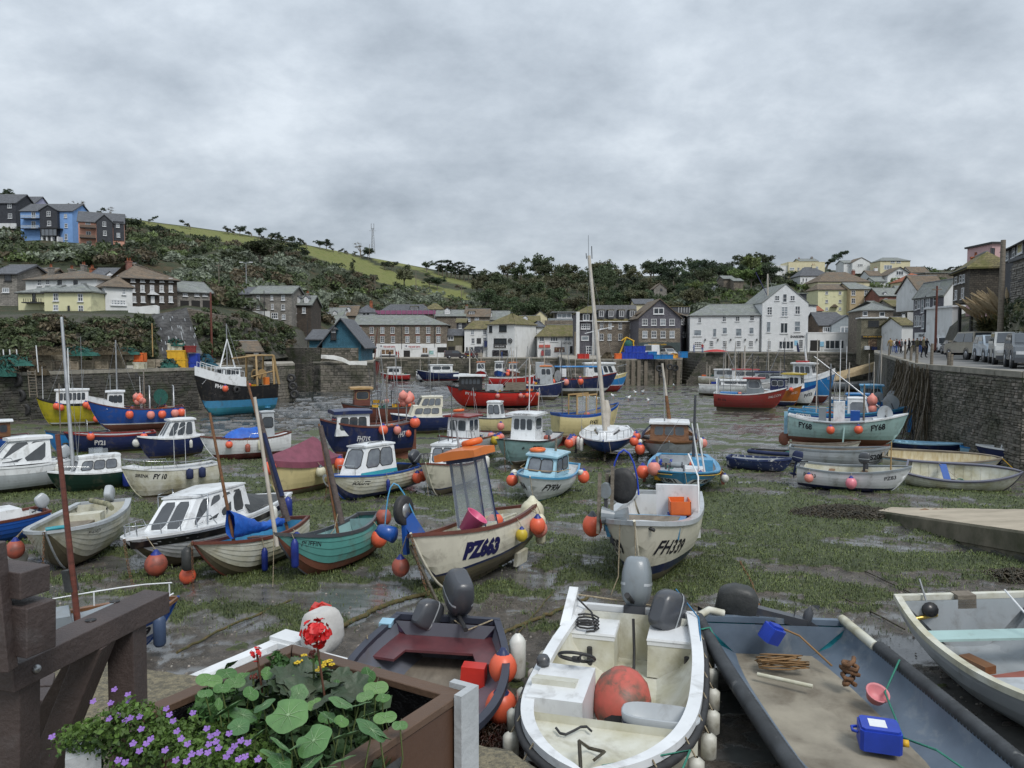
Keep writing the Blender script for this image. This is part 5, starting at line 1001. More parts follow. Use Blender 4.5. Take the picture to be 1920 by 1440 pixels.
house('tiny white farmhouse on the distant ridge',1074,1086,520,517,513,430,dep=6,rm=RBR);house('cream gabled roof behind the tavern',1190,1229,575,570,562,200,wall=PLC,rm=RDK);house('grey thatched summerhouse among the trees',1357,1377,528,523,518,245,wall=STN,rm=RSL);house('low slate shed under the summerhouse',1376,1393,530,527,523,240,wall=STN,rm=RSL)
house('greenhouse roof on the left slope',440,455,545,538,533,150,rm=CURT,wall=FRW);house('small white shed beside the greenhouse',420,434,545,538,533,150,rm=RDK)
# ---- walls on the cliff
def wallline(label,pts,h,th,mat,name='garden_wall',base=1.5):
 rt=empty(name,MI4,label,'wall');
 for(x0,y0,d0),(x1,y1,d1)in zip(pts,pts[1:]):
  a,b=P(x0,y0,d0),P(x1,y1,d1);mb=MB();mb.add([a-Vec((0,0,base)),b-Vec((0,0,base)),b+Vec((0,th,-base)),a+Vec((0,th,-base)),a,b,b+Vec((0,th,0)),a+Vec((0,th,0))],[(0,1,5,4),(1,2,6,5),(2,3,7,6),(3,0,4,7),(4,5,6,7)],mat);mb.build('wall_length',rt)
 return rt
wallline('white garden wall stepping down below the tall stone house',[(240,574,90),(262,575,90),(290,572,91),(297,574,91)],1,.3,PLW,base=1.0)
STB=brickmat('black pitted masonry',(.07,.068,.066),(.045,.045,.046),(.03,.03,.03),.7,.3,.03,.9,1.0,dirt=(.11,.11,.11))
mb=MB();g=[[P(x,y,d)for x,y,d in r]for r in([(284,590,84),(316,585,83.5),(350,576,84)],[(290,645,80),(330,645,78.5),(372,645,80)],[(294,690,77),(335,690,75.5),(392,690,77)])]
mb.grid(g,STB,False);rt=mb.build('buttress',label='black battered masonry buttress with white streaks on the cliff',cat='buttress');mb=MB()
for i in range(34):
 x=ru(300,372);y=ru(592,660);t=(y-585)/105;d=83.4-8*t;mb.bar(P(x,y,d-.6),P(x+1.2,y+ru(3,7),d-.8),.04,.04,LGREY)
mb.build('streak',rt,kind='stuff')
wallline('sloping stone retaining wall right of the black buttress',[(345,577,86),(400,588,89),(455,598,96),(470,602,100)],1,.6,STN,'retaining_wall',base=3.5)
wallline('long low retaining wall under the cliff houses',[(-60,592,84),(60,592,84),(170,590,85)],1,.4,STN,'retaining_wall',base=1.2)
f=house('low slate-roofed shed behind the trawler on the left quay',368,490,676,660,641,86,90,dep=5,wall=STND,rm=RBR,down=0,cat='shed',name='shed');f.panel('green_door',452,667,10,12,mk('faded green',(.12,.22,.2),rough=.7),.05);f.panel('white_board',480,662,9,5,FRW,.08)
# ---- masts, poles, lamps
p=HP(699,476);rt=empty('radio_mast',MTr(p),'tall lattice radio mast on the ridge above the pasture','mast');s=p.y/F
mb=MB();H=56*s
for i in range(3):a=i*2.09;mb.tube([(1.1*cos(a),1.1*sin(a),0),(.35*cos(a),.35*sin(a),H*.85)],.1,4,STEEL)
for k in range(16):
 z0,z1=H*.85*k/16,H*.85*(k+1)/16;r0,r1=1.1-.75*k/16,1.1-.75*(k+1)/16
 for i in range(3):a,b=i*2.09,(i+1)*2.09;mb.tube([(r0*cos(a),r0*sin(a),z0),(r1*cos(b),r1*sin(b),z1)],.06,3,STEEL)
mb.build('lattice',rt)
for dx in(-.6,.6):mb=MB();mb.tube([(dx,0,H*.8),(dx,0,H)],.16,5,STEEL);mb.build('antenna',rt)
mb=MB();mb.bar((-1.6,0,H*.76),(1.6,0,H*.76),.15,.15,STEEL);mb.build('crossarm',rt)
def pole(x,y0,y1,d,label,r=.1,cross=None,mat=None,name='telegraph_pole',cat='pole'):
 a=P(x,y0,d);h=P(x,y1,d).z-a.z;rt=empty(name,MTr(a),label,cat);mb=MB();mb.tube([(0,0,-1),(0,0,h)],[r,r*.75],8,mat or WOODG);mb.build('post',rt)
 if cross=='lamp':
  mb=MB();mb.tube([(-.9,0,h+.1),(0,0,h-.05),(.9,0,h+.1)],.05,5,STEEL);mb.build('bracket',rt)
  for s in(-1,1):mb=MB();mb.box(s*.9-.3,s*.9+.3,-.12,.12,h+.05,h+.2,FRW);mb.build('lamp_head',rt)
 elif cross:mb=MB();mb.bar((-cross,0,h-.4),(cross,0,h-.4),.12,.12,WOODG);mb.build('crossarm',rt)
 return rt
pole(693,478,458,330,'thin plain pole left of the radio mast',.12);pole(462,536,493,140,'double-armed lamp post behind the cliff terrace',.08,'lamp',STEEL,'lamp_post','lamp post')
pole(397,655,548,84,'dark brown pole standing behind the trawler',.14,None,WOODM);pole(411,545,494,140,'telegraph pole on the slope left of the greenhouse',.1,.6);pole(286,650,606,76,'thin yellowed pole against the black buttress',.06,None,WOODY,'pole')
pole(496,606,545,122,'pole standing in front of the slate terrace',.08,None,FRD,'pole');pole(703,541,515,270,'telegraph pole on the slope below the radio mast',.14,.8);pole(780,540,508,280,'telegraph pole at the foot of the pasture',.14,.8);pole(865,555,535,290,'telegraph pole beside the brown bank',.14,1.0)
pole(577,648,600,120,'slim pole left of the boathouse roof',.06,None,FRD,'pole');pole(1078,668,622,160,'thick timber pole at the corner of the mossy-roofed shop',.28,None,WOODG,'pole');pole(1754,640,536,84,'rust-brown telegraph pole before the slate-hung road house',.14,.5,WOODM)
rt=pole(1874,665,450,50,'tall grey telegraph pole beside the pampas grass',.2,None,WOODG)
for dx in(-.42,.42):mb=MB();mb.box(dx-.12,dx+.12,-.25,-.2,.55,1.5,STEEL);mb.build('sign_plate',rt)
# ---- vehicles
TYRE=RUBBER;ALLOY=mk('alloy wheel',(.35,.36,.38),rough=.3,metal=.8);LAMPR=mk('red lamp',(.5,.02,.02),rough=.2);LAMPW=mk('clear lamp',(.6,.62,.64),rough=.1);PLATEY=mk('yellow plate',(.65,.50,.03),rough=.4)
def car(p,rz,body,label,L=4.3,W=1.8,H=1.5,kind='hatch',plate='rear',cat='car',name='car'):
 rt=empty(name,T(p,rz=rz),label,cat,'cars parked along the right-hand quay' if p.y<120 and p.x>20 else None);a=L/2;c=.18
 prof={'hatch':[(-a,.35),(-a,.95),(-a+.35,H),(.1,H),(1.05,.98),(a-.1,.82),(a,.6),(a,.32)],'suv':[(-a,.4),(-a,1.1),(-a+.45,H),(.35,H),(1.15,1.1),(a-.15,.98),(a,.75),(a,.38)],
   'van':[(-a,.35),(-a,1.0),(-a+.12,H),(.5,H),(1.25,1.1),(a-.1,.85),(a,.6),(a,.32)],'pickup':[(-a,.5),(-a,1.15),(-a+.1,1.2),(-a+.3,H),(.4,H),(1.2,1.2),(a-.1,1.1),(a,.8),(a,.45)]}[kind]
 mb=MB();n=len(prof);secs=[]
 for y,sx,sh in((-W/2,.985,0),(-W/2+.06,1,.0),(W/2-.06,1,.0),(W/2,.985,0)):
  secs.append([(x*sx,(y*(1 if z<1.2 else 1))*(1-max(0,z-.9)*.17),z)for x,z in prof])
 mb.grid([s+[s[0]]for s in secs],body,False);mb.add(secs[0],[tuple(range(n))],body);mb.add(secs[-1],[tuple(range(n-1,-1,-1))],body);mb.build('body',rt)
 wb=(-a*.6,a*.6);r=.33 if kind in('hatch','van')else .38
 for x in wb:
  for s in(-1,1):
   mb=MB();M=MTr((x,s*(W/2-.1),r))@MRo(rad(90),4,'X');mb.lathe([(.001,-.11),(r*.62,-.11),(r*.95,-.12),(r,-.05),(r,.05),(r*.95,.12),(r*.62,.11),(.001,.11)],16,TYRE,M);w=mb.build('wheel',rt)
   mb=MB();mb.lathe([(.001,.135),(r*.2,.14),(r*.6,.125),(r*.62,.10)],10,ALLOY,M if s<0 else M@MRo(math.pi,4,'X'));mb.build('rim',w)
   mb=MB();mb.lathe([(r+.09,-.02),(r+.09,.025)],16,DGREY,MTr((x,s*(W/2-.005),r))@MRo(rad(90),4,'X'));mb.build('wheel_arch',rt)
 i=next(k for k,(x,z)in enumerate(prof)if z==H);yy=lambda z:W/2*(1-max(0,z-.9)*.17)
 def quad(nm,P4,mat,par=rt):mb=MB();c_=sum((Vec(q)for q in P4),Vec())/4;mb.add(P4,[(0,1,2,3)],mat);nrm=(Vec(P4[1])-Vec(P4[0])).cross(Vec(P4[3])-Vec(P4[0])).normalized();mb.add([Vec(q)-nrm*.02 for q in P4],[(3,2,1,0)],mat);return mb.build(nm,par)
 (x0,z0),(x1,z1),(x2,z2),(x3,z3)=prof[i-1],prof[i],prof[i+1],prof[i+2]
 lerp=lambda A,B,t:(A[0]+(B[0]-A[0])*t,A[1]+(B[1]-A[1])*t)
 for(A,B,t0,t1,nm,e)in((prof[i],prof[i-1],.12,.88 if kind!='van' else .5,'rear_window',-.02),(prof[i+1],prof[i+2],.1,.92,'windscreen',.02)):
  p0,p1=lerp(A,B,t0),lerp(A,B,t1);quad(nm,[(p0[0]+e,-yy(p0[1])+.12,p0[1]+.02),(p1[0]+e,-yy(p1[1])+.12,p1[1]+.02),(p1[0]+e,yy(p1[1])-.12,p1[1]+.02),(p0[0]+e,yy(p0[1])-.12,p0[1]+.02)],GLASS)
 zl=max(z0,z3)+.04
 for s in(-1,1):
  cuts=[(x1+.02,(x1+x2)/2-.06),((x1+x2)/2+.04,x2+.02)]
  for a0,a1 in cuts:
   if kind=='van' and a0<0 and a0==cuts[0][0]:continue
   e0=-.22 if a0==cuts[0][0]else 0;e1=.45 if a1==cuts[1][1]else 0
   quad('side_window',[(a0+e0,s*(yy(zl)+.008),zl),(a1+e1,s*(yy(zl)+.008),zl),(a1,s*(yy(H)+.008),H-.1),(a0,s*(yy(H)+.008),H-.1)][::s],GLASS)
  mb=MB();mb.box(-a-.015,-a+.1,s*(W/2-.2)-.1,s*(W/2-.2)+.1,.72,.98,LAMPR);mb.build('tail_lamp',rt);mb=MB();mb.box(a-.2,a+.01,s*(W/2-.28)-.18,s*(W/2-.28)+.18,.64,.78,LAMPW);mb.build('headlight',rt)
  mb=MB();mb.box(x3-.35,x3-.15,s*(W/2+.1)-.1,s*(W/2+.1)+.1,zl-.02,zl+.12,body);mb.build('wing_mirror',rt)
 for x in(-a,a):mb=MB();mb.box(x-.04,x+.04,-W/2+.05,W/2-.05,.28,.5,DGREY);mb.build('bumper',rt)
 mb=MB();mb.box(-a-.06,-a-.01,-.26,.26,.55,.67,PLATEY);mb.build('number_plate',rt);mb=MB();mb.box(a+.045,a+.06,-.26,.26,.36,.47,FRW);mb.build('number_plate',rt)
 return rt
SILV=paint('silver',(.42,.43,.42),.25);SBLU=paint('silver blue',(.33,.40,.47),.25);GRYC=paint('grey blue car',(.10,.115,.13),.25);GOLD=paint('champagne',(.36,.33,.27),.3)
RP=lambda px,py:PZ(px,py,RZ)
car(RP(1750,660),rad(-105),RED,'small red car between the crowd and the white van',3.8,1.7,1.5)
car(RP(1768,661),rad(-108),paint('van white',(.66,.68,.70)),'white panel van parked by the bank',4.2,1.8,1.95,'van',cat='van',name='van')
car(RP(1787,664),rad(72),GRYC,'grey-blue hatchback seen from behind beside the white van',4.0,1.75,1.5)
car(RP(1822,674),rad(80),GOLD,'champagne pickup with a yellow rear plate',5.0,1.95,1.95,'pickup',cat='pickup truck',name='pickup')
car(RP(1868,679),rad(-112),SBLU,'pale blue estate car behind the silver four-by-four',4.5,1.85,1.65,'suv');car(RP(1897,683),rad(-118),SILV,'silver four-by-four facing the harbour at the right edge',4.4,1.95,1.75,'suv')
car(RP(1935,690),rad(-118),GRYC,'dark car cut off by the right edge of the photo',4.4,1.9,1.6,'suv')
FPt=lambda px,py:P(px,0,0.1)and PZ(px,py,FZ+.0)
car(FPt(853,672.2),rad(15),mk('dark van paint',(.05,.045,.05),rough=.3),'dark people carrier outside the far warehouse',4.5,1.8,1.75,'van');car(FPt(884,671.5),rad(75),mk('brown car paint',(.09,.035,.03),rough=.3),'dark red estate car with an open boot on the far quay',4.4,1.8,1.6,'suv')
car(PZ(1213,668,BZ),rad(170),paint('van white',(.66,.68,.70)),'white delivery van with an open side door on the box quay',5.0,2.0,2.3,'van',cat='van',name='van');car(PZ(1254,669,BZ),rad(-80),SILV,'silver car nosed up behind the yellow nets',4.2,1.8,1.6);car(FPt(981,668),rad(-70),RED,'little red car in the lane beside the ship wheel house',3.6,1.6,1.4)
# ---- people
SHIRTS={'orange':(.55,.16,.03),'blue':(.03,.08,.28),'black':(.015,.015,.02),'mustard':(.38,.24,.06),'khaki':(.14,.12,.07),'red':(.35,.03,.03),'white':(.6,.6,.6),'grey':(.15,.16,.17)}
def person(p,rz,top,legs,label,h=1.7,step=.12,arm=.15,group=None,seed=0):
 rt=empty('person',T(p,rz=rz,s=h/1.7),label,'person',group)
 J={'pel':(0,0,.92),'sp':(0,.01,1.15),'ch':(0,.0,1.35),'nk':(0,0,1.47),'hd':(0,-.02,1.58),'top':(0,-.01,1.68)}
 V=[J['pel'],J['sp'],J['ch'],J['nk'],J['hd'],J['top']];RD=[(.14,.11),(.13,.10),(.16,.11),(.055,.055),(.085,.10),(.06,.075)];E=[(0,1),(1,2),(2,3),(3,4),(4,5)]
 for s in(-1,1):
  k=len(V);V+=[(s*.09,0,.86),(s*.10,-.02+s*step*.5,.48),(s*.10,s*step,.09),(s*.11,s*step-.13,.04)];RD+=[(.09,.1),(.06,.06),(.045,.045),(.045,.035)];E+=[(0,k),(k,k+1),(k+1,k+2),(k+2,k+3)]
  k=len(V);V+=[(s*.19,0,1.39),(s*.24,.02-s*arm*.3,1.12),(s*.23,-.08-s*arm,.88),(s*.23,-.11-s*arm,.80)];RD+=[(.055,.055),(.045,.045),(.035,.035),(.03,.02)];E+=[(2,k),(k,k+1),(k+1,k+2),(k+2,k+3)]
 me=bpy.data.meshes.new('figure');me.from_pydata(V,E,[]);o=bpy.data.objects.new('body',me);COL.objects.link(o)
 md=o.modifiers.new('skin','SKIN');
 for i,r in enumerate(RD):me.skin_vertices[0].data[i].radius=r
 me.skin_vertices[0].data[0].use_root=True;o.modifiers.new('sub','SUBSURF').levels=1
 dg=bpy.context.evaluated_depsgraph_get();nm=bpy.data.meshes.new_from_object(o.evaluated_get(dg));bpy.data.objects.remove(o)
 tm=mk('clothes '+top,SHIRTS[top],rough=.85);lm=mk('trousers '+legs,SHIRTS[legs],rough=.85)
 for m in(tm,lm,SKIN,mk('hair',(.04,.03,.02),rough=.8)):nm.materials.append(m)
 for pl in nm.polygons:
  z=pl.center.z;x=abs(pl.center.x);pl.use_smooth=True;pl.material_index=2 if(z>1.46 or(z<.86 and x>.18))else(0 if z>.9 else 1)
  if z>1.56 and(pl.center.y>-.04 or z>1.64):pl.material_index=3
  if z<.09:pl.material_index=3
 inst('body',nm,rt);return rt
def addskin():pass
crowd=[(1669,664,'mustard','grey'),(1676,661,'white','blue'),(1681,663,'black','blue'),(1690,663,'grey','black'),(1697,662,'black','black'),(1704,664,'black','black'),(1712,663,'black','khaki'),(1719,664,'khaki','black'),(1725,662,'black','blue'),(1731,671,'khaki','black'),(1737,665,'black','black'),(1686,660,'red','black')]
lab=['in a mustard jacket at the left of the crowd','in a white top at the back of the crowd','in black with blue trousers near the crowd left','in grey beside a pale rucksack','in dark clothes, fifth from the crowd left','in dark clothes in the middle of the crowd','in black with khaki trousers mid crowd','in khaki with black trousers mid crowd','in black with blue trousers at the crowd right','in a khaki coat standing nearest in the road','in dark clothes at the right end of the crowd','in red behind the crowd']
for(x,y,t,l),s in zip(crowd,lab):person(RP(x,y),ru(0,6.28),t,l,'person '+s,ru(1.62,1.8),ru(.05,.2),group='crowd on the quay road')
QZ=lambda px,py:PZ(px,py,SZ)
for px,py,t,l,s in[(1594,659.4,'orange','black','walking in an orange jacket outside the white shop'),(1598,659.6,'blue','blue','in a blue coat beside the orange jacket'),(1529,659,'grey','black','standing in the dark shop doorway'),(1539,659,'black','black','in black right of the dark doorway'),(1301,661.5,'blue','blue','in blue sitting by the left end of the pub'),(1317,661.3,'red','blue','in red against the pub wall')]:
 person(QZ(px,py),ru(0,6.28),t,l,'person '+s)
for px,t,l,s in[(743,'red','black','in red at the far shop window'),(747,'red','red','in dark red right of the far shop window'),(731,'black','black','in black before the lit shop window'),(941,'blue','blue','in blue outside the ship wheel house')]:person(FPt(px,672),ru(0,6.28),t,l,'person '+s)
# ================================================================ BOATS
def lin(a,b,n):return[a+(b-a)*i/n for i in range(n+1)]
FIT={'mid blue boat':(92,200,806,850),'PZ663 boat':(765,1008,945,1103),'FH339 boat':(1132,1318,920,1097),'green boat PUFFIN':(515,712,960,1082),'white clinker yawl':(362,580,968,1083),'black-striped cruiser':(228,546,925,1062),'cream clinker dinghy':(45,245,935,1066),
 'blue boat at the left edge':(-150,76,950,1038),'blue boat FY9':(-150,332,1132,1300),'blue cabin boat FY934':(970,1087,862,944),'white motor cruiser':(788,912,850,930),'SOLUTE cabin boat':(615,795,868,940),'covered yellow boat':(495,642,852,935),'grey-green boat':(930,1056,808,872),
 'red-roofed boat':(820,935,808,868),'navy-hulled white cruiser':(735,852,775,815),'small cream cabin boat':(888,975,778,815),'navy boat FH715':(600,777,785,858),'cluttered brown boat':(640,790,755,800),'blue yacht':(1087,1188,797,850),'wooden cabin boat':(1202,1308,805,868),
 'blue boat FY881':(1215,1350,852,924),'yellow boat FY431':(1032,1160,755,830),'white boat with a tarpaulin':(375,546,808,864),'navy and white cruiser':(268,372,812,862),'navy boat FY21':(120,292,806,852),'white cruiser at the left edge':(-110,131,858,935),'blue and white boat 555':(-90,50,812,856),
 'dark green cabin boat':(104,250,872,928),'white boat L SIRENA':(228,412,864,935),'blue trawler NN135':(165,345,752,808),'yellow trawler':(70,200,746,800),'black trawler FH666':(365,522,704,780),'red trawler FY111':(838,1010,722,765),'navy long boat':(1000,1157,698,742),'blue charter boat':(1090,1176,698,735),
 'grey wheelhouse boat':(975,1055,714,750),'maroon boat at the pier':(680,712,672,712),'red boat by the wall':(1338,1475,727,768),'orange boat':(1430,1503,722,762),'white boat PW33':(1452,1532,720,762),'big blue and white boat':(1470,1564,700,756),'old wooden motor yacht':(1335,1520,672,706),
 'pale blue boat FY68':(1478,1702,775,835),'blue boat SS270':(1478,1705,762,815),'white open boat PZ83':(1494,1708,864,925),'white clinker rowing boat':(1697,1918,862,924),'peeling navy dinghy':(1362,1485,852,886),'worn inflatable':(1402,1562,840,866),'grey boat SS205':(1480,1668,833,880),
 'cream boat SS2':(1478,1612,828,862),'beige open boat':(1655,1878,840,892),'navy rowing boat':(1670,1806,824,852),'light blue pram':(1800,1880,835,858),'navy sailing dinghy':(1830,1985,833,878),'dark blue boat with reels':(1555,1722,752,792),'light blue open boat':(1505,1680,760,796)}
BOATS={}
def proj(p):
 f=p.y*CP+(p.z-EYE)*SP;u=-p.y*SP+(p.z-EYE)*CP;return 960+F*p.x/f,720-F*u/f
class Boat:
 def __init__(s,short,label,cx,cy,yaw,L,B,D,top=WHITE,bot=BOTTOM,W=.3,stripe=None,sh=.05,band=None,bh=.12,heel=0,pitch=0,bow=.35,stern=.06,tr=.75,tm=.42,full=2.4,fe=2.2,tf=.72,keel=0.0,
                 clinker=0,gun=WOODM,gw=.07,inside=LGREY,pos=None,legs=None,name='boat',fill=.55,cat='boat',lift=0.0,deckm=None,ntr=26):
  s.short,s.L,s.B,s.D,s.bow,s.stern,s.tr,s.tm,s.full,s.fe,s.tf,s.keel,s.W,s.inside,s.gun,s.fill=short,L,B,D,bow,stern,tr,tm,full,fe,tf,keel,W+keel,inside,gun,fill
  p=Vec((pos[0],pos[1],G(pos[1])))if pos else MUD(cx,cy);wy=rad(yaw)-(0 if pos else math.atan2(p.x,p.y));s.deckm=deckm or inside
  s.M=MTr((p.x,p.y,G(p.y)+lift-(.04 if not lift else 0)))@MRo(wy,4,'Z')@MRo(rad(pitch),4,'Y')@MRo(rad(heel),4,'X')
  if short in FIT:                             # size and place the hull to the measurements taken from the photograph
   q,kx,kz,M0=FIT[short],1.0,1.0,s.M;x,y=p.x,p.y;rot=M0.to_3x3().to_4x4()
   for _ in range(8):
    M=MTr((x,y,G(y)+lift-(.04 if not lift else 0)))@rot@Matrix.Diagonal((kx,kx,kz,1));pr=[]
    for t in lin(0,1,12):
     for sd in(-1,1):
      for f in(0,.4,.8,1):z=s.zk(t)+(s.zs(t)-s.zk(t))*f;pr.append(proj(M@Vec((s.x(t),sd*s.Y(t,z),z))))
    xs,ys=[a[0]for a in pr],[a[1]for a in pr];x0,x1,y0,y1=min(xs),max(xs),min(ys),max(ys)
    kx=min(1.35,max(.6,kx*(1+.8*((q[1]-q[0])/(x1-x0)-1))));kz=min(1.3,max(.6,kz*(1+.8*((q[3]-q[2])/(y1-y0)-1))))
    c=proj(Vec((x,y,G(y))));n=MUD(c[0]+(q[0]+q[1]-x0-x1)/2,c[1]+(q[3]-y1));x,y=n.x,n.y
   s.M=M
  BOATS[short]=s;s.root=empty(name,s.M,label,cat);s.n=ntr;s.top,s.bot=top,bot
  W=s.W;W2=W+(sh if stripe else 0)
  def levels(t):
   k,z=s.zk(t),s.zs(t);b2=z-(bh if band else 0)
   lv=lin(k,W,4)+([W2]if stripe else[])+lin(W2,b2,5)[1:]+([z]if band else[])
   return[min(max(q,k),z)for q in lv]
  mats=[bot]*4+([stripe]if stripe else[])+[top]*5+([band]if band else[])
  ts=[i/s.n for i in range(s.n+1)]
  if clinker:
   for sd in(-1,1):
    for c in range(clinker):
     mb=MB();r0,r1,r2=[],[],[]
     for t in ts:
      k,z=s.zk(t),s.zs(t);za,zb=k+(z-k)*(c/clinker)**1.0,k+(z-k)*(c+1.06)/clinker;zb=min(zb,z);x=s.x(t);fade=min(1,(1-t)*8)
      r0.append((x,sd*(s.Y(t,za)-.012*fade),za+.004));r1.append((x,sd*(s.Y(t,za)+.016*fade),za));r2.append((x,sd*s.Y(t,zb),zb))
     mt=bot if(c+.6)/clinker*D<W else(band if band and c==clinker-1 else top);mb.grid([r0,r1,r2],mt,False);s.put(mb,'strake')
  else:
   mb=MB();L0=[levels(t)for t in ts]
   for j,m in enumerate(mats):
    for sd in(-1,1):mb.grid([[(s.x(t),sd*s.Y(t,L0[i][q]),L0[i][q])for i,t in enumerate(ts)]for q in(j,j+1)],m,True)
   s.put(mb,'hull')
  mb=MB();lv=levels(0)
  for j,m in enumerate(mats):
   a,b=lv[j],lv[j+1];
   if b-a>.002:mb.add([(s.x(0),-s.Y(0,a),a),(s.x(0),s.Y(0,a),a),(s.x(0),s.Y(0,b),b),(s.x(0),-s.Y(0,b),b)],[(0,1,2,3)],m)
  s.put(mb,'transom')
  if keel>0:mb=MB();mb.slab([(-L*.47,-.05),(L*.30,-.05),(L*.36,0),(L*.30,.05),(-L*.47,.05)],0,keel+.12,bot);s.put(mb,'keel')
  mb=MB()                                    # gunwale
  for sd in(-1,1):
   rows=[]
   for t in ts:
    y=s.Y(t,s.zs(t));z=s.zs(t);i=min(gw,y*.9);rows.append([(s.x(t)+(.02 if t==1 else 0),sd*(y+.028),z-.05),(s.x(t)+(.02 if t==1 else 0),sd*(y+.028),z+.022),(s.x(t),sd*max(0,y-i),z+.022),(s.x(t),sd*max(0,y-i),z-.05)])
   mb.grid(rows,gun,False,True)
  y0=s.Y(0,s.zs(0));mb.box(s.x(0)-.03,s.x(0)+.05,-y0-.028,y0+.028,s.zs(0)-.05,s.zs(0)+.024,gun);s.put(mb,'gunwale')
  mb=MB();pts=[(s.x(t)+.012,0,s.zk(t))for t in lin(s.tf,1,8)];mb.tube(pts+[(s.x(1)+.03,0,s.zs(1)+.03)],.028,6,gun if clinker else top);s.put(mb,'stem')
  if legs:
   for sd in(-1,1):
    y=s.Y(.45,s.zs(.45))+.06;mb=MB();mb.bar((0,sd*y,s.zs(.45)-.1),(0,sd*(y+.1),-.02),.11,.11,legs);s.put(mb,'leg')
 def x(s,t):return(t-.5)*s.L
 def t(s,x):return x/s.L+.5
 def hb(s,t):
  if t<=s.tm:return s.B/2*(s.tr+(1-s.tr)*sin(math.pi/2*t/s.tm))
  q=(t-s.tm)/(1-s.tm);return s.B/2*max(.0,(1-q**s.full))**(.75)
 def zs(s,t):return s.keel+s.D*(1+s.bow*max(0,(t-.35)/.65)**2+s.stern*max(0,(.35-t)/.35)**2)
 def zk(s,t):
  z=s.keel+.10*s.D*max(0,(.25-t)/.25)**2
  return z if t<=s.tf else s.keel+(s.zs(t)-s.keel)*((t-s.tf)/(1-s.tf))**s.fe
 def Y(s,t,z):
  k,zt=s.zk(t),s.zs(t);h=s.hb(t)
  if zt-k<1e-4:return 0.0
  f=min(1,max(0,(z-k)/(zt-k)));w=min(1,max(0,(t-.5)/.42));r=(1-(1-f)**2.3)**s.fill
  return h*(r*(1-w)+(f**.62*.82+.18*f)*w)
 def put(s,mb,name,par=None,M=None,**k):return mb.build(name,par or s.root,M,**k)
 def wp(s,p):return s.M@Vec(p)
 def sheer(s,t,sd,i=0,up=0):return Vec((s.x(t),sd*max(0,s.Y(t,s.zs(t))-i),s.zs(t)+up))
 def well(s,t0,t1,fl=.28,mat=None,ribs=0,floor=None):
  mat=mat or s.inside;fl+=s.keel;mb=MB();ts=lin(t0,t1,14)
  for sd in(-1,1):mb.grid([[(s.x(t),sd*max(0,s.Y(t,q)-.05),q)for t in ts]for q in[0]for q in(0,)]if 0 else[[(s.x(t),sd*max(0.0,s.Y(t,s.lv(t,fl,f))-.055),s.lv(t,fl,f))for t in ts]for f in(0,.3,.65,1)],mat,True)
  s.put(mb,'inner_lining');mb=MB();mb.grid([[(s.x(t),sd*max(0,s.Y(t,s.lv(t,fl,0))-.05),s.lv(t,fl,0)+.002)for t in ts]for sd in(-1,1)],floor or mat,False);s.put(mb,'floor')
  for t in(t0,t1):
   z0,z1=s.lv(t,fl,0),s.zs(t)-.01;y0,y1=max(0,s.Y(t,z0)-.04),max(0,s.Y(t,z1)-.04);x=s.x(t)+(.03 if t==t0 else 0);mb=MB();mb.add([(x,-y0,z0),(x,y0,z0),(x,y1,z1),(x,-y1,z1)],[(0,1,2,3)],mat);s.put(mb,'bulkhead')
  if ribs:
   for k in range(1,ribs):
    t=t0+(t1-t0)*k/ribs;mb=MB()
    for sd in(-1,1):mb.tube([(s.x(t),sd*max(0,s.Y(t,s.lv(t,fl,f))-.06),s.lv(t,fl,f))for f in(0,.3,.6,.97)],.014,4,mat)
    s.put(mb,'rib')
 def lv(s,t,fl,f):z0=min(max(fl,s.zk(t)+.03),s.zs(t)-.03);return z0+(s.zs(t)-.015-z0)*f
 def deck(s,t0,t1,drop=.03,mat=None,camber=.05,name='deck'):
  mb=MB();mb.grid([[(s.x(t),f*max(0,s.Y(t,s.zs(t)-drop)-.02),s.zs(t)-drop+camber*(1-f*f))for f in(-1,-.5,0,.5,1)]for t in lin(t0,t1,12)],mat or s.deckm,True);return s.put(mb,name)
 def thwart(s,t,w=.22,dz=.16,mat=None):
  z=s.zs(t)-dz;mb=MB();x=s.x(t);mb.slab([(x-w/2,-s.Y(t,z)+.05),(x+w/2,-s.Y(min(1,t+w/s.L),z)+.05),(x+w/2,s.Y(min(1,t+w/s.L),z)-.05),(x-w/2,s.Y(t,z)-.05)],z-.03,z,mat or WOODV);s.put(mb,'thwart')
 def house(s,x0,x1,w,z0,h,rf=.15,rr=0,tp=.86,mat=None,roof=None,over=.1,rt=.06,front=2,side=2,rear=0,fr=None,gl=None,v=(.42,.86),name='wheelhouse',wf=None,roofdz=.04):
  """wheelhouse or cabin: x1 is the forward end, rf / rr rake, tp inward lean"""
  mat=mat or WHITE;roof=roof or mat;fr=fr or RUBBER;gl=gl or GLASS;wf=w if wf is None else wf;a,b=w/2,wf/2
  lo=[(x0,-a,z0),(x1,-b,z0),(x1,b,z0),(x0,a,z0)];hi=[(x0+rr,-a*tp,z0+h),(x1-rf,-b*tp,z0+h),(x1-rf,b*tp,z0+h),(x0+rr,a*tp,z0+h)]
  mb=MB();mb.add(lo+hi,[(0,1,5,4),(1,2,6,5),(2,3,7,6),(3,0,4,7),(4,5,6,7)],mat);c=s.put(mb,name)
  o=over;y=a*tp+o;y2=b*tp+o;xa,xb=x0+rr-o,x1-rf+o*1.6;mb=MB();zt=z0+h
  rows=[[(x_,yy*f,zt+z_+cam*(1-f*f))for f in(-1,-.6,0,.6,1)]for x_,yy,z_,cam in((xa,y,0,.0),(xa,y,rt,roofdz),((xa+xb)/2,(y+y2)/2,rt*1.2,roofdz*1.5),(xb,y2,rt,roofdz),(xb,y2,0,0))]
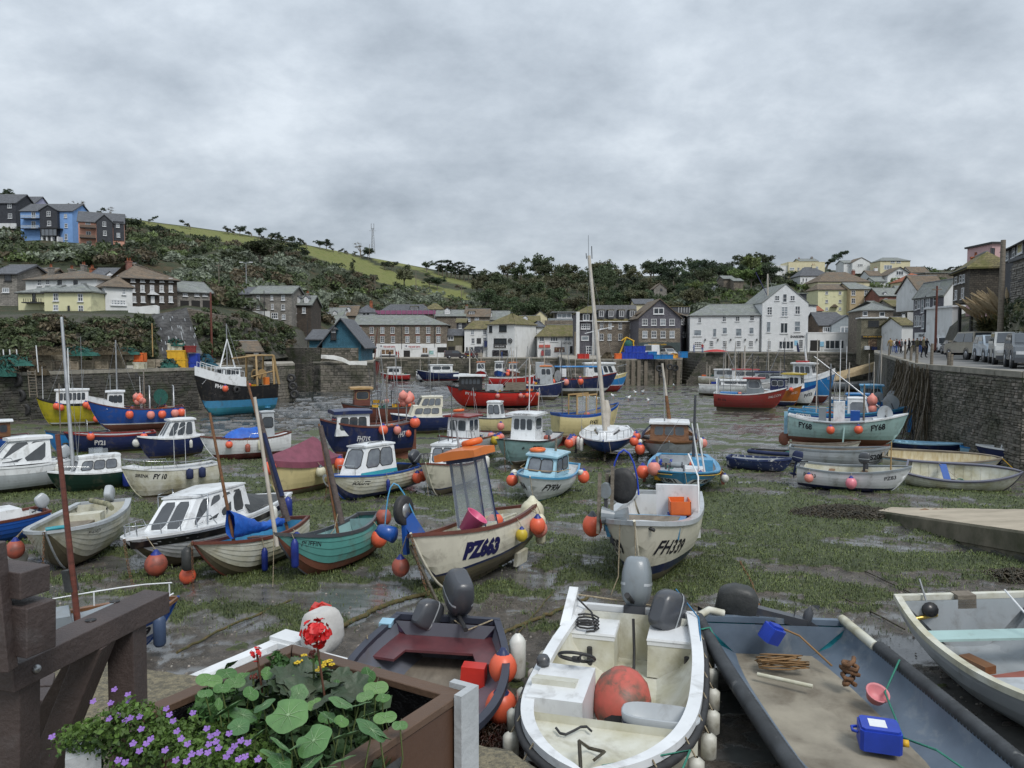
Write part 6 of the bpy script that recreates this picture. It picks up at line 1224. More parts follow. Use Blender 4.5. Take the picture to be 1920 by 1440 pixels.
  mb.grid(rows,roof,False);mb.grid([[r[0]for r in rows[1:4]],[(p[0],p[1],zt)for p in(rows[0][0],rows[2][0],rows[4][0])]],roof,False);mb.grid([[r[4]for r in rows[1:4]],[(p[0],p[1],zt)for p in(rows[0][4],rows[2][4],rows[4][4])]],roof,False)
  mb.add([(xa,-y,zt),(xb,-y2,zt),(xb,y2,zt),(xa,y,zt)],[(0,3,2,1)],roof);s.put(mb,'roof',c)
  V=[Vec(q)for q in lo+hi]
  def fw(q,n,us=.09):
   for k in range(n):s.facewin(c,q,us+(1-2*us)*k/n+.02,us+(1-2*us)*(k+1)/n-.02,v[0],v[1],fr,gl)
  if front:fw((V[1],V[2],V[6],V[5]),front)
  if side:fw((V[0],V[1],V[5],V[4]),side);fw((V[2],V[3],V[7],V[6]),side)
  if rear:fw((V[3],V[0],V[4],V[7]),rear)
  return c
 def facewin(s,par,q,u0,u1,v0,v1,fr=RUBBER,gl=GLASS,ch=.16,th=.03):
  bl,br,tr_,tl=q;n=(br-bl).cross(tl-bl).normalized();pt=lambda u,v:bl.lerp(br,u).lerp(tl.lerp(tr_,u),v)
  def octo(e):
   du=e/max(.05,(br-bl).length);dv=e/max(.05,(tl-bl).length);a,b,c,d=u0-du,u1+du,v0-dv,v1+dv;cu,cv=(b-a)*ch,(d-c)*ch
   return[pt(a+cu,c),pt(b-cu,c),pt(b,c+cv),pt(b,d-cv),pt(b-cu,d),pt(a+cu,d),pt(a,d-cv),pt(a,c+cv)]
  o,i=octo(th),octo(0);mb=MB();mb.add([p+n*.003 for p in o]+[p+n*.02 for p in o]+[p+n*.02 for p in i]+[p+n*.004 for p in i],[(k+r*8,(k+1)%8+r*8,(k+1)%8+(r+1)*8,k+(r+1)*8)for r in range(3)for k in range(8)],fr)
  w=s.put(mb,'window',par if par is not s.root else None);mb=MB();mb.add([p+n*.009 for p in i],[tuple(range(8))],gl)
  if par is s.root:s.put(mb,'pane',w)
  else:s.put(mb,'pane',par)
 def text(s,st,t,zf,size,side,mat=INK,shear=0.0,weight=.03,board=None):
  src=textmesh(st,1.0,weight,4,shear);xs=[v.co.x for v in src.vertices];me=MB();xc=s.x(t);zc=s.keel+(s.zs(t)-s.keel)*zf;rise=(s.zs(min(1,t+.1))-s.zs(max(0,t-.1)))/(s.L*.2)
  def pos(tx,tz,off):
   x=xc+(tx if side<0 else-tx)*1.0;z=zc+tz+rise*(x-xc);tt=min(.995,max(0,s.t(x)));z=min(z,s.zs(tt)-.02);y=s.Y(tt,z)+off;return(x,side*y,z)
  me.add([pos(v.co.x*size,v.co.y*size,.012)for v in src.vertices],[tuple(p.vertices)for p in src.polygons],mat)
  if board:w=(max(xs)-min(xs))*size/2+.06;b=MB();b.grid([[pos(-w+2*w*i/8,zz*size,.006)for i in range(9)]for zz in(-.5,.5)],board,True);s.put(b,'number_board')
  s.put(me,'registration')
 def mast(s,x,y,z,h,r=.04,mat=SPAR,lean=(0,0),name='mast',stays=0,n=8):
  t=Vec((x+lean[0],y+lean[1],z+h));mb=MB();mb.tube([(x,y,z),t],[r,r*.7],n,mat);m=s.put(mb,name)
  for k in range(stays):
   sd=(-1,1)[k%2];q=s.sheer(.85 if k>1 else .45,sd,.05);mb=MB();mb.tube([t,q],.008 if s.M.translation.y<60 else .02,3,STEEL,False);s.put(mb,'stay',m)
  return m
 def rail(s,pts,r=.014,mat=CHROME,name='rail',posts=None):
  mb=MB();mb.tube(pts,r,5,mat)
  for a,b in(posts or[]):mb.tube([a,b],r*.85,5,mat)
  return s.put(mb,name)
 def pulpit(s,t0=.72,h=.38,n=4,mat=CHROME,both=True):
  ps=[s.sheer(t,1,.08,h)for t in lin(t0,.97,n)];pq=[s.sheer(t,-1,.08,h)for t in lin(t0,.97,n)];c=s.sheer(1,1,0,h)+Vec((-.03,0,0))
  s.rail([s.sheer(t0-.03,1,.08,.03)]+ps+[c]+pq[::-1]+[s.sheer(t0-.03,-1,.08,.03)],.014,mat,'pulpit',[(p,p-Vec((0,0,h)))for p in ps[1:]+pq[1:]])
 def rope(s,pts,r=.012,mat=ROPE,name='mooring_rope'):
  mb=MB();mb.tube(pts,r,4,mat);s.put(mb,name)
 def drop(s,t=1,L=None,chain=False,dx=.15,dy=0):       # mooring line from the bow to the mud
  p=s.sheer(t,-1,.02,.02);q=s.M.inverted()@(s.wp(p)+Vec((dx,dy,0)));w=s.wp(p);e=Vec((w.x+dx,w.y+dy-.1,G(w.y)+.02));inv=s.M.inverted()
  pts=[inv@(w.lerp(e,k/8)+Vec((0,-.05,-.12*sin(k/8*3.14))))for k in range(9)]
  if chain:s.chainparts(pts)
  else:s.rope(pts)
 def chainparts(s,pts,r=.03,mat=None):
  mb=MB();mt=mat or CHAIN
  for a,b in zip(pts,pts[1:]):
   n=max(1,int((Vec(b)-Vec(a)).length/(r*2.2)))
   for k in range(n):
    c=Vec(a).lerp(Vec(b),(k+.5)/n);o=Vec((r*.8,0,0))if k%2 else Vec((0,r*.8,0));mb.tube([c-o*.9-Vec((0,0,r)),c-o-Vec((0,0,0)),c-o*.9+Vec((0,0,r)),c+o*.9+Vec((0,0,r)),c+o,c+o*.9-Vec((0,0,r)),c-o*.9-Vec((0,0,r))],r*.3,4,mt)
  s.put(mb,'chain')
 def where(s,t):return 'near the bow' if t>.72 else 'amidships' if t>.33 else 'near the stern'
 def buoy(s,t,sd,drop=.35,r=.17,mat=BORANGE,cap=BBLUE,lab=None,out=0,zs=1.08):
  p=s.sheer(t,sd,-.03);c=s.wp(p)+(s.M.to_3x3()@Vec((0,sd*(r+.01+out),0)));c=Vec((c.x,c.y,s.wp(p).z-drop));c.z=max(c.z,G(c.y)+r)
  cn=mat.name.split(' buoy')[0];hang('buoy',c,r,mat,cap,s.wp(p),lab or f'{cn} round buoy hanging {s.where(t)} of the {s.short}',zs,s.short+' buoys')
 def fender(s,t,sd,drop=.35,r=.07,L=.4,mat=BWHITE,lab=None,cap=BBLUE):
  p=s.sheer(t,sd,-.03);c=s.wp(p)+(s.M.to_3x3()@Vec((0,sd*(r+.02),0)));c.z=max(s.wp(p).z-drop,G(c.y)+L/2)
  rt=empty('fender',MTr(c),lab or f'{mat.name.split(" fender")[0]} long fender hanging {s.where(t)} of the {s.short}','fender',s.short+' fenders');mb=MB();mb.lathe([(.001,-L/2),(r*.7,-L*.47),(r,-L*.38),(r,L*.38),(r*.7,L*.47),(.02,L*.56)],10,mat);mb.build('body',rt)
  mb=MB();mb.tube([(0,0,L*.5),s.wp(p)-c],.008,4,ROPE);mb.build('rope',rt);return rt
 def outboard(s,t=0,y=0,k=1.0,mat=DGREY,tilt=0,cover=None,z=None,turn=0,text=None):
  z=s.zs(0)if z is None else z;o=empty('outboard_motor',MI4);o.parent=s.root;o.matrix_local=MTr((s.x(t)-.08*k,y,z))@MRo(rad(180+turn),4,'Z')@MRo(rad(-tilt),4,'Y')@Matrix.Scale(k,4)
  mb=MB();rows=[]
  for zz,a,b,xo in((.06,.13,.09,.04),(.12,.20,.125,.05),(.20,.235,.14,.045),(.36,.235,.135,.035),(.46,.20,.115,.02),(.50,.17,.095,.01),(.515,.13,.07,.005)):
   rows.append([(xo+a*math.copysign(abs(cos(q))**.5,cos(q)),b*math.copysign(abs(sin(q))**.5,sin(q)),zz)for q in[i*math.pi/8 for i in range(16)]])
  mb.grid(rows,cover or mat,True,True);mb.add(rows[-1],[tuple(range(16))],cover or mat);mb.build('cowling',o)
  if not cover:mb=MB();mb.grid([[(x*1.012,y*1.02,z_)for x,y,_ in rows[2]]for z_ in(.25,.275)],LGREY,True,True);mb.build('stripe',o)
  mb=MB();mb.bar((.03,0,.1),(.05,0,-.5),.10,.12,mat);mb.lathe([(.001,-.14),(.05,-.1),(.055,.12),(.001,.2)],8,mat,MTr((.06,0,-.5))@MRo(rad(90),4,'Y'));mb.slab([(-.02,-.01),(.2,-.01),(.2,.01),(-.02,.01)],-.36,-.35,mat);mb.add([(0,0,-.5),(.1,0,-.5),(.02,.01,-.72),(.02,-.01,-.72)],[(0,1,2),(0,3,1),(0,2,3),(1,3,2)],mat);mb.build('leg',o)
  mb=MB();mb.box(-.14,0,-.1,.1,-.16,.06,DGREY);mb.build('bracket',o);mb=MB();mb.tube([(-.12,.02,.1),(-.45,.04,.18)],[.022,.028],6,RUBBER);mb.build('tiller',o)
  mb=MB()
  for i in range(3):a=i*2.09;mb.add([(.27,0,-.5),(.25,.10*cos(a),-.5+.10*sin(a)),(.29,.10*cos(a+.7),-.5+.10*sin(a+.7))],[(0,1,2),(2,1,0)],DGREY)
  mb.build('propeller',o);return o
 def drum(s,x,y,z,r=.3,w=.5,mat=NETG,fl=SKYB):
  M=MTr((x,y,z))@MRo(rad(90),4,'X');mb=MB();mb.lathe([(.001,-w/2),(r*.85,-w/2),(r*.95,-w*.2),(r,.0),(r*.92,w*.25),(r*.85,w/2),(.001,w/2)],16,mat,M,False);d=s.put(mb,'net_drum')
  for q in(-1,1):mb=MB();mb.lathe([(.001,q*w/2-.02),(r*1.12,q*w/2-.02),(r*1.12,q*w/2+.02),(.001,q*w/2+.02)],16,fl,M,False);s.put(mb,'flange',d)
  for q in(-1,1):mb=MB();mb.bar((x,y+q*(w/2+.05),z),(x+.25,y+q*(w/2+.05),z-r*1.6),.06,.06,DGREY);s.put(mb,'stand',d)
 def hauler(s,x,y,z,r=.16):
  mb=MB();mb.bar((x,y,z-.5),(x,y,z),.07,.07,DGREY);h=s.put(mb,'pot_hauler');mb=MB();mb.lathe([(.001,-.06),(r,-.06),(r*.7,0),(r,.06),(.001,.06)],14,MGREY,MTr((x,y,z))@MRo(rad(90),4,'Y'),False);s.put(mb,'sheave',h)
 def gear(s,n,x0,x1,w,z,seed=1,kinds=('box','coil','net','ball')):
  rr=random.Random(seed);far=s.M.translation.y>45;cols=[(BLUEP,'blue'),(ORANGEP,'orange'),(DGREY,'grey'),(YELP,'yellow'),(DIRTYW,'white')]
  for k in range(n):
   x,y=rr.uniform(x0,x1),rr.uniform(-w/2,w/2);q=kinds[k%len(kinds)];M=s.M@T(x,y,z,rz=rr.uniform(-.5,.5));
   if q=='box':
    m,cn=cols[rr.randrange(5)];mb=MB();a,b,h=.32,.2,.22;mb.box(-a,a,-b,b,0,.02,m)
    for e in((-a,a,-b,-b+.02),(-a,a,b-.02,b),(-a,-a+.02,-b,b),(a-.02,a,-b,b)):mb.box(*e,0,h,m)
    mb.box(-a-.02,a+.02,-b-.02,-b,h-.03,h,m);mb.box(-a-.02,a+.02,b,b+.02,h-.03,h,m);mb.build('fish_box',M=M,label=' '.join(f'{cn} plastic fish box lying in the {s.short}'.split()[:16]),cat='fish box',group=s.short+' fish boxes')
   elif q=='coil':
    m=rr.choice([ROPE,ROPEB,ROPEG]);mb=MB();mb.tube([((.14+.02*sin(i*1.7))*cos(i*.7),(.14+.02*cos(i*1.3))*sin(i*.7),.02+i*.004)for i in range(40)],.014,4,m);mb.build('rope_coil',M=M,label=' '.join(f'{m.name} coil lying in the {s.short}'.split()[:16]),cat='rope',group=s.short+' rope coils')
   elif q=='net':
    m=rr.choice([NETG,NETB]);mb=MB();mb.grid([[(.32*(1-j/5*.8)*cos(a)*(1+.2*sin(3*a+k)),.26*(1-j/5*.8)*sin(a),.24*sin(j/5*1.5))for a in[i*math.pi/7 for i in range(14)]]for j in range(6)],m,True,True);mb.add([(.06*cos(i*.9),.05*sin(i*.9),.24)for i in range(7)],[tuple(range(7))],m);mb.build('net_heap',M=M,label=' '.join(f'{m.name} heaped in the {s.short}'.split()[:16]),cat='net',group=s.short+' nets')
   else:
    m=rr.choice([BORANGE,BPINK,BRED]);hang('buoy',s.wp((x,y,z+.17)),.16,m,BBLUE,None,f'{m.name.split(" buoy")[0]} round buoy lying inside the {s.short}',1.05,s.short+' stowed buoys')
def hang(name,c,r,mat,cap,top=None,label='',zs=1.08,group=None,rx=0,ry=0):
 label=' '.join(label.split()[:16]);rt=empty(name,T(c,rx=rx or ru(-.15,.15),ry=ry,s=(ru(.92,1.05),ru(.92,1.05),1)),label,'buoy',group);mb=MB();mb.ball((0,0,0),r,mat,14,zs,k=9);mb.build('body',rt);mb=MB();mb.lathe([(r*.50,r*zs*.86),(r*.30,r*zs*1.06),(r*.16,r*zs*1.25),(.001,r*zs*1.28)],10,cap or mat);mb.build('neck',rt)
 if top is not None:mb=MB();mb.tube([(0,0,r*zs*1.2),Vec(top)-Vec(c)],.009,4,ROPE);mb.build('rope',rt)
 return rt
def ringbuoy(s,x,y,z,r=.3):
 mb=MB();mb.grid([[((r+.07*cos(b))*cos(a),(r+.07*cos(b))*sin(a),.07*sin(b))for b in[j*math.pi/4 for j in range(8)]]for a in[i*math.pi/10 for i in range(21)]],ORANGEP,True,True);mb.build('lifebuoy',M=s.M@T(x,y,z,rx=.1),label=f'orange ring lifebuoy on the cabin roof of the {s.short}',cat='lifebuoy')
# ================================================================ THE FLEET  (near middle ground first)
b=Boat('PZ663 boat','cream workboat PZ663 with an orange-roofed glass wheelhouse, leaning over',905,1060,241,4.5,1.85,.98,CREAM,BOTTOM,.36,NAVY,.05,heel=11,bow=.32,gun=WOODM,inside=DIRTYW,tr=.8,full=2.3,keel=.08)
b.well(.04,.80,.42);b.deck(.80,.99);b.text('PZ663',.66,.62,.40,1,INKN,.2,.07);b.text('PZ663',.74,.60,.40,-1,INKN,.2,.05)
c=b.house(-.75,-.05,.75,.55,1.95,.15,.05,.95,CLEAR,ORANGE,.2,.14,0,0,name='glass_wheelhouse');mb=MB();mb.box(-.74,-.06,-.38,.38,.5,1.05,DIRTYW);b.put(mb,'wheelhouse_base',c)
for x,y in((-.73,-.36),(-.73,.36),(-.12,-.36),(-.12,.36)):mb=MB();mb.bar((x,y,.6),(x-(.12 if x>-.3 else-.04),y*.95,2.48),.05,.05,NAVY);b.put(mb,'post',c)
mb=MB();mb.bar((-.1,0,2.45),(-.7,0,2.45),.74,.08,NAVY);b.put(mb,'roof_beam',c)
ringbuoy(b,-.65,.1,2.78,.2);b.mast(-.35,-.1,2.6,.7,.03,STEEL);b.mast(-.6,.15,2.6,.45,.02,STEEL)
mb=MB();mb.lathe([(.001,0),(.17,0),(.25,.42),(.27,.43),(.25,.44),(.23,.42),(.16,.03),(.001,.03)],20,PINKC);mb.build('pink_tub',M=b.M@T(.55,.25,1.08,rx=-.75,ry=-.35),label='bright pink plastic tub tipped over beside the glass wheelhouse',cat='tub')
mb=MB();mb.box(.4,1.3,-.35,.5,.82,1.0,RUBBER);b.put(mb,'black_tray')
mb=MB();M=MTr((1.55,-.62,1.75))@MRo(rad(80),4,'X');mb.lathe([(.001,-.07),(.15,-.07),(.28,-.08),(.3,0),(.28,.08),(.15,.07),(.001,.07)],18,RUBBER,M);h=b.put(mb,'hauler_wheel');mb=MB();mb.lathe([(.001,-.08),(.14,-.08),(.14,.085),(.001,.09)],12,STEEL,M);b.put(mb,'hub',h)
mb=MB();mb.lathe([(.001,-.2),(.16,-.2),(.14,.1),(.1,.2),(.001,.2)],14,BLUE,MTr((1.85,-.95,1.4))@MRo(rad(70),4,'X'));mb.bar((1.6,-.7,.9),(1.55,-.62,1.7),.12,.1,BLUE);mb.bar((1.3,-.45,1.1),(1.5,-.6,1.6),.1,.3,BLUE);b.put(mb,'hauler_motor')
b.rope([(1.9+.0*i,-.95,1.45)if i==0 else(1.9-.07*i,-.95+.06*i,1.45+.85*sin(i/8*3.1))for i in range(9)],.018,SKYB,'hoop')
b.buoy(.35,1,.3,.12,BYEL,BBLUE,'small yellow buoy with a black S on the side of PZ663');b.buoy(.13,1,.3,.17,BORANGE);b.buoy(.08,1,.42,.16,BPINK);b.buoy(.92,-1,.55,.16,BRED)
b.fender(.02,1,.5,.1,.6,BCREAM,'big cream fender with a dark tip hanging from the stern of PZ663')
for k,(x,y,z)in enumerate(((-2.3,.55,.95),(-2.45,.3,.75))):hang('buoy',b.wp((x,y,z)),.24,BCREAM,None,None,('upper' if k==0 else 'lower')+' of two cream buoys lashed to the stern of PZ663')
b.gear(5,-1.9,-.6,1.0,.8,3);b.drop(1,chain=True,dx=.35);p=[b.M.inverted()@(b.wp(b.sheer(.97,-1,0,-.2)).lerp(Vec((b.wp((2.3,0,0)).x+.3,b.wp((2.3,0,0)).y-.1,G(13.5))),k/8))for k in range(9)];b.rope(p,.05,KELP,'weedy_warp')
mb=MB();mb.box(-1.7,-1.1,.38,.46,.12,.42,DIRTYW,MRo(rad(-20),4,'X'));b.put(mb,'bilge_keel')
b=Boat('FH339 boat','white open fishing boat FH339 with pot hauler, blue tray and orange crate',1228,1046,262,4.7,2.0,.98,CREAM,BOTTOM,.3,NAVY,.16,gun=LGREY,gw=.16,inside=WHITE,heel=2,bow=.3,tr=.82,full=2.8)
b.well(.04,.80,.32);b.deck(.80,.99);b.text('FH339',.81,.64,.32,1,INK,.25,.02);b.text('FH339',.80,.62,.32,-1,INK,0,.02)
mb=MB();mb.box(.25,1.35,-.75,.7,.82,1.02,SKYB,tx=1.06,ty=1.06);mb.build('blue_tray',M=b.M,label='large sky-blue tray across the boat FH339',cat='tray');mb=MB();mb.box(.32,1.28,-.66,.62,1.0,1.03,WOODG);mb.build('tray_board',M=b.M,label='brown board lying in the sky-blue tray',cat='board')
for z,m,l in((.72,BLUEP,'blue crate under the orange crate in boat FH339'),(1.0,ORANGEP,'orange crate on top of the blue crate in boat FH339')):
 mb=MB()
 for e in((-.3,.3,-.22,-.2),(-.3,.3,.2,.22),(-.3,-.28,-.22,.22),(.28,.3,-.22,.22)):mb.box(*e,0,.24,m)
 mb.box(-.3,.3,-.22,.22,0,.02,m);mb.box(-.32,.32,-.24,.24,.2,.24,m)if z<.8 else None;mb.build('crate',M=b.M@T(-.2,.55,z,rz=.2),label=l,cat='crate')
mb=MB();mb.box(-.62,-.5,.0,.95,.5,1.45,WHITE);mb.build('white_board',M=b.M,label='upright white board behind the orange crate in boat FH339',cat='board')
b.hauler(1.35,-.75,1.6,.13);M=MTr((1.1,-.45,1.65))@MRo(rad(90),4,'Y');mb=MB();mb.lathe([(.001,-.08),(.2,-.08),(.3,-.05),(.3,.05),(.2,.08),(.001,.08)],18,RUBBER,M);b.put(mb,'hauler_tyre');mb=MB();mb.lathe([(.001,-.26),(.15,-.26),(.07,0),(.15,.26),(.001,.26)],14,MGREY,MTr((1.45,-.55,1.2))@MRo(rad(90),4,'X'),False);mb.bar((1.45,-.6,.75),(1.45,-.55,1.2),.12,.12,DGREY);b.put(mb,'capstan')
for dx,dy in((1.5,-.9),(1.25,-.8),(1.4,-.65)):mb=MB();mb.bar((dx,dy,.9),(dx-.1,dy+.05,2.0-abs(dx-1.4)),.08,.06,WOODG);b.put(mb,'davit')
b.rope([(1.1,-.3+.28*cos(a)-.1,1.5+.75*sin(a))for a in lin(0,3.14,8)],.018,BLUEP,'hoop');b.buoy(.72,-1,.15,.2,BORANGE,DGREY);b.gear(7,-2.0,-.7,1.3,.35,5);b.drop(1,dx=.02);b.rope([b.sheer(.95,-1,0),(2.3,-.35,.4),(2.35,-.5,.1),(2.6,-.2,.02),(2.2,.05,.35)],.012)
b.rail([b.sheer(.45,1,.05),b.sheer(.43,1,.05,.65),b.sheer(.25,1,.3,.95)],.02,WHITE)
b.rope([(2.0,-.3,1.1),(2.1,0,1.22),(2.15,.35,1.12)],.03,RUBBER,'dark_rag')
b=Boat('green boat PUFFIN','green clinker sailing dinghy named PUFFIN with a furled brown sail',622,1052,229,3.7,1.55,.82,GREENW,RUST,.3,clinker=6,gun=DGREY,inside=SEAGREEN,bow=.42,stern=.22,tr=.5,heel=8,tf=.62,fe=1.7)
b.well(.08,.88,.25,ribs=7);b.thwart(.35,mat=SEAGREEN);b.thwart(.6,mat=SEAGREEN);b.text('PUFFIN',.80,.82,.15,1,INK,0,.01);b.mast(-.55,-.05,.3,2.9,.045,WOODV,(.0,-.25));b.mast(-.6,.05,.95,2.2,.09,BROWNSAIL,(.05,-.3),'furled_sail');b.mast(1.82,0,.9,3.0,.055,SPAR,(.05,-.1),'foremast')
b.buoy(.16,1,.33,.17,BORANGE);b.buoy(.03,1,.05,.17,BRED,DGREY);b.drop(1,chain=False,dx=0);b.rope([(-.55,0,1.2),(-.1,.2,.9),(.4,.45,.85)],.012);b.fender(.93,1,.35,.07,.5,BBLUE)
b=Boat('white clinker yawl','white clinker sailing boat with a blue sail cover and brown gunwale',462,1050,232,4.3,1.6,.85,DIRTYW,BOTTOM,.28,clinker=7,gun=WOODM,inside=SKYB,bow=.4,stern=.1,tr=.6,heel=6,tf=.62,fe=1.7)
b.well(.06,.86,.25,ribs=7);b.thwart(.3);b.thwart(.55);b.text('RED',.5,.1,.01,1)if 0 else None;b.mast(.6,0,.3,3.7,.05,WOODV,(0,-.4));b.mast(-1.75,0,.5,4.2,.05,WOODV,(.2,-.75),'mizzen_mast');b.mast(-1.7,.03,.9,2.9,.10,BROWNSAIL,(.15,-.5),'furled_sail');b.mast(-1.62,.0,1.6,1.7,.07,TARPN,(.15,-.3),'furled_sail')
mb=MB();rows=[]
for i,x in enumerate(lin(.75,-1.4,12)):zz=1.05-.12*i/4*.3;hgt=.72-.5*min(1,i/7);rows.append([(x,.16*cos(a)+.03*sin(i*2.1+a*3),zz-.1+hgt*(.5+.5*sin(a))+.02*sin(i*3+a*5))for a in[k*math.pi/5 for k in range(10)]])
mb.grid(rows,TARPB,True,True);b.put(mb,'sail_cover');b.fender(.62,1,.4,.06,.42,BBLUE);b.fender(.3,1,.3,.1,.45,BBLUE);b.fender(.98,-1,.3,.1,.4,TARPK,'black fender at the bow of the white clinker yawl');b.drop(1,chain=True,dx=.05);b.buoy(.93,-1,.6,.14,BORANGE)
b=Boat('black-striped cruiser','white cabin cruiser with a black side stripe and five tinted windows',395,1026,238,5.6,2.1,1.1,WHITE,BOTTOM,.28,band=None,gun=WHITE,clinker=9,inside=WHITE,bow=.3,heel=5,fe=1.9,tf=.66,full=2.5)
b.deck(.42,.99);b.well(.03,.42,.4);s_=b;mb=MB()
for sd in(-1,1):mb.grid([[(b.x(t),sd*(b.Y(t,b.zs(t)-q)+.022),b.zs(t)-q)for t in lin(.02,.985,20)]for q in(.12,.32)],BLACK,True)
b.put(mb,'side_stripe');b.house(-.7,1.75,1.6,1.05,.98,.85,0,.82,WHITE,WHITE,.03,.05,2,4,0,WHITE,mk('tinted glass',(.06,.065,.07),rough=.08,spec=.8),(.22,.9),'cabin',1.0)
b.pulpit(.7,.32);b.rail([(.9,-.6,1.1),(.8,-.62,2.1),(.8,.62,2.1),(.9,.6,1.1)],.02,CHROME,'roof_arch');b.rail([(.3,-.6,1.8),(.25,-.62,2.2),(.8,-.62,2.15)],.015)
mb=MB();mb.grid([[(x,.9*f,1.15+(.62*(1-i/6)+.1)*(1-f*f)+.03*sin(i*2+f*4))for f in lin(-1,1,8)]for i,x in enumerate(lin(-.5,-2.4,6))],TARPK,True);b.put(mb,'cockpit_cover');b.fender(.3,1,.25,.08,.5);b.fender(.13,1,.25,.1,.55,BBLUE);b.drop(1,chain=True,dx=.3,dy=-.2);b.buoy(.96,1,.5,.2,BRED)
b=Boat('cream clinker dinghy','open cream clinker boat with a rusty mooring chain and deep wooden locker',138,1040,251,4.3,2.0,.98,DIRTYW,BOTTOM,.2,clinker=8,gun=LGREY,gw=.14,inside=DIRTYW,bow=.16,tr=.75,full=3.6,fe=1.8,tf=.7,heel=3)
b.well(.04,.92,.3);b.text('NAIAD',.78,.82,.13,1,INK,.2,0);mb=MB();mb.box(-.5,.35,-.4,.25,.3,.85,WOODG);mb.box(-.9,-.5,-.5,.4,.3,1.0,DIRTYW);b.put(mb,'locker');mb=MB();mb.tube([(-1.7,-.2,1.15),(-.9,.5,1.15),(.1,.9,1.2)],.07,8,mk('camouflage sail',(.35,.32,.2),(.12,.13,.08),rough=.9,sc_=6));b.put(mb,'rolled_sail')
b.drop(1,chain=True,dx=.0);b.rope([b.sheer(.95,1,0,.05),b.sheer(.97,1,0,.06),b.sheer(1,1,0,.05)],.05,TEAL,'bow_lashing');b.buoy(.72,-1,.55,.22,BWHITE,BBLUE);b.buoy(.8,-1,.35,.17,BRED);b.gear(3,-1.5,.9,1,.35,8,('coil','net'));b.outboard(0,.2,.9,LGREY,45)
b=Boat('blue boat at the left edge','small blue boat with a white deck cut by the left edge of the photo',-8,1006,200,4.2,1.7,.8,BLUE,BOTTOM,.2,clinker=6,gun=WOODM,inside=WHITE,bow=.3);b.well(.05,.6,.3);b.deck(.6,.99);b.outboard(0,0,.95,LGREY,30)
mb=MB();mb.box(-1.2,.9,-.6,.6,.7,1.05,WHITE,tx=.95,ty=.9);b.put(mb,'cuddy')
b=Boat('blue boat FY9','blue boat FY9 with a white handrail, wooden gunwale and grey fenders',0,0,33,4.0,1.6,.95,BLUE,BOTTOM,.25,gun=WOODV,inside=LGREY,pos=(-5.6,8.55),bow=.25,tr=.75,heel=3,sh=.02,stripe=WHITE)
b.well(.05,.9,.3);b.text('FY 9',.80,.6,.3,-1,INK,0,.04,WHITE);b.fender(.9,-1,.25,.08,.42,mk('grey-blue fender',(.05,.08,.15),rough=.5),'forward grey-blue fender on the bow of blue boat FY9');b.fender(.66,-1,.35,.08,.42,mk('grey-blue fender',(.05,.08,.15),rough=.5),'after grey-blue fender beside the FY9 number')
b.rail([b.sheer(t,-1,.04,.16)for t in lin(.1,.98,8)],.018,WHITE,'handrail',[(b.sheer(t,-1,.04,.16),b.sheer(t,-1,.04))for t in(.2,.4,.6,.8)]);b.rail([b.sheer(t,1,.04,.35)for t in lin(.1,.98,8)],.018,WHITE,'handrail',[(b.sheer(t,1,.04,.35),b.sheer(t,1,.04))for t in(.3,.65,.97)])
mb=MB();mb.prism([(-.3,.75),(1.25,.75),(1.2,1.25),(.2,1.05),(.15,1.3),(-.3,1.3)],-.3,.3,MGREY);b.put(mb,'grey_cuddy');m=b.mast(.3,-.25,.5,4.6,.06,WOODM,(-.25,.45));mb=MB();mb.bar((.2,-.08,1.75),(.15,.0,2.2),.17,.17,TARPK);b.put(mb,'mast_pad');mb=MB();mb.tube([(.33,-.2,.6),(.1,.15,4.4)],.022,6,WHITE);b.put(mb,'white_spar')
b=Boat('blue cabin boat FY934','small white boat FY934 with a pale blue cabin and orange lifebuoy',1032,925,256,4.9,2.0,1.0,WHITE,TEAL,.26,gun=SKYB,gw=.05,inside=WHITE,bow=.28,heel=-4,full=2.6)
BL2=paint('powder blue',(.33,.54,.64));b.deck(.4,.99,mat=BL2);b.well(.04,.4,.35);b.house(-.6,1.25,1.45,1.02,.78,.35,0,.88,BL2,BL2,.08,.06,2,2,0,RUBBER,GLASSG,(.3,.88),'cabin',1.2);b.text('FY934',.80,.66,.34,1,INK,.2,.03);b.text('FY934',.82,.62,.34,-1,INK,0,.03)
ringbuoy(b,.5,-.3,1.98,.24);b.mast(-.1,.25,1.85,.6,.05,WOODG);b.buoy(.3,1,.15,.2);b.buoy(.32,1,-.0,.1,BWHITE);b.buoy(.72,-1,.25,.17);b.fender(.62,-1,.2,.12,.45);b.drop(1);b.rail([b.sheer(t,1,.1,.25)for t in(.5,.75,.93)]+[b.sheer(t,-1,.1,.25)for t in(.93,.75,.5)],.015,WOODY)
b=Boat('white motor cruiser','cream motor boat with a brown gunwale and white cabin on its keel',852,913,247,5.6,2.15,1.2,CREAM,BOTTOM,.34,NAVY,.06,gun=WOODM,inside=DIRTYW,deckm=WHITE,bow=.3,heel=2,full=2.7)
b.deck(.35,.99);b.well(.03,.35,.4);b.house(-1.0,1.1,1.6,1.22,.82,.3,0,.88,WHITE,WHITE,.05,.07,2,2,0,RUBBER,GLASSG,(.22,.86),'cabin',1.35);b.pulpit(.6,.4,3,DGREY);b.mast(.2,.0,2.1,.5,.03,DGREY);b.drop(1,dx=.1);b.fender(.2,1,.2,.1,.4);b.fender(.12,1,.2,.1,.4)
for y in(-.35,.35):mb=MB();mb.tube([(-.7,y,2.12),(-.6,y,2.2),(.5,y,2.2),(.6,y,2.12)],.018,5,DGREY);b.put(mb,'roof_rail')
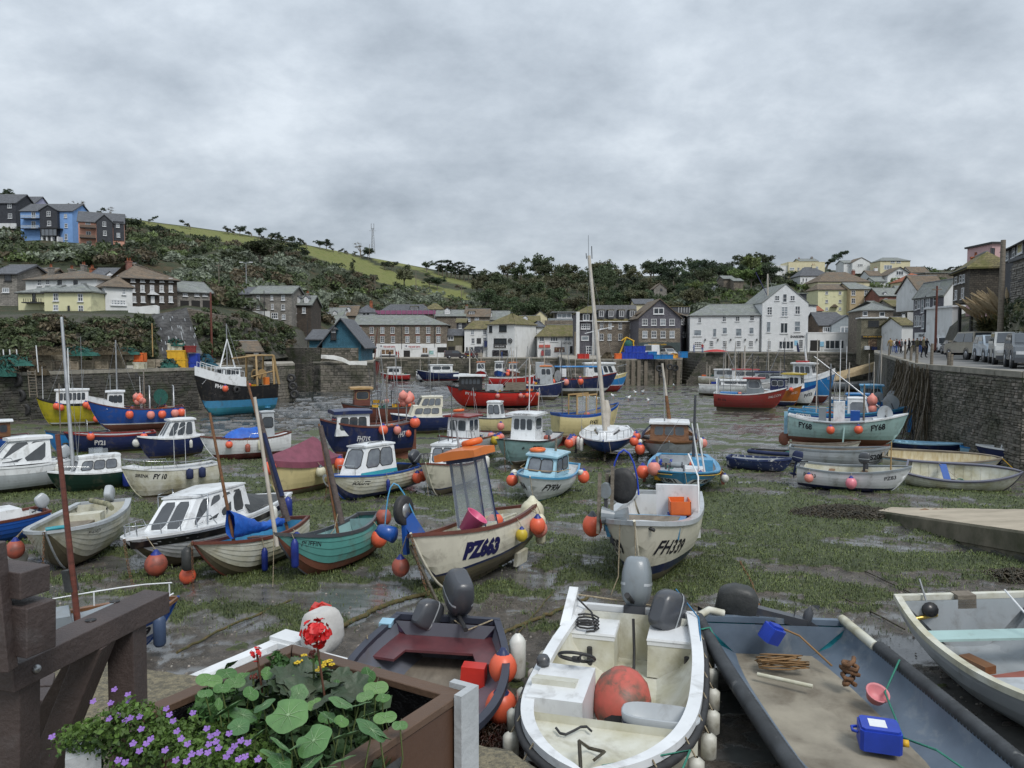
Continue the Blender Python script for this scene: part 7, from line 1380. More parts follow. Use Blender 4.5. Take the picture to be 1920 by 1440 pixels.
b=Boat('SOLUTE cabin boat','white clinker-look cabin boat with a turquoise band and dark outboard',705,922,226,5.0,2.1,.98,DIRTYW,NAVY,.24,clinker=7,gun=BLUE,gw=.05,inside=WHITE,deckm=WHITE,bow=.22,heel=3,full=2.8)
b.deck(.4,.99);b.well(.03,.4,.3,TARPK);b.house(-.7,1.35,1.6,.98,1.12,.55,0,.84,WHITE,WHITE,.05,.06,1,2,0,RUBBER,GLASSG,(.3,.9),'cabin',1.25);mb=MB()
for sd in(-1,1):mb.add([(-.7,sd*.812,.99),(1.36,sd*.636,.99),(1.28,sd*.62,1.14),(-.7,sd*.79,1.14)],[(0,1,2,3)],TEAL)
b.put(mb,'turquoise_band');b.text('SOLUTE',.78,.72,.2,1,INK,.3,.03);b.outboard(0,.3,1.25,DGREY,35);b.mast(-.55,.3,2.1,1.5,.02,WHITE,(.1,-.2));b.fender(.55,1,.35,.06,.35,BBLUE);b.buoy(.18,1,.3,.18);b.buoy(.1,1,.3,.18);b.drop(1,chain=True,dx=-.1)
for y in(-.3,.3):mb=MB();mb.tube([(-.4,y,2.16),(-.3,y,2.24),(.45,y,2.24),(.55,y,2.16)],.018,5,DGREY);b.put(mb,'roof_rail')
b.rail([(1.5,sd*.5,1.45)for sd in(-1,1)],.014,CHROME,'rail',[((1.5,sd*.5,1.45),(1.5,sd*.5,1.05))for sd in(-1,1)]);mb=MB();mb.grid([[(b.x(1)+.05+(.22+.05*cos(q))*cos(a)*.4,(.22+.05*cos(q))*sin(a),1.0+(.22+.05*cos(q))*cos(a))for q in lin(0,6.28,7)]for a in lin(0,6.28,14)],WHITE,True);b.put(mb,'bow_fender')
b=Boat('covered yellow boat','pale yellow boat under a peaked maroon canvas cover',575,916,226,4.9,2.0,1.05,PYEL,BOTTOM,.26,MAROON,.05,gun=WOODV,inside=WOODM,bow=.25,heel=3,full=2.4)
mb=MB();rows=[]
for i,t in enumerate(lin(.0,1,14)):
 rz=b.zs(t)+.06+(.72*min(1,t/.25)*(1-max(0,(t-.3)/.7))**.8 if t>0 else 0);y=b.Y(t,b.zs(t))+.05;z=b.zs(t);rows.append([(b.x(t),-y,z-.16),(b.x(t),-y,z+.03),(b.x(t),-y*.5,z+(rz-z)*.52+.015*sin(i*2)),(b.x(t),0,rz),(b.x(t),y*.5,z+(rz-z)*.52-.015*sin(i*2.4)),(b.x(t),y,z+.03),(b.x(t),y,z-.16)])
mb.grid(rows,TARPM,False);b.put(mb,'canvas_cover');b.buoy(.99,1,.2,.2,BORANGE);b.buoy(.45,1,.3,.17,BCREAM,DGREY);b.buoy(.12,1,.2,.2,BORANGE)
b=Boat('grey-green boat','grey-green fishing boat with a white octagonal wheelhouse and pink buoys',994,857,250,6.2,2.4,1.3,SEAGREEN,BOTTOM,.3,WHITE,.06,gun=BLACK,inside=WHITE,bow=.35,full=2.9,band=WHITE,bh=.0,keel=.25,fe=2.6)
b.deck(.45,.99,mat=WHITE);b.well(.03,.45,.5);b.house(-.5,.7,1.3,1.35,1.75,.12,0,.92,WHITE,WHITE,.22,.12,3,1,0,WHITE,GLASS,(.5,.88));b.text('FY751',.70,.72,.32,1,INK,0,.03);b.text('+',.86,.72,.3,1,INK);mb=MB();b.mast(.3,0,2.8,.5,.03);b.hauler(-1.0,.8,1.9,.18);b.gear(8,-2.8,-.9,1.5,1.1,4)
for t,r,m in((.12,.22,BPINK),(.04,.22,BPINK),(.2,.2,BORANGE),(.08,.2,BPINK)):b.buoy(t,1,.1+r,r,m,out=ru(0,.3))
b.drop(1,chain=True,dx=.05);sign('NARCISSE',.16,INK,b.root,T(1.0,0,3.18,rz=rad(90)))
b=Boat('red-roofed boat','white boat with a low red roof and an orange ring above its cabin',872,864,238,5.8,2.3,1.25,LGREY,BOTTOM,.3,gun=MAROON,inside=WHITE,bow=.3,full=2.6);b.deck(.5,.99);b.well(.03,.5,.45);b.house(-.5,.9,1.6,1.3,1.15,.1,0,.92,WHITE,DRED,.22,.07,2,2,0,WHITE,GLASS,(.35,.85));ringbuoy(b,.1,-.4,2.75,.3);b.buoy(.22,1,.2,.2,BYEL);b.buoy(.12,1,.2,.2,BORANGE);b.buoy(.05,1,.2,.2,BPINK);b.buoy(.02,1,-.3,.17,BPINK);b.pulpit(.6,.4,3,DGREY);b.gear(5,-2.6,-.8,1.4,1.0,9)
b=Boat('navy-hulled white cruiser','white cabin cruiser with a navy blue hull behind the red-roofed boat',790,820,190,6.4,2.3,1.25,NAVY,BOTTOM,.3,gun=WHITE,inside=WHITE,bow=.2,full=2.6);b.deck(.35,.99,mat=WHITE);b.well(.03,.35,.5);b.house(-1.8,1.4,1.7,1.25,.7,.4,0,.9,CREAM,CREAM,.02,.04,0,3,0,RUBBER,GLASSG,(.3,.8),'cabin');b.house(-1.9,.6,1.5,1.9,.65,.5,0,.9,CREAM,CREAM,.05,.06,2,3,0,RUBBER,GLASSG,(.2,.85),'upper_cabin');b.mast(-.8,0,2.5,2.2,.04,STEEL,stays=2)
b=Boat('small cream cabin boat','little cream cabin boat between the red boat and the grey-green boat',930,822,345,5.0,2.0,1.1,PYEL,BOTTOM,.3,gun=DGREY,inside=WHITE,bow=.2);b.deck(.3,.99,mat=WHITE);b.well(.03,.3,.4);b.house(-.9,.6,1.5,1.1,1.0,.25,0,.9,WHITE,WHITE,.05,.08,2,2,0,RUBBER,GLASSG,(.3,.85),'cabin')
b=Boat('navy boat FH715','navy blue fishing boat FH715 with a white wheelhouse and orange oilskins',690,850,196,6.0,2.2,1.25,NAVY,RUST,.28,gun=WOODM,inside=LGREY,bow=.28,stern=.12,keel=.22,full=2.6)
b.deck(.5,.99);b.well(.03,.5,.6,floor=WOODG);b.house(0,2.2,1.6,1.15,.85,.15,0,.92,WHITE,NAVY,.16,.12,2,3,0,RUBBER,GLASS,(.3,.82));b.text('FH715',.58,.6,.3,1,INKW,.2,.03);b.text('FH715',.13,.68,.3,1,INKW,.1,.03);b.buoy(.38,1,.12,.2);b.buoy(.22,1,.2,.18,BPINK);b.buoy(.01,1,.05,.22,BORANGE)
b.gear(9,-2.8,-.3,1.6,.95,12);mb=MB();mb.grid([[(-2.3+.22*j,.55*f,1.35+.12*sin(j*2+f*3))for f in lin(-1,1,6)]for j in range(6)],ORANGEP,True);b.put(mb,'oilskins');b.mast(-2.6,.4,1.3,1.6,.05,STEEL);b.mast(-1.4,0,1.3,2.2,.05,WOODG,stays=2)
for k in range(7):hang('buoy',b.wp((-2.6+ru(-.3,.3),.35+ru(-.3,.3),2.35+ru(0,.45))),.19,BPINK if k else BORANGE,None,None,('faded pink' if k else 'orange')+' buoy in the bunch tied to the gallows of FH715',1,'buoys bunched on FH715')
mb=MB();mb.slab([(-3.4,-.03),(-3.0,-.03),(-3.0,.03),(-3.4,.03)],.05,1.2,RUST);b.put(mb,'rudder')
b=Boat('cluttered brown boat','brown fishing boat piled with dark gear behind FH715',712,800,188,8.0,2.8,1.4,WOODM,BOTTOM,.3,gun=DGREY,inside=WOODG,bow=.3);b.deck(.02,.99,.1);b.house(1.2,2.8,1.6,1.6,1.2,.1,0,.92,WOODM,WOODY,.3,.12,2,1,0,WOODY,GLASS,(.4,.85));b.gear(16,-3.5,1.0,2.2,1.4,21);b.gear(10,-3.0,.5,1.8,1.7,22)
for x in(-3,-1.6,0):b.mast(x,ru(-.5,.5),1.4,ru(1.5,3.2),.06,STEEL,(ru(-.8,.8),0),stays=2)
for x in(-2.6,-1.2,.2):mb=MB();mb.tube([(x,-.9,1.5),(x,-.8,2.6),(x,.8,2.6),(x,.9,1.5)],.05,6,DGREY);b.put(mb,'gallows')
b=Boat('blue yacht','blue-hulled sailing yacht on legs with a very tall bare mast',1137,853,268,6.8,2.35,1.15,BLUE,BOTTOM,.35,gun=WHITE,gw=.05,inside=WHITE,bow=.2,full=2.0,fill=.9,keel=.1,tf=.55,fe=1.5,legs=DGREY,lift=.12)
b.deck(.05,.99,mat=WHITE,camber=.15);b.house(-1.2,1.4,1.3,1.2,.35,.5,0,.8,WHITE,WHITE,0,.05,0,3,0,RUBBER,GLASS,(.3,.7),'coachroof',.7);b.mast(.7,0,1.3,11.6,.1,SPAR,(.1,-.75),n=12);mb=MB();mb.tube([(.6,0,1.9),(.62,.02,2.9),(.6,0,3.6)],[.16,.2,.1],8,SPAR);b.put(mb,'bundled_sail')
for t,q in((.95,0),(.5,1),(.5,-1),(.1,0)):mb=MB();mb.tube([(.8,-.7,12.2),b.sheer(t,q or 1,.05 if q else 9)],.008,3,STEEL,False);b.put(mb,'stay')
for dy,h in((-.62,.8),(-.85,.35),(-.76,1.5)):mb=MB();mb.tube([(.8,dy,12.7),(.8,dy-.02,12.7+h)],.018 if h<1 else .008,4,DGREY);b.put(mb,'masthead_aerial')
b.pulpit(.45,.5,5);b.buoy(.55,-1,.25,.22);b.fender(.68,-1,.3,.09,.55);b.fender(.78,-1,.3,.09,.55);b.buoy(.7,1,.15,.19);b.buoy(.6,1,.0,.18,BORANGE);b.buoy(.58,1,-.1,.13,BPINK);b.rope([b.sheer(.97,1,0),(3.1,.3,.7),(2.4,.9,.5)],.012)
b=Boat('wooden cabin boat','white boat with a varnished wooden cabin and navy canvas sides',1252,860,270,6.0,2.6,1.2,LGREY,BOTTOM,.3,band=WOODV,bh=.16,gun=WOODV,inside=WOODV,bow=.22,full=3.0,legs=BLACK);b.deck(.3,.99,mat=WOODV);b.well(.03,.3,.5)
b.house(-.3,1.5,1.75,1.25,.95,.15,0,.92,WOODV,WHITE,.1,.08,3,2,0,WOODV,GLASS,(.35,.85),'cabin');mb=MB()
for sd in(-1,1):mb.add([(-.2,sd*.85,2.2),(1.1,sd*.8,2.2),(1.2,sd*1.25,1.3),(-1.4,sd*1.3,1.3),(-1.2,sd*.7,1.9)],[(0,1,2,3,4)],TARPN)
b.put(mb,'canvas_sides');m=b.mast(-.1,.0,2.2,3.4,.07,SPAR,(0,-.35));b.mast(-.1,0,2.2,1.5,.1,WOODV,(0,-.15),'mast_foot');b.buoy(.8,-1,.4,.22);b.fender(.74,-1,.2,.1,.4);b.fender(.62,1,.15,.1,.45);b.buoy(.5,1,.2,.2,BPINK)
b=Boat('blue boat FY881','bright blue fishing boat FY881 on wooden legs with white bow ladders',1283,912,271,5.4,2.45,1.05,SKYB,BOTTOM,.18,band=BLACK,bh=.1,gun=SKYB,gw=.14,inside=SKYB,bow=.32,full=4.2,fe=3.2,tf=.75,legs=WOODM,keel=.12)
b.well(.04,.9,.5,LGREY);b.text('FY 881',.88,.60,.26,1,INK,.1,.03,WHITE);b.text('FY 881',.88,.60,.26,-1,INK,.1,.03,WHITE);mb=MB()
for sd in(-1,1):mb.tube([b.sheer(t,sd,-.03,-.16)for t in lin(.1,.97,16)],.018,4,YELP)
b.put(mb,'yellow_line');b.hauler(1.0,-.6,1.7,.14);b.drum(.6,-.25,1.35,.17,.4,MGREY,DGREY);mb=MB();mb.box(.2,1.0,.05,.7,.8,1.25,WHITE);mb.box(-.4,.25,.3,1.0,.8,1.6,SKYB);b.put(mb,'engine_box');b.gear(8,-2,1.4,1.6,.75,31)
for y in(.55,.72):b.mast(1.0,y,.8,3.0,.035,WHITE,(0,-.3),'ladder_pole')
b.mast(-.6,.35,.8,4.4,.06,DGREY,(0,.05),stays=2);b.mast(1.4,-.9,.8,1.2,.06,WOODG);b.buoy(.78,-1,.1,.22);b.buoy(.86,-1,-.05,.22,BPINK,out=-.2);b.buoy(.72,1,.25,.13,BWHITE);b.buoy(.66,1,.3,.13,BWHITE);b.drop(1)
b=Boat('yellow boat FY431','pale yellow boat FY431 with blue gunwale and open wooden cabin frame',1092,832,28,5.6,2.3,1.35,PYEL,DRED,.4,band=BLUE,bh=.12,gun=BLUE,inside=WOODG,bow=.35,full=2.6,keel=.2);b.well(.03,.95,.6);b.text('FY431',.50,.72,.3,-1,INK,0,.02)
for x in(-1.3,-.5,.4):
 for sd in(-.7,.7):mb=MB();mb.bar((x,sd,1.2),(x,sd,2.45),.08,.08,WOODY);b.put(mb,'cabin_post')
mb=MB();mb.bar((-1.35,-.7,2.45),(.45,-.7,2.5),.1,.07,WOODY);mb.bar((-1.35,.7,2.45),(.45,.7,2.5),.1,.07,WOODY);mb.add([(-1.3,-.7,1.6),(.4,-.7,1.6),(.4,-.7,2.4),(-1.3,-.7,2.4)],[(0,1,2,3)],CLEAR);b.put(mb,'cabin_frame');b.gear(6,-2.3,1.5,1.4,1.3,41)
# ---- left-hand boats
b=Boat('white boat with a tarpaulin','white boat with a blue tarpaulin, brown waterline and grey wheelhouse',462,866,192,5.4,1.9,1.1,WHITE,MAROON,.36,gun=WOODM,inside=WHITE,bow=.22,stern=.2,full=2.4,heel=3);b.deck(.02,.99,.06)
b.house(-1.7,-.9,1.0,1.1,1.3,.05,0,.95,LGREY,LGREY,.06,.05,1,1,0,RUBBER,GLASS,(.4,.8));mb=MB();mb.grid([[(x,.7*f,1.15+.5*sin(min(1,(i+.4)/4)*1.6)*(1-f*f)+.03*sin(i*2+f*5))for f in lin(-1,1,8)]for i,x in enumerate(lin(1.3,-.9,8))],TARPB,True);b.put(mb,'tarpaulin')
b.buoy(.72,1,.25,.15);b.fender(.52,1,.4,.11,.35,BRED,'short red fender amidships of the tarpaulin boat');b.fender(.38,1,.3,.1,.45,BCREAM);b.buoy(.33,1,.35,.16,BCREAM);b.rail([b.sheer(.5,1,.05),b.sheer(.47,1,.05,.25),b.sheer(.3,1,.05,.25)],.015);b.mast(2.0,0,1.3,.6,.07,WOODG)
b=Boat('navy and white cruiser','small cruiser with a navy hull and swept white roof on the left',318,872,202,4.6,1.9,1.15,NAVY,BOTTOM,.22,gun=WHITE,inside=WHITE,bow=.2);b.deck(.02,.99,mat=WHITE);b.house(-1.7,.7,1.5,1.15,.95,.75,.1,.82,WHITE,WHITE,.12,.08,2,3,0,WHITE,GLASS,(.15,.9),'cabin',1.1);b.fender(.25,1,.3,.07,.35);b.buoy(.99,-1,.3,.17,BWHITE,DGREY);b.mast(-1.2,0,2.1,.6,.02,WHITE)
b=Boat('navy boat FY21','navy boat FY21 with a dark red rim half hidden on the left',240,864,183,5.2,1.9,1.0,NAVY,BOTTOM,.2,band=DRED,bh=.08,gun=DRED,inside=LGREY,bow=.25);b.well(.04,.9,.4);b.text('FY21',.62,.62,.32,1,INKW,0,.05);b.buoy(.14,1,.15,.18);b.buoy(.72,1,.05,.17);b.gear(4,-1.8,1.2,1.2,.5,51)
b=Boat('mid blue boat','mid blue boat with a folded grey hood between FY21 and boat 555',140,848,184,4.4,1.8,.95,MBLUE,BOTTOM,.2,gun=DGREY,inside=MGREY,bow=.25);b.well(.04,.9,.4);b.gear(3,-1.5,1,1,.5,55);b.mast(1.2,0,.9,2.6,.05,WOODG,stays=2);b.rail([(-.6,-.6,1),(-.6,-.6,1.6),(-.6,.6,1.6),(-.6,.6,1)],.02)
b=Boat('white cruiser at the left edge','large white cruiser with a swept tinted cabin at the left edge',45,930,194,5.6,2.2,1.15,LGREY,BLACK,.3,band=WHITE,bh=.3,gun=WHITE,inside=WHITE,bow=.2,heel=2);b.deck(.02,.99,mat=WHITE);b.house(-1.9,.9,1.8,1.2,.95,1.1,0,.8,WHITE,WHITE,.12,.1,2,2,0,WHITE,mk('tinted glass',(.06,.065,.07),rough=.08,spec=.8),(.12,.92),'cabin',1.1);b.pulpit(.5,.35);b.fender(.12,1,.3,.09,.45);b.outboard(0,0,1.1,LGREY,20)
b=Boat('blue and white boat 555','blue and white boat numbered 555 with a brown cabin at the left edge',0,868,182,5.0,2.0,1.05,BLUE,BOTTOM,.2,band=MAROON,bh=.07,gun=MAROON,inside=WHITE,bow=.2);b.deck(.02,.99,mat=DGREY);b.house(-1.3,.7,1.5,1.1,.85,0,0,.95,WOODV,WHITE,.2,.07,2,3,0,WOODM,GLASS,(.3,.8));b.text('555',.48,.62,.32,1,INK,0,.04,WHITE);b.mast(-.6,.5,1.1,1.6,.02,WHITE)
b=Boat('dark green cabin boat','dark green boat with a rounded white cabin and perspex screen',190,926,196,4.5,1.8,1.0,DGREEN,BOTTOM,.18,gun=WHITE,inside=WHITE,bow=.25,heel=2);b.deck(.02,.99,mat=WHITE);b.house(-1.2,1.1,1.35,1.0,.72,.3,0,.85,WHITE,WHITE,.02,.1,1,3,0,RUBBER,GLASSG,(.25,.8),'cabin',1.0);mb=MB();mb.add([(-.6,-.5,1.8),(.1,-.5,1.8),(.1,-.45,2.15),(-.6,-.45,2.15),(-.6,.5,1.8),(.1,.5,1.8),(.1,.45,2.15),(-.6,.45,2.15)],[(0,1,2,3),(4,5,6,7),(1,5,6,2)],CLEAR);b.put(mb,'windscreen');b.fender(.2,1,.3,.14,.5,BBLUE);b.rail([b.sheer(t,1,.1,.3)for t in(.6,.8,.95)],.014)
b.mast(1.0,0,1.0,7.6,.11,STEEL,(-.1,-1.5));b.mast(.8,.1,1.0,4.6,.012,STEEL,(.2,.3),'halyard');b.mast(.9,.1,1.0,5.0,.012,STEEL,(-.5,.2),'halyard')
b=Boat('white boat L SIRENA','white open launch named L SIRENA with black rubbing strip',322,926,196,4.7,1.8,1.1,DIRTYW,BOTTOM,.15,band=DGREY,bh=.05,gun=WHITE,inside=LGREY,bow=.2,heel=2);b.well(.05,.75,.4);b.deck(.75,.99,mat=WHITE);b.text('SIRENA',.83,.78,.17,1,INK,.15,.02);b.text('FY 10',.66,.76,.26,1,INK,.3,.04);b.pulpit(.5,.3,4)
for t in(.36,.22):b.fender(t,1,.18,.11,.32,TARPN,'navy padded fender on the rim of the white boat L SIRENA')
b.rail([b.sheer(.1,1,.05,.25),b.sheer(.3,1,.05,.25),b.sheer(.45,1,.05,.25)],.014);b.mast(-.7,.3,.6,1.9,.014,WHITE);b.mast(-.1,.4,.6,2.1,.014,WHITE);b.gear(3,-1.7,.5,1.0,.5,61)
b=Boat('blue trawler NN135','royal blue trawler NN135 with a white wheelhouse and teal net drum',262,812,181,7.4,2.5,1.6,BLUE,RUST,.5,WHITE,.08,gun=WOODM,inside=WOODG,bow=.4,full=2.6,keel=.2);b.deck(.02,.99,.12)
b.house(1.0,2.3,1.7,1.85,1.2,.1,0,.93,WHITE,WHITE,.12,.08,2,3,0,RUBBER,GLASS,(.4,.8));mb=MB();mb.grid([[(b.x(t),b.Y(t,b.zs(t))*sd,b.zs(t)+q*(.38*min(1,(t-.6)*5)))for t in lin(.6,1,8)]for q in(0,1)for sd in(1,)],WHITE,True);mb.grid([[(b.x(t),-b.Y(t,b.zs(t)),b.zs(t)+q*(.38*min(1,(t-.6)*5)))for t in lin(.6,1,8)]for q in(0,1)],WHITE,True);b.put(mb,'bulwark')
b.text('NN135',.66,1.13,.22,1,INK,0,.02);b.drum(-1.9,0,2.6,.5,1.3,NETG,NETG);b.gear(10,-3.2,.6,1.9,1.6,71)
for t,m in((.58,BORANGE),(.36,BPINK),(.24,BORANGE),(.1,BPINK),(.03,BORANGE)):b.buoy(t,1,.35,.24,m)
for x in(-2.9,-1.0):mb=MB();mb.tube([(x,-1.0,1.7),(x,-.8,3.4),(x,.8,3.4),(x,1.0,1.7)],.06,6,STEEL);b.put(mb,'gallows')
b.mast(1.5,0,3.0,3.8,.07,STEEL,stays=4);b.mast(-.6,0,1.7,2.9,.07,WOODG,stays=2);b.mast(2.0,.4,3.0,1.3,.04,STEEL)
for k in range(8):hang('buoy',b.wp((-.2+ru(-.4,.4),.6+ru(-.3,.3),2.2+ru(0,.6))),.2,BPINK if k%3 else BORANGE,None,None,('faded pink' if k%3 else 'orange')+' buoy in the pile on deck of blue trawler NN135',1,'buoys piled on trawler NN135')
b=Boat('yellow trawler','yellow-hulled trawler with a white windowed cabin by the quay',140,802,178,6.8,2.4,1.7,paint('mustard yellow',(.42,.36,.02)),BOTTOM,.25,WHITE,.1,band=BLACK,bh=.1,gun=BLACK,inside=WHITE,bow=.35);b.deck(.02,.99,.1);b.house(-1.6,1.6,1.6,1.8,1.0,.1,0,.93,WHITE,WHITE,.12,.1,2,6,0,RUBBER,GLASS,(.3,.8));b.mast(.3,0,2.8,3.3,.08,WHITE,stays=4);b.buoy(.72,1,.2,.22);b.buoy(.66,1,.25,.22);b.buoy(.3,1,0,.22);b.buoy(.24,1,.15,.22);b.buoy(.16,1,1.0,.22);b.mast(-1.0,.3,2.8,4.2,.03,STEEL);b.mast(2.8,.2,2.2,2.5,.03,WHITE)
b=Boat('black trawler FH666','big black and blue steel trawler FH666 alongside the quay',447,786,207,9.2,3.4,3.0,BLACK,paint('turquoise bottom',(.05,.28,.36)),.9,SKYB,.75,gun=BLACK,inside=WOODG,bow=.42,stern=.05,full=2.5,fe=3.0,tf=.68,tr=.8);b.deck(.02,.99,.2,WOODG)
mb=MB()
for sd in(-1,1):mb.grid([[(b.x(t),sd*(b.Y(t,b.zs(t))+.01),b.zs(t)+q*.95)for t in lin(.45,1,10)]for q in(0,1)],WHITE,True)
mb.add([(b.x(.45),-b.Y(.45,3),3),(b.x(.45),b.Y(.45,3),3),(b.x(.45),b.Y(.45,3),4),(b.x(.45),-b.Y(.45,3),4)],[(0,1,2,3)],WHITE);b.put(mb,'whaleback');b.deck(.45,.99,-.93,WHITE,name='foredeck');b.text('FH666',.74,.88,.5,1,INKW,0,.05)
b.house(-.1,1.9,2.2,4.0,.9,.1,0,.93,WHITE,WHITE,.15,.08,4,5,0,RUBBER,GLASS,(.35,.85));b.rail([b.sheer(t,1,.1,1.55)for t in lin(.47,.95,6)],.03,WHITE,'rail',[(b.sheer(t,1,.1,1.55),b.sheer(t,1,.1,.95))for t in lin(.47,.95,9)]);b.rail([b.sheer(t,-1,.1,1.55)for t in lin(.47,.95,6)],.03,WHITE,'rail',[(b.sheer(t,-1,.1,1.55),b.sheer(t,-1,.1,.95))for t in lin(.47,.95,9)])
YST=paint('ochre steel',(.34,.23,.10),.6);b.mast(.9,0,4.9,4.6,.07,STEEL,stays=2)
for dx in(-.9,.9):b.mast(.9+dx,.1,4.9,3.0,.09,WHITE,(-dx,0),'mast_strut')
for x in(-4.1,-2.0):
 mb=MB();mb.tube([(x,-1.3,3.0),(x,-1.1,6.2),(x,1.1,6.2),(x,1.3,3.0)],.13,8,YST);b.put(mb,'gantry')
mb=MB();mb.tube([(-4.1,1.1,6.2),(-2,1.1,6.2),(.6,.6,5.9)],.1,6,YST);mb.tube([(-4.1,-1.1,6.2),(-2,-1.1,6.2)],.1,6,YST);mb.tube([(-4.1,1.2,6.2),(-4.7,1.3,3.1)],.16,6,YST);mb.tube([(-4.4,1.2,4.6),(-1.2,1.4,4.0)],.07,6,YST);b.put(mb,'derrick');b.drum(-2.9,0,4.2,.5,1.5,NETB,YST);b.gear(8,-4.0,-.6,2.4,2.9,81);mb=MB();mb.box(-3.4,-2.9,1.0,1.5,3.1,3.9,ORANGE);b.put(mb,'orange_winch')
b.buoy(.72,1,.4,.25);M=b.M@T(b.sheer(.58,1,-.15,-.4),rx=rad(90));mb=MB();mb.lathe([(.18,-.1),(.38,-.12),(.42,0),(.38,.12),(.18,.1),(.16,0),(.18,-.1)],18,RUBBER);mb.build('tyre',M=M,label='black tyre fender hanging on the side of trawler FH666',cat='tyre')
b.mast(4.2,.9,3.4,-0.0001+2.6,.02,STEEL,(-3,-.6),'forestay');mb=MB();mb.lathe([(.001,0),(.45,.0),(.5,.12),(.001,.12)],4,SKYB,MTr((-3.4,.9,.6)));b.put(mb,'propeller_nozzle')
# ---- red FY111 and the boats behind the middle
b=Boat('red trawler FY111','long bright red trawler FY111 with a black wheelhouse and white roof',925,772,182,8.8,2.9,1.7,paint('signal red',(.50,.018,.012)),BLACK,.3,band=BLACK,bh=.1,gun=BLACK,inside=WOODG,bow=.4,full=2.6);b.deck(.02,.99,.15);b.house(1.0,3.3,1.9,1.9,1.4,.1,0,.93,BLACK,WHITE,.35,.12,3,5,0,RUBBER,GLASS,(.45,.82));b.text('FY 111',.74,.78,.36,1,INKW,0,.04);b.text('FY 111',.12,.74,.3,1,INKW,0,.03);b.mast(2.2,0,3.4,2.9,.07,SPAR,stays=2);b.mast(-3.6,0,1.8,3.4,.1,SPAR,stays=2);b.gear(9,-4,.6,2.0,1.7,91)
for t in(.13,.2,.45,.01):b.buoy(t,1,.3,.2,BORANGE if t<.15 else BPINK)
mb=MB();mb.box(-3.2,-1.2,.9,1.0,1.9,2.7,WOODG);mb.box(-1.0,.7,-.8,.8,1.8,2.4,LGREY);b.put(mb,'sorting_table');b.rail([(-3.9,1.1,1.9),(-3.9,1.1,3.3),(.6,1.0,3.3),(.6,1.0,1.9)],.05,STEEL)
b=Boat('navy long boat','long navy trawler with a pale stripe and white bins beyond the yacht',1075,742,4,10.5,3.0,1.9,NAVY,BOTTOM,.6,WHITE,.3,band=DRED,bh=.06,gun=DRED,inside=MBLUE,bow=.4,full=2.6);b.deck(.02,.99,.15,MGREY);b.gear(9,-4,3,2.2,1.9,101);b.drum(-3.4,0,2.9,.7,1.6,NETB,STEEL);mb=MB();mb.box(-5,-3.9,-1.2,1.2,1.9,3.8,LGREY);b.put(mb,'grey_shelter')
for i,y in enumerate((-1.0,1.0)):mb=MB();mb.tube([(-2.6,y,3.3),(3.2,y,3.3),(3.4,y,2.4)],.08,6,MBLUE);b.put(mb,'blue_boom')
for t in(.22,.38,.55):b.buoy(t,-1,.3,.38,BORANGE if t!=.38 else BPINK)
for x in(-1.9,1.4):mb=MB();mb.box(x,x+.7,-1.2,-.6,2.2,3.1,WHITE);b.put(mb,'white_bin')
for x in(-2,0,2.2,3):b.mast(x,0,2,ru(2.5,4.5),.05,SPAR,(ru(-.4,.4),0))
b=Boat('blue charter boat','blue boat with a long white cabin lying against the box quay',1136,737,12,8.0,2.8,1.6,MBLUE,DRED,.7,WHITE,.08,band=PYEL,bh=.35,gun=PYEL,inside=WHITE,bow=.3);b.deck(.02,.99,.05,WHITE);b.house(-3.6,2.2,2.2,1.7,1.25,.9,0,.9,WHITE,WHITE,.25,.15,2,5,0,WHITE,GLASS,(.3,.85),'cabin');b.pulpit(.75,.9,4)
b=Boat('grey wheelhouse boat','navy boat with a pale grey wheelhouse behind the red trawler stern',1010,748,356,8.5,2.8,1.6,NAVY,BOTTOM,.4,WHITE,.1,gun=WHITE,inside=WOODG,bow=.3);b.deck(.02,.99,.1);b.house(-.2,2.2,2.0,1.7,1.9,.4,0,.93,LGREY,ORANGE,.1,.1,2,2,0,WHITE,GLASS,(.55,.88));b.drum(3.0,0,2.6,.55,1.2,NETB,STEEL);b.mast(.5,0,3.6,3.0,.08,SPAR,stays=2);b.mast(-3,0,1.8,4,.08,STEEL,(.4,0),stays=2);b.gear(8,-3.8,-.6,2,1.7,111)
def far(short,label,cx,cy,yaw,L,top,bot,roof,h=1.3,D=1.2,hx=(-.2,.25),house=WHITE,mh=2.5,lift=0,**k):
 b=Boat(short,label,cx,cy,yaw,L,L*.36,D,top,bot,.35,gun=k.pop('gun',WHITE),inside=WOODG,ntr=16,lift=lift,**k);b.deck(.02,.99,.05)
 if h:b.house(hx[0]*L,hx[1]*L,L*.26,D*1.05,h,.12,0,.92,house,roof,.12,.1,2,2,0,RUBBER,GLASS,(.4,.82))
 if mh:b.mast(0,0,D+(h or 0),mh,.05,SPAR,stays=2)
 return b
b=far('small red far boat','small red boat with a white shelter below the far shop fronts',741,714,170,5.6,RED,BLACK,WHITE);b.gear(2,-2,-1,1,1.3,5)
far('white far launch','small white launch on the mud left of the navy boat',788,714,260,4.6,WHITE,BLACK,WHITE,.8,.9);b=far('navy far cruiser','navy and white cruiser on legs under the far quay',820,719,190,7.2,NAVY,DRED,WHITE,1.2,1.5,(-.35,.2),legs=DGREY,lift=.4);b.gear(3,-3,-2,1.4,1.6,3)
far('white far skiff','low white skiff beneath the far quay wall',867,716,175,6,WHITE,BLACK,WHITE,.6,.8,mh=0);far('orange-roofed far boat','red boat with an orange-roofed wheelhouse under the far quay',902,713,268,6.0,RED,BLACK,ORANGE,2.0,1.5);b=far('blue and red far boat','blue and red boat with orange buoys under the far quay',937,714,262,6,BLUE,RED,WHITE,2.0,1.6);b.buoy(.3,1,-.2,.4);b.buoy(.5,1,.3,.4)
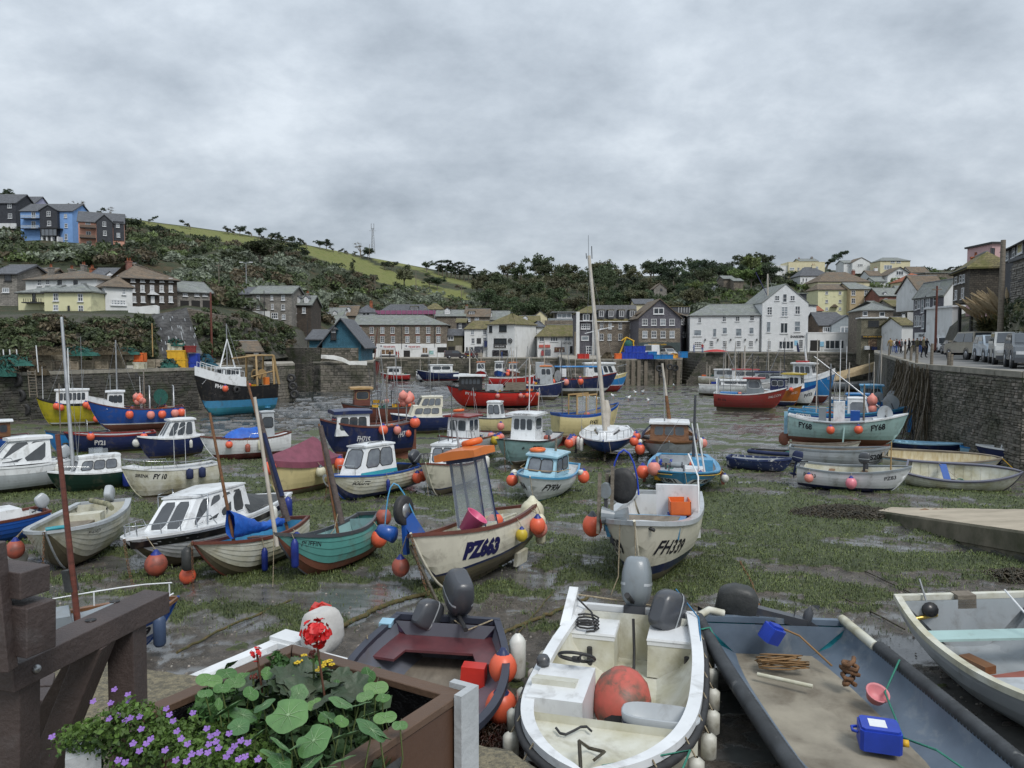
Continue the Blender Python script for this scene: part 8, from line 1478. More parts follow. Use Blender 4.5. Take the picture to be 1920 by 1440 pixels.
far('rusty far boat','rust-red boat with a pale wheelhouse near the ship wheel house',963,713,265,6,paint('rust red',(.25,.06,.04)),BLACK,ORANGE,1.9,1.5);far('red far open boat','low red open boat with blue boxes under the far quay',962,726,5,7.5,RED,BLACK,WHITE,0,1.5,mh=2)
b=Boat('pale boat on legs','small pale catamaran-like boat with a red frame beside the steps',1279,712,250,5.0,2.4,1.1,PALEG,BOTTOM,.2,WHITE,.05,gun=BLACK,inside=WHITE,lift=.3,legs=DGREY,bow=.1);b.well(.03,.7,.6);b.deck(.7,.99,mat=WHITE);b.rail([(-1.8,-.9,1.1),(-1.8,-.9,2.4),(-1.8,.9,2.4),(-1.8,.9,1.1)],.05,STEEL);b.rail([(-.2,-1,1.9),(-1.9,-1,1.9)],.05,RED,'frame',[((x,-1,1.9),(x,-1,1.1))for x in(-.3,-.8,-1.3,-1.8)]);b.buoy(.2,-1,.1,.2)
b=Boat('maroon boat at the pier','maroon boat with a black drum standing tall beside the boathouse pier',700,738,262,7.5,3.0,3.0,DRED,DRED,.5,WHITE,.12,gun=BLACK,inside=BLACK,bow=.25,full=3.2);b.deck(.02,.99,.2);b.drum(1.0,0,5.4,.9,2.0,DGREEN,BLACK);b.mast(2.6,1.0,3.4,5.5,.1,WOODM,(-.4,.6),stays=2);b.gear(4,-2,2,2,3,7)
# ---- right-hand boats
b=Boat('red boat by the wall','weathered red fishing boat with a grey wheelhouse and red roof, bow right',1404,768,357,7.0,2.5,1.4,paint('weathered red',(.27,.035,.03),.5),BOTTOM,.2,band=WHITE,bh=.07,gun=WHITE,inside=MBLUE,bow=.45,keel=.2);b.well(.03,.62,.7);b.deck(.62,.99,mat=WHITE);b.house(-.3,1.5,1.7,1.5,1.5,.6,0,.93,MGREY,paint('flat red',(.34,.03,.025)),.35,.1,2,1,0,WHITE,GLASSG,(.45,.88));b.text('FY 176',.12,.6,.28,-1,INK,0,.02);b.text('FALCON',.84,.72,.3,-1,INKW,.2,0);mb=MB();mb.box(-2.9,-1.2,-.8,.8,1.4,1.75,MBLUE);b.put(mb,'blue_hatch');b.gear(6,-2.8,-.5,1.6,1.5,121);mb=MB();mb.tube([(-3.2,-.9,1.4),(-3.2,-.9,3.0),(-3.2,.9,3.0),(-3.2,.9,1.4)],.06,6,WHITE);b.put(mb,'gallows')
b=Boat('orange boat','orange-brown boat with a blue bottom lying beside the red boat',1462,764,342,6.0,2.3,1.5,paint('burnt orange',(.40,.12,.015)),NAVY,.45,WHITE,.06,gun=WHITE,inside=WHITE,bow=.4);b.deck(.02,.99,mat=WHITE);b.house(-1.8,.6,1.5,1.5,1.2,.1,0,.93,NAVY,LGREY,.1,.1,2,2,0,WHITE,GLASS,(.4,.82));b.text('FY 321',.84,.72,.28,-1,INKW,.2,0);b.buoy(.78,-1,.1,.22)
b=Boat('white boat PW33','white and blue boat PW33 with a yellow-roofed wheelhouse',1496,760,338,6.2,2.3,1.5,WHITE,BLACK,.35,band=BLUE,bh=.3,gun=BLUE,inside=WHITE,bow=.45);b.deck(.02,.99,mat=WHITE);b.house(-1.8,.9,1.6,1.6,1.4,.1,0,.93,WHITE,YELLOW,.25,.12,2,3,0,WHITE,GLASS,(.4,.82));b.text('PW33',.82,.6,.4,-1,INK,0,.03);b.gear(3,-2.8,-1.8,1,1.6,7)
b=Boat('big blue and white boat','tall blue boat with a white bow and wheelhouse and maroon bottom',1522,751,340,8.5,3.0,2.1,MBLUE,MAROON,.75,WHITE,.1,gun=WHITE,inside=WHITE,bow=.45,band=None);mb=MB()
for sd in(-1,1):mb.grid([[(b.x(t),sd*b.Y(t,b.zs(t))*(1-.12*q),b.zs(t)+q*.55)for t in lin(.45,1,10)]for q in(0,1)],WHITE,True)
b.put(mb,'bulwark');b.deck(.02,.99,-.3,WHITE);b.house(-2.6,.9,2.0,2.4,1.5,.4,0,.93,WHITE,WHITE,.35,.14,2,3,0,WHITE,GLASS,(.4,.85));b.mast(-.6,0,4.0,1.8,.2,WHITE,(-.4,0),'radar_mast');mb=MB();mb.box(-2.2,-.4,-.7,.7,4.05,4.25,RED);b.put(mb,'liferaft');sign('50',.4,INKW,b.root,b.root.matrix_world.inverted()@b.M@T(b.sheer(.9,-1,-.05,-.25)))
b=Boat('old wooden motor yacht','old wooden motor yacht with a white and varnished wheelhouse below the pub',1428,722,358,15.5,3.6,2.1,WOODV,BOTTOM,.7,WHITE,.12,band=WHITE,bh=.2,gun=WHITE,inside=WOODG,bow=.5,stern=.35,tr=.3,keel=.6);b.deck(.02,.99,.1);b.house(-5.2,-.6,2.3,2.8,1.3,0,0,.97,WOODY,WOODY,0,.02,0,0,0,name='lower_cabin');b.house(-5.2,-.6,2.3,4.1,1.3,0,0,.96,WHITE,WHITE,.15,.15,2,5,0,WHITE,GLASS,(.15,.85),'upper_cabin');b.mast(1.2,0,2.7,15.5,.16,SPAR,(-.3,0),stays=4);b.mast(5.0,0,3.2,8.0,.12,SPAR);b.mast(-3,0,5.2,6.5,.08,DGREY,stays=2);b.mast(-1.5,0,5,5,.12,DGREY,(-.6,0));b.mast(6.2,0,3.4,3.0,.25,TARPN,(-.6,0),'furled_sail');b.mast(6.0,0,3.6,15.0,.07,mk('navy halyard',(.03,.03,.12)),(-7,0),'furled_jib');mb=MB();mb.box(3.8,5.6,-.6,.6,3.3,3.8,WHITE);b.put(mb,'deck_locker')
for i,(x,y,c,n)in enumerate([(1360,722,DIRTYW,'grey-white hulk packed with gear left of the old motor yacht'),(1395,727,LGREY,'pale gear-strewn boat in front of the old motor yacht'),(1440,735,WHITE,'white boat with dark canopy behind the orange boat'),(1378,742,WHITE,'low white boat between the hulk and the red boat')]):
 b=far(n,n,x,y,355+i*3,8.5,c,BOTTOM,(WHITE,RED,TARPN,WHITE)[i],(1.2,1.4,1.3,.5)[i],1.3,mh=ru(3,6),house=(LGREY,WHITE,LGREY,WHITE)[i]);b.gear(7,-3.5,3,2,1.5,130+i);b.mast(2,0,1.4,ru(3,6),.06,DGREY,stays=2);b.mast(-3,0,1.4,ru(2,5),.05,SPAR)
b=Boat('pale blue boat FY68','pale turquoise boat FY68 with brown bottom, rudder and two orange buoys',1590,836,0,6.3,2.2,1.05,PALEG,RUST,.28,band=WHITE,bh=.06,gun=WHITE,inside=WHITE,bow=.42,stern=.22,full=2.3,fe=3,keel=.35,tr=.45);b.well(.06,.72,.6);b.deck(.72,.99,.02,WHITE)
b.text('FY68',.15,.72,.36,-1,INK,0,.03);b.text('FY68',.76,.70,.36,-1,INK,0,.03);b.buoy(.37,-1,.35,.19);b.buoy(.60,-1,.35,.19);mb=MB();mb.bar((-.1,-1.14,1.2),(-.2,-1.25,0),.08,.08,PALEG);b.put(mb,'leg');mb=MB();mb.lathe([(.001,-.03),(.32,-.03),(.32,.03),(.001,.03)],16,RUST,MTr((-3.4,0,.45))@MRo(rad(90),4,'X'));mb.box(-3.42,-3.22,-.04,.04,.7,1.75,LBLUE);b.put(mb,'rudder')
mb=MB();mb.tube([b.sheer(t,-1,-.06,-.02)for t in(.22,.4,.65)],.055,8,LGREY);b.put(mb,'roller');b.drum(2.0,0,1.75,.36,.5,MGREY,LGREY);mb=MB();mb.box(-.7,-.1,-.3,.3,1.1,2.3,WHITE);mb.box(.2,.7,-.4,.2,1.0,1.9,BLUE);mb.box(-1.5,-1.1,-.2,.4,1.0,2.0,MGREY);b.put(mb,'lockers');b.mast(-.9,0,1.1,2.7,.07,DGREY,stays=2);b.mast(.9,0,1.1,2.0,.06,WOODG);b.mast(-.4,.2,1.1,4.0,.03,WHITE);b.gear(6,-2.4,1.4,1.3,1.05,141)
b=Boat('blue boat SS270','blue boat SS270 with a white-framed cabin directly behind FY68',1586,819,1,6.8,2.3,1.2,BLUE,BOTTOM,.3,band=SKYB,bh=.15,gun=SKYB,inside=SKYB,bow=.4,stern=.1,keel=.15);b.well(.04,.9,.6);b.text('SS270',.13,.8,.36,-1,INKW,0,.04);b.text('SS270',.78,.7,.34,-1,INKW,0,.04);b.house(0,1.3,1.6,1.1,1.1,.3,0,.85,WHITE,WHITE,.02,.05,1,1,0,WHITE,GLASSG,(.1,.85));b.drum(2.4,0,2.0,.4,.6,MGREY,MGREY);b.gear(7,-2.8,-.3,1.5,1.1,151);b.mast(-1.0,0,1.2,3.0,.05,STEEL,stays=2);b.mast(-1.8,.3,1.2,4.4,.04,SPAR);b.mast(2.2,.3,1.4,3.2,.05,STEEL,(-4.2,.2),'derrick');mb=MB();mb.slab([(3.3,-.25),(3.55,-.25),(3.55,.25),(3.3,.25)],.4,1.75,MBLUE);b.put(mb,'bow_board')
for k,z in enumerate((2.15,1.65)):hang('buoy',b.wp((1.35,-.6,z)),.3-.04*k,BPINK,None,None,('upper' if k==0 else 'lower')+' pale pink buoy hanging above the blue boat SS270')
b=far('light blue open boat','light blue open boat between SS270 and the far boats',1590,796,2,7.0,SKYB,BOTTOM,WHITE,0,1.1,mh=3.5,gun=SKYB);b.gear(6,-2,3,1.4,1.1,161);b=far('dark blue boat with reels','dark blue boat with grey reels and a red bow near the wall',1640,792,357,7.5,NAVY,BOTTOM,MBLUE,1.0,1.3,(-.3,-.05),MBLUE,3,gun=WHITE,bow=.5);b.drum(1.6,0,2.3,.45,.7,STEEL,LGREY);b.drum(.4,0,2.2,.4,.6,STEEL,MGREY);b.gear(5,-3,2,1.6,1.3,171)
b=far('blue boat under the ropes','small blue boat with reels under the hanging ropes of the wall',1650,776,4,7.5,MBLUE,BOTTOM,SKYB,1.1,1.2,(-.2,.02),SKYB,4,gun=WHITE);b.drum(2.2,0,2.2,.5,.7,STEEL,LGREY);b.gear(5,-3,3,1.6,1.3,181);b.mast(.5,0,1.2,3,.15,SPAR,(2.4,0),'furled_sail')
b=Boat('tarpaulin sailboat','boat under a tan tarpaulin moored near the round outfall',1600,733,20,8,2.6,1.2,MGREY,BOTTOM,.3,gun=WHITE,inside=WHITE);mb=MB();mb.add([(-3.5,-1.2,1.3),(3.6,-.4,3.0),(3.8,0,4.4),(-3.0,0,2.4),(3.6,.4,3.0),(-3.5,1.2,1.3)],[(0,1,2,3),(3,2,4,5)],mk('tan tarpaulin',(.38,.30,.18),(.28,.21,.12),rough=.9,bump=.6));b.put(mb,'tarpaulin');b.mast(-1,0,1.2,5,.06,WHITE);b.mast(2,0,1.2,4,.06,SPAR)
b=Boat('white open boat PZ83','white open boat PZ83 with navy bottom, grey rim and pink buoys',1600,918,357,4.1,1.6,.82,WHITE,NAVY,.25,gun=MGREY,inside=DIRTYW,bow=.3,stern=.1,full=2.4,heel=3);b.well(.05,.95,.3);b.thwart(.3);b.thwart(.6);b.text('PZ83',.83,.7,.2,-1,INK,0,.01);b.text('PZ 33',.12,.72,.2,-1,INK,.1,.01);b.buoy(.12,-1,.28,.14,BPINK);b.buoy(.5,-1,.3,.18,paint('bright pink',(.75,.22,.28)),BBLUE,'bright pink buoy with a blue neck amidships of boat PZ83');b.outboard(0,.1,.9,TARPN,10);b.outboard(.62,.4,.9,DGREY,0,z=.95);b.mast(1.35,.2,.4,1.5,.03,WOODY);b.gear(3,-1.2,1.2,.8,.4,191,('coil','net'))
b=Boat('white clinker rowing boat','open white clinker boat tilted to show its ribs and blue seat',1806,925,359,4.1,1.85,.8,DIRTYW,BOTTOM,.15,clinker=8,gun=paint('grey rim',(.11,.11,.15)),gw=.1,inside=DIRTYW,bow=.28,stern=.12,heel=16);b.well(.04,.97,.2,ribs=12);mb=MB();mb.bar((-.5,-.75,.72),(-.75,.75,.78),.26,.03,BLUE);b.put(mb,'thwart');b.gear(2,-.4,.6,.4,.25,201,('net','coil'));b.rope([(-.9,.7,.85),(-.2,.1,.5),(.2,-.3,.35)],.012);b.drop(1,dx=.6)
b=Boat('peeling navy dinghy','small navy dinghy with peeling paint on the weed',1424,884,350,2.7,1.2,.5,mk('peeling navy',(.012,.022,.09),(.03,.05,.12),rough=.5,sc_=3,dirt=(.55,.55,.52),dsc=5,dlo=.58,dhi=.62),DGREY,.1,gun=mk('peeling navy',(0,0,0)),inside=LGREY,bow=.2,full=2.4);b.well(.05,.95,.15);b.thwart(.35,.18,.1,LGREY);b.thwart(.65,.18,.1,LGREY);b.drop(1,dx=.8)
b=Boat('worn inflatable','worn grey and white inflatable dinghy behind the navy dinghy',1480,868,355,3.6,1.5,.42,DIRTYW,DIRTYW,.1,gun=BLACK,gw=.2,inside=DIRTYW,full=3,bow=.3);b.well(.05,.95,.15);b.gear(3,-1.4,1,.8,.2,211,('coil','net'));mb=MB();mb.tube([b.sheer(t,-1,.02,.0)for t in lin(0,1,8)],.1,8,TARPN);b.put(mb,'tube')
b=Boat('grey boat SS205','long grey boat SS205 behind the boat PZ83',1580,882,1,4.5,1.6,.8,LGREY,BOTTOM,.15,gun=MGREY,inside=WOODG,bow=.25);b.well(.04,.95,.3);b.text('SS205',.86,.62,.3,-1,INK,0,.03);b.gear(4,-1.5,1.5,.9,.3,221,('coil','net'));b=Boat('cream boat SS2','worn cream open boat with a wooden keelson beyond SS205',1545,862,3,4.4,1.5,.7,DIRTYW,BOTTOM,.15,gun=WOODG,inside=WOODG,bow=.35);b.well(.04,.95,.25);b.text('SS 20',.3,.6,.3,-1,INK,0,.03)
b=Boat('beige open boat','long beige open boat with a stained inside and blue rim',1765,897,1,4.7,1.6,.75,DIRTYW,BOTTOM,.15,band=LBLUE,bh=.1,gun=WOODG,inside=mk('stained cream',(.60,.55,.40),(.45,.36,.2),rough=.7,sc_=4,stretch=(2,1,.4)),bow=.15,heel=12);b.well(.04,.96,.15);b.rope([b.sheer(1,1),b.sheer(1,1)+Vec((.5,.1,-.5))],.012,YELP)
for i,(sh,lb,x,y,L,c,g_,d)in enumerate([('navy rowing boat','navy rowing boat with a pale blue rim and three pale blue seats',1738,858,3.9,NAVY,LBLUE,.65),('light blue pram','little light blue dinghy between the navy boats by the wall',1842,862,2.5,LBLUE,MBLUE,.5),('navy sailing dinghy','navy dinghy with a white moulded deck at the right edge',1886,884,3.5,NAVY,WHITE,.75)]):
 b=Boat(sh,lb,x,y,(0,2,182)[i],L,L*.38,d,c,BOTTOM,.08,gun=g_,inside=(LBLUE,LBLUE,WHITE)[i],bow=.15);b.well(.04,.9,.2);[b.thwart(t,.14,.05,LBLUE)for t in((.12,.22,.34),(.5,),())[i]]
mb=MB();mb.box(-.9,.7,-.35,.35,.7,.95,WHITE,tx=.9,ty=.85);b.put(mb,'moulded_deck')
for s,n in(('cluttered brown boat',4),('navy boat FH715',2),('navy-hulled white cruiser',2),('red trawler FY111',2),('grey wheelhouse boat',2),('navy long boat',3),('grey-green boat',2),('red-roofed boat',2),('yellow boat FY431',2),('blue trawler NN135',2),('yellow trawler',2),('big blue and white boat',2),('red boat by the wall',2),('light blue open boat',3),('dark blue boat with reels',2),('orange boat',2),('blue and white boat 555',1),('wooden cabin boat',1),('white motor cruiser',1)):
 b=BOATS[s]
 for k in range(n):t=ru(.1,.75);b.mast(b.x(t),ru(-.4,.4)*b.B*.6,b.zs(t),ru(2.2,4.6)*(1 if b.L>6 else .8),ru(.014,.04),R.choice([STEEL,SPAR,WHITE,DGREY]),(ru(-.4,.4),ru(-.2,.2)),'pole',stays=k%2*2)
# ================================================================ QUAYSIDE THINGS
def tyre(px,py,d,s,label,rx=90,rz=0):
 mb=MB();mb.lathe([(.22,-.11),(.42,-.13),(.5,-.06),(.5,.06),(.42,.13),(.22,.11),(.2,0),(.22,-.11)],18,RUBBER);mb.build('tyre',M=T(P(px,py,d),rx=rad(rx),rz=rz,s=s),label=label,cat='tyre',group='tyre fenders on the quay walls')
for x,y,n in[(27,713,'upper left tyre on the left quay wall'),(107,720,'tyre left of the ladderless bay on the left quay'),(34,742,'second tyre down at the left end of the quay'),(43,768,'third tyre down at the left end of the quay'),(50,798,'lowest tyre at the left end of the quay'),(186,716,'tyre above the yellow trawler cabin'),(246,706,'tyre above the blue trawler'),(265,730,'low tyre behind the net drum')]:
 d=float(npi(x,[-30,370],[54,67]))-.35;tyre(x,y,d,1.05,n,rz=.15)
for y,n in((709,'top'),(724,'middle'),(739,'bottom')):tyre(546+(y-709)*.2,y,81,.95,n+' tyre on the end of the left quay',rz=.1)
for k,(x,y)in enumerate(((1236,691),(1241,702),(1256,688),(1266,690))):tyre(x,y,121.8+k*1.2,1.1,('upper','lower','middle','right')[k]+' tyre between the timber piles of the box quay',rz=-.1)
rt=empty('ladder',MI4,'rusty ladder down the left quay wall between two tyres','ladder')
for x in(52,66):mb=MB();mb.tube([P(x,694,55.1),P(x+4,745,54.9)],.04,5,WOODG);mb.build('stile',rt)
for k in range(9):mb=MB();mb.tube([P(52+k*.45,697+k*5.4,55),P(66+k*.45,697+k*5.4,55)],.03,4,WOODG);mb.build('rung',rt)
SLAT=mk('weathered slats',(.33,.29,.22),(.19,.165,.12),rough=.9,sc_=4,det=6,bump=.3,rnd=.5)
def slatcrate(w,h,dp):
 mb=MB();n=6
 for y in(-dp/2,dp/2-.03):
  for k in range(n):mb.box(-w/2,w/2,y,y+.03,h*k/n+.015,h*(k+1)/n-.015,SLAT)
  for x in(-w/2,-.04,w/2-.08):mb.box(x,x+.08,y-.02 if y<0 else y+.02,y+.02 if y<0 else y+.06,0,h,SLAT)
 for k in range(n):mb.box(-w/2,-w/2+.03,-dp/2,dp/2,h*k/n+.015,h*(k+1)/n-.015,SLAT);mb.box(w/2-.03,w/2,-dp/2,dp/2,h*k/n+.015,h*(k+1)/n-.015,SLAT)
 mb.box(-w/2+.03,w/2-.03,-dp/2+.03,dp/2-.03,.02,h-.12,NETB);return mb.mesh('crate')
CM=slatcrate(1.25,.72,1.0)
for row,(z,xs)in enumerate(((0,(20,84,109,133,160,190,218,276,300)),(.74,(80,106,134,192,215,237)))):
 for k,x in enumerate(xs):
  d=float(npi(x,[-30,370],[54,67]))+1.6;p=P(x,645,d);o=inst('pot_crate',CM,M=T(p.x,d,LZ+z+.04,rz=.28+ru(-.06,.06)));tag(o,(f"{'first second third fourth fifth sixth seventh eighth ninth'.split()[k]} slatted pot crate from the left in the {'bottom' if row == 0 else 'upper'} row"),'crate','slatted pot crates on the left quay')
def crate(px,d,z,w,h,dp,mat,label,rz=.2,cat='crate',name='crate'):
 p=P(px,645,d);mb=MB();t=.05
 mb.box(-w/2,w/2,-dp/2,dp/2,0,t,mat)
 for e in((-w/2,w/2,-dp/2,-dp/2+t),(-w/2,w/2,dp/2-t,dp/2),(-w/2,-w/2+t,-dp/2,dp/2),(w/2-t,w/2,-dp/2,dp/2)):mb.box(*e,t,h,mat)
 mb.box(-w/2-.04,w/2+.04,-dp/2-.04,-dp/2,h-.1,h,mat)
 for x in(-w*.3,0,w*.3):mb.box(x-.03,x+.03,-dp/2-.03,-dp/2,.04,h-.1,mat)
 mb.build(name,M=T(p.x,d,z,rz=rz),label=label,cat=cat)
crate(262,64.5,LZ+.6,.85,.75,.8,ORANGEP,'orange plastic bin on the left quay wall',.1);crate(262,64.5,LZ,.9,.55,.8,DIRTYW,'cream bin beneath the orange bin')
crate(332,67,LZ+.8,1.5,.75,1,YELP,'wide yellow bin in the stack on the left quay');crate(340,67,LZ,.9,.78,1,YELP,'lower yellow bin in the stack on the left quay');crate(330,67.2,LZ+1.56,1.25,.6,.9,DIRTYW,'white bin on top of the yellow stack');crate(356,67.5,LZ+1.35,.95,.6,.7,DRED,'tilted dark red box beside the yellow stack',.5)
crate(353,68.5,LZ,1.0,.8,.9,DRED,'dark red bin between yellow and blue bins');crate(364,68,LZ+.5,.8,.75,.9,BLUEP,'blue bin on the left quay near the trawler');crate(364,68,LZ,.8,.48,.9,BLUEP,'low blue bin under the other blue bin')
def nets(px,d,z,rx,ry,h,mat,label,n=60,seed=1,name='net_heap'):
 rr=random.Random(seed);p=P(px,645,d);mb=MB();mb.M=MTr((p.x,d,z))
 mb.grid([[((rx*(1-j/7*.85))*cos(a)*(.8+.2*sin(3*a+seed)+.3*rr.random()),ry*(1-j/7*.85)*sin(a)*(.8+.4*rr.random()),-.25 if j==0 else h*sin(j/7*1.55)*(.55+.7*rr.random())-.1)for a in[i*math.pi/12 for i in range(24)]]for j in range(8)],mat,True,True)
 for i in range(n):
  a=rr.random()*6.28;q=rr.random();c=Vec((rx*q*cos(a),ry*q*sin(a),h*(1-q*q)+.02));mb.tube([c,c+Vec((rr.uniform(-.3,.3),rr.uniform(-.2,.2),rr.uniform(0,.15))),c+Vec((rr.uniform(-.5,.5),rr.uniform(-.4,.1),-.3*rr.random()))],.035,3,mat if rr.random()<.7 else NETB)
 mb.build(name,label=label,cat='nets')
nets(22,55.6,LZ+.75,1.3,.8,.45,NETG,'bright green netting draped over crates at the left edge',80,2);nets(8,55,LZ,.9,.7,.9,NETG,'green net pile at the foot of the left edge crates',80,3);nets(58,57,LZ,1.1,.8,.95,NETB,'dark domed net pile on the left quay');nets(88,58.6,LZ+1.5,1.6,.7,.35,NETB,'brown nets strewn on top of the crates');nets(148,60.8,LZ+1.4,1.4,.7,.42,NETG,'green rolled net on the upper crates');nets(200,62.4,LZ+1.48,1.6,.7,.3,NETB,'tangled brown nets on the right-hand crates');nets(238,64,LZ+1.45,1,.6,.25,NETG,'small green net on the last upper crate')
nets(385,71,LZ,1.1,.9,1.1,mk('teal netting',(.02,.10,.14),(.01,.05,.08),rough=.9,sc_=14,bump=1.5),'teal net pile behind the trawler bow');nets(315,66,LZ,.9,.7,.7,NETG,'green net beside the yellow bins',seed=7);nets(455,76.5,LZ,2.2,1,.9,NETB,'brown net bank behind the trawler gantry',seed=9);nets(330,67,LZ+2.16,.7,.4,.3,NETG,'green net in the white bin on top')
for k,x in enumerate((70,8,20,33)):d=56.5;mb=MB();p=P(x,645,d);mb.tube([(p.x,d,LZ),(p.x-.1,d,LZ+1.7+(k==0)*.3)],.04,5,WHITE);mb.build('stake',label='thin white stake standing among the pots on the left quay',cat='stake',group='white stakes on the left quay')
for i,(x,z,c,w,h,l)in enumerate([(1176,0,BLUEP,1.9,1.1,'left blue fish tub in the tall stack'),(1189,0,BLUEP,1.9,1.1,'middle blue fish tub in the tall stack'),(1203,0,BLUEP,2.0,1.1,'right blue fish tub in the tall stack'),(1182,1.12,BLUEP,1.9,1.0,'upper left blue tub in the stack'),(1197,1.12,BLUEP,2.1,1.0,'upper right blue tub in the stack'),(1216,0,BLUEP,1.4,.9,'lower blue tub right of the tall stack'),(1160,0,ORANGEP,1.3,.9,'orange crate left of the blue tubs'),(1089,0,mk('red plastic',(.5,.03,.02),rough=.45),1.1,.8,'left red tub at the corner of the box quay'),(1099,0,mk('red plastic',(0,0,0)),.9,.8,'right red tub at the corner of the box quay'),(1235,0,MBLUE,1.9,.7,'light blue box in the long row'),(1250,0,MBLUE,1.9,.7,'second light blue box in the long row'),(1222,.72,MBLUE,1.5,.5,'light blue box stacked on the long row'),(1281,.2,MBLUE,1.3,1.0,'pale blue bin at the pub end of the box quay')]):
 crate(x,124.5 if x>1120 else 126.5,BZ+z,w,h,1.2,c,l,0.05)
nets(1140,126,BZ,1.3,.9,1.0,NETB,'black net heap left of the orange crate',seed=5);nets(1263,128.5,BZ,1.4,.8,.8,mk('yellow netting',(.55,.38,.04),(.6,.2,.05),rough=.9,sc_=6,bump=1),'yellow and orange nets heaped at the pub end of the quay',seed=6)
p=P(1172,645,130);rt=empty('net_hauler',MTr((p.x,130,BZ)),'yellow hauler frame with a green drum behind the blue tubs','crane')
for a,c in(((-1.2,0,0),(.2,0,3.6)),((1.6,0,0),(1.4,0,3.0)),((.2,0,3.6),(1.6,0,2.9)),((.2,0,3.6),(-.6,0,3.0))):mb=MB();mb.tube([a,c],.12,6,YELP);mb.build('frame',rt)
mb=MB();mb.lathe([(.001,-.5),(.7,-.5),(.7,.5),(.001,.5)],14,NETG,MTr((.5,0,2.4))@MRo(rad(90),4,'X'));mb.build('drum',rt)
p=P(1122,645,128);rt=empty('white_mast_boat',MTr((p.x,128,BZ)),'white mast with crossarms standing behind the box quay','mast');mb=MB();mb.tube([(0,0,0),(0,0,4.6)],.12,6,WHITE);mb.tube([(-2.3,0,4.2),(2.6,0,5.4)],.07,5,WHITE);mb.build('spar',rt)
for k,(x,yt,yb)in enumerate([(1667,640,668),(1697,646,671),(1708,652,674),(1719,650,678),(1747,644,688),(1779,660,692),(1784,664,692)]):
 t=(x-1665)/57;d=71-30*t if x<1722 else float(npi(x,[1722,1920],[41,29.6]));p=P(x,645,d+.15);z=P(x,yt,d).z;mb=MB();mb.tube([(p.x,p.y,RZ-1.6),(p.x+.03,p.y,z)],[.09,.075],8,WOODG);mb.build('mooring_post',label=('slim timber post, number '+('one','two','three','four','five','six','seven')[k]+' from the crowd, on the road quay edge'),cat='post',group='timber posts along the road quay edge')
for x,L in((1787,5.2),(1809,4.6),(1776,3.4)):d=float(npi(x,[1722,1920],[41,29.6]))-.12;mb=MB();p=P(x,645,d);mb.bar((p.x,p.y,RZ-.3),(p.x-.1,p.y,RZ-L),.16,.12,WOODG if x>1780 else STEEL);mb.build('wall_timber',RQ)
def rowboat_up(px,label):
 p=P(px,645,144);mb=MB();mb.grid([[(-2.2+4.4*t,.6*f*sin(math.pi*(.08+.84*t)),SZ+.45*(1-f*f)*sin(math.pi*(.1+.8*t))+.12)for f in lin(-1,1,8)]for t in lin(0,1,12)],RED,True);mb.build('upturned_dinghy',M=T(p.x,144,0),label=label,cat='dinghy')
rowboat_up(1342,'upturned red dinghy on the quay below the pub')
def gull(px,py,k):
 p=MUD(px,py);rt=empty('gull',T(p+Vec((0,0,.05)),rz=k*1.3,s=1.5),'white gull standing on the mud beyond the yacht','gull','gulls on the mud');mb=MB();mb.ball((0,0,.22),.09,WHITE,8,1,Matrix.Diagonal((1.8,1,1,1)));mb.ball((.15,0,.33),.05,WHITE,8);mb.tube([(.08,0,.25),(.15,0,.33)],[.06,.045],6,WHITE);mb.tube([(.19,0,.33),(.25,0,.315)],[.015,.004],4,YELP);mb.build('body',rt)
 mb=MB();mb.ball((-.06,0,.245),.085,MGREY,8,.8,Matrix.Diagonal((1.8,1.05,1,1)));mb.build('wings',rt);mb=MB();[mb.tube([(0,s*.03,.15),(0,s*.03,0)],.008,3,ORANGEP)for s in(-1,1)];mb.build('legs',rt)
for k,(x,y)in enumerate([(1098,752),(1104,750),(1120,754),(1191,741),(1205,740),(1178,752),(1263,727),(1150,748),(1215,757)]):gull(x,y,k)
def groundline(name,pts,r,mat,label,cat,bump=.0):
 mb=MB();q=[]
 for(a,b),(c,d)in zip(pts,pts[1:]):
  for k in range(10):
   t=k/10;p=MUD(a+(c-a)*t,b+(d-b)*t);p.z+=.04+ru(0,bump);p.x+=ru(-bump,bump);q.append(p)
 if mat is CHAIN:
  for i,(a,b)in enumerate(zip(q,q[1:])):
   n=max(1,int((b-a).length/.11))
   for k in range(n):c=a.lerp(b,k/n);dd=(b-a).normalized()*.055;o=Vec((-dd.y,dd.x,0))*.5 if k%2 else Vec((0,0,.028));mb.tube([c-dd,c-dd*.5+o,c+dd*.5+o,c+dd,c+dd*.5-o,c-dd*.5-o,c-dd],r,4,mat)
 else:mb.tube(q,r,5,mat)
 mb.build(name,label=label,cat=cat)
WEEDY=mk('weedy chain',(.14,.10,.04),(.06,.07,.025),rough=.9,sc_=14,bump=1)
groundline('ground_chain',[(1388,1060),(1410,1100),(1425,1150),(1432,1185),(1440,1215)],.022,CHAIN,'rusty ground chain running down the mud right of FH339','chain');groundline('mooring_warp',[(1300,1140),(1400,1180),(1432,1180)],.012,WEEDY,'thin dark line joining the rusty ground chain','rope',.01)
groundline('ground_chain',[(560,1230),(640,1180),(700,1150),(760,1128),(830,1112),(880,1098)],.04,WEEDY,'weed-covered chain crossing the mud behind the dark dinghy','chain',.03);groundline('ground_chain',[(930,1200),(985,1175),(1060,1145),(1110,1125)],.03,WEEDY,'weedy chain on the mud left of the white skiff','chain',.03)
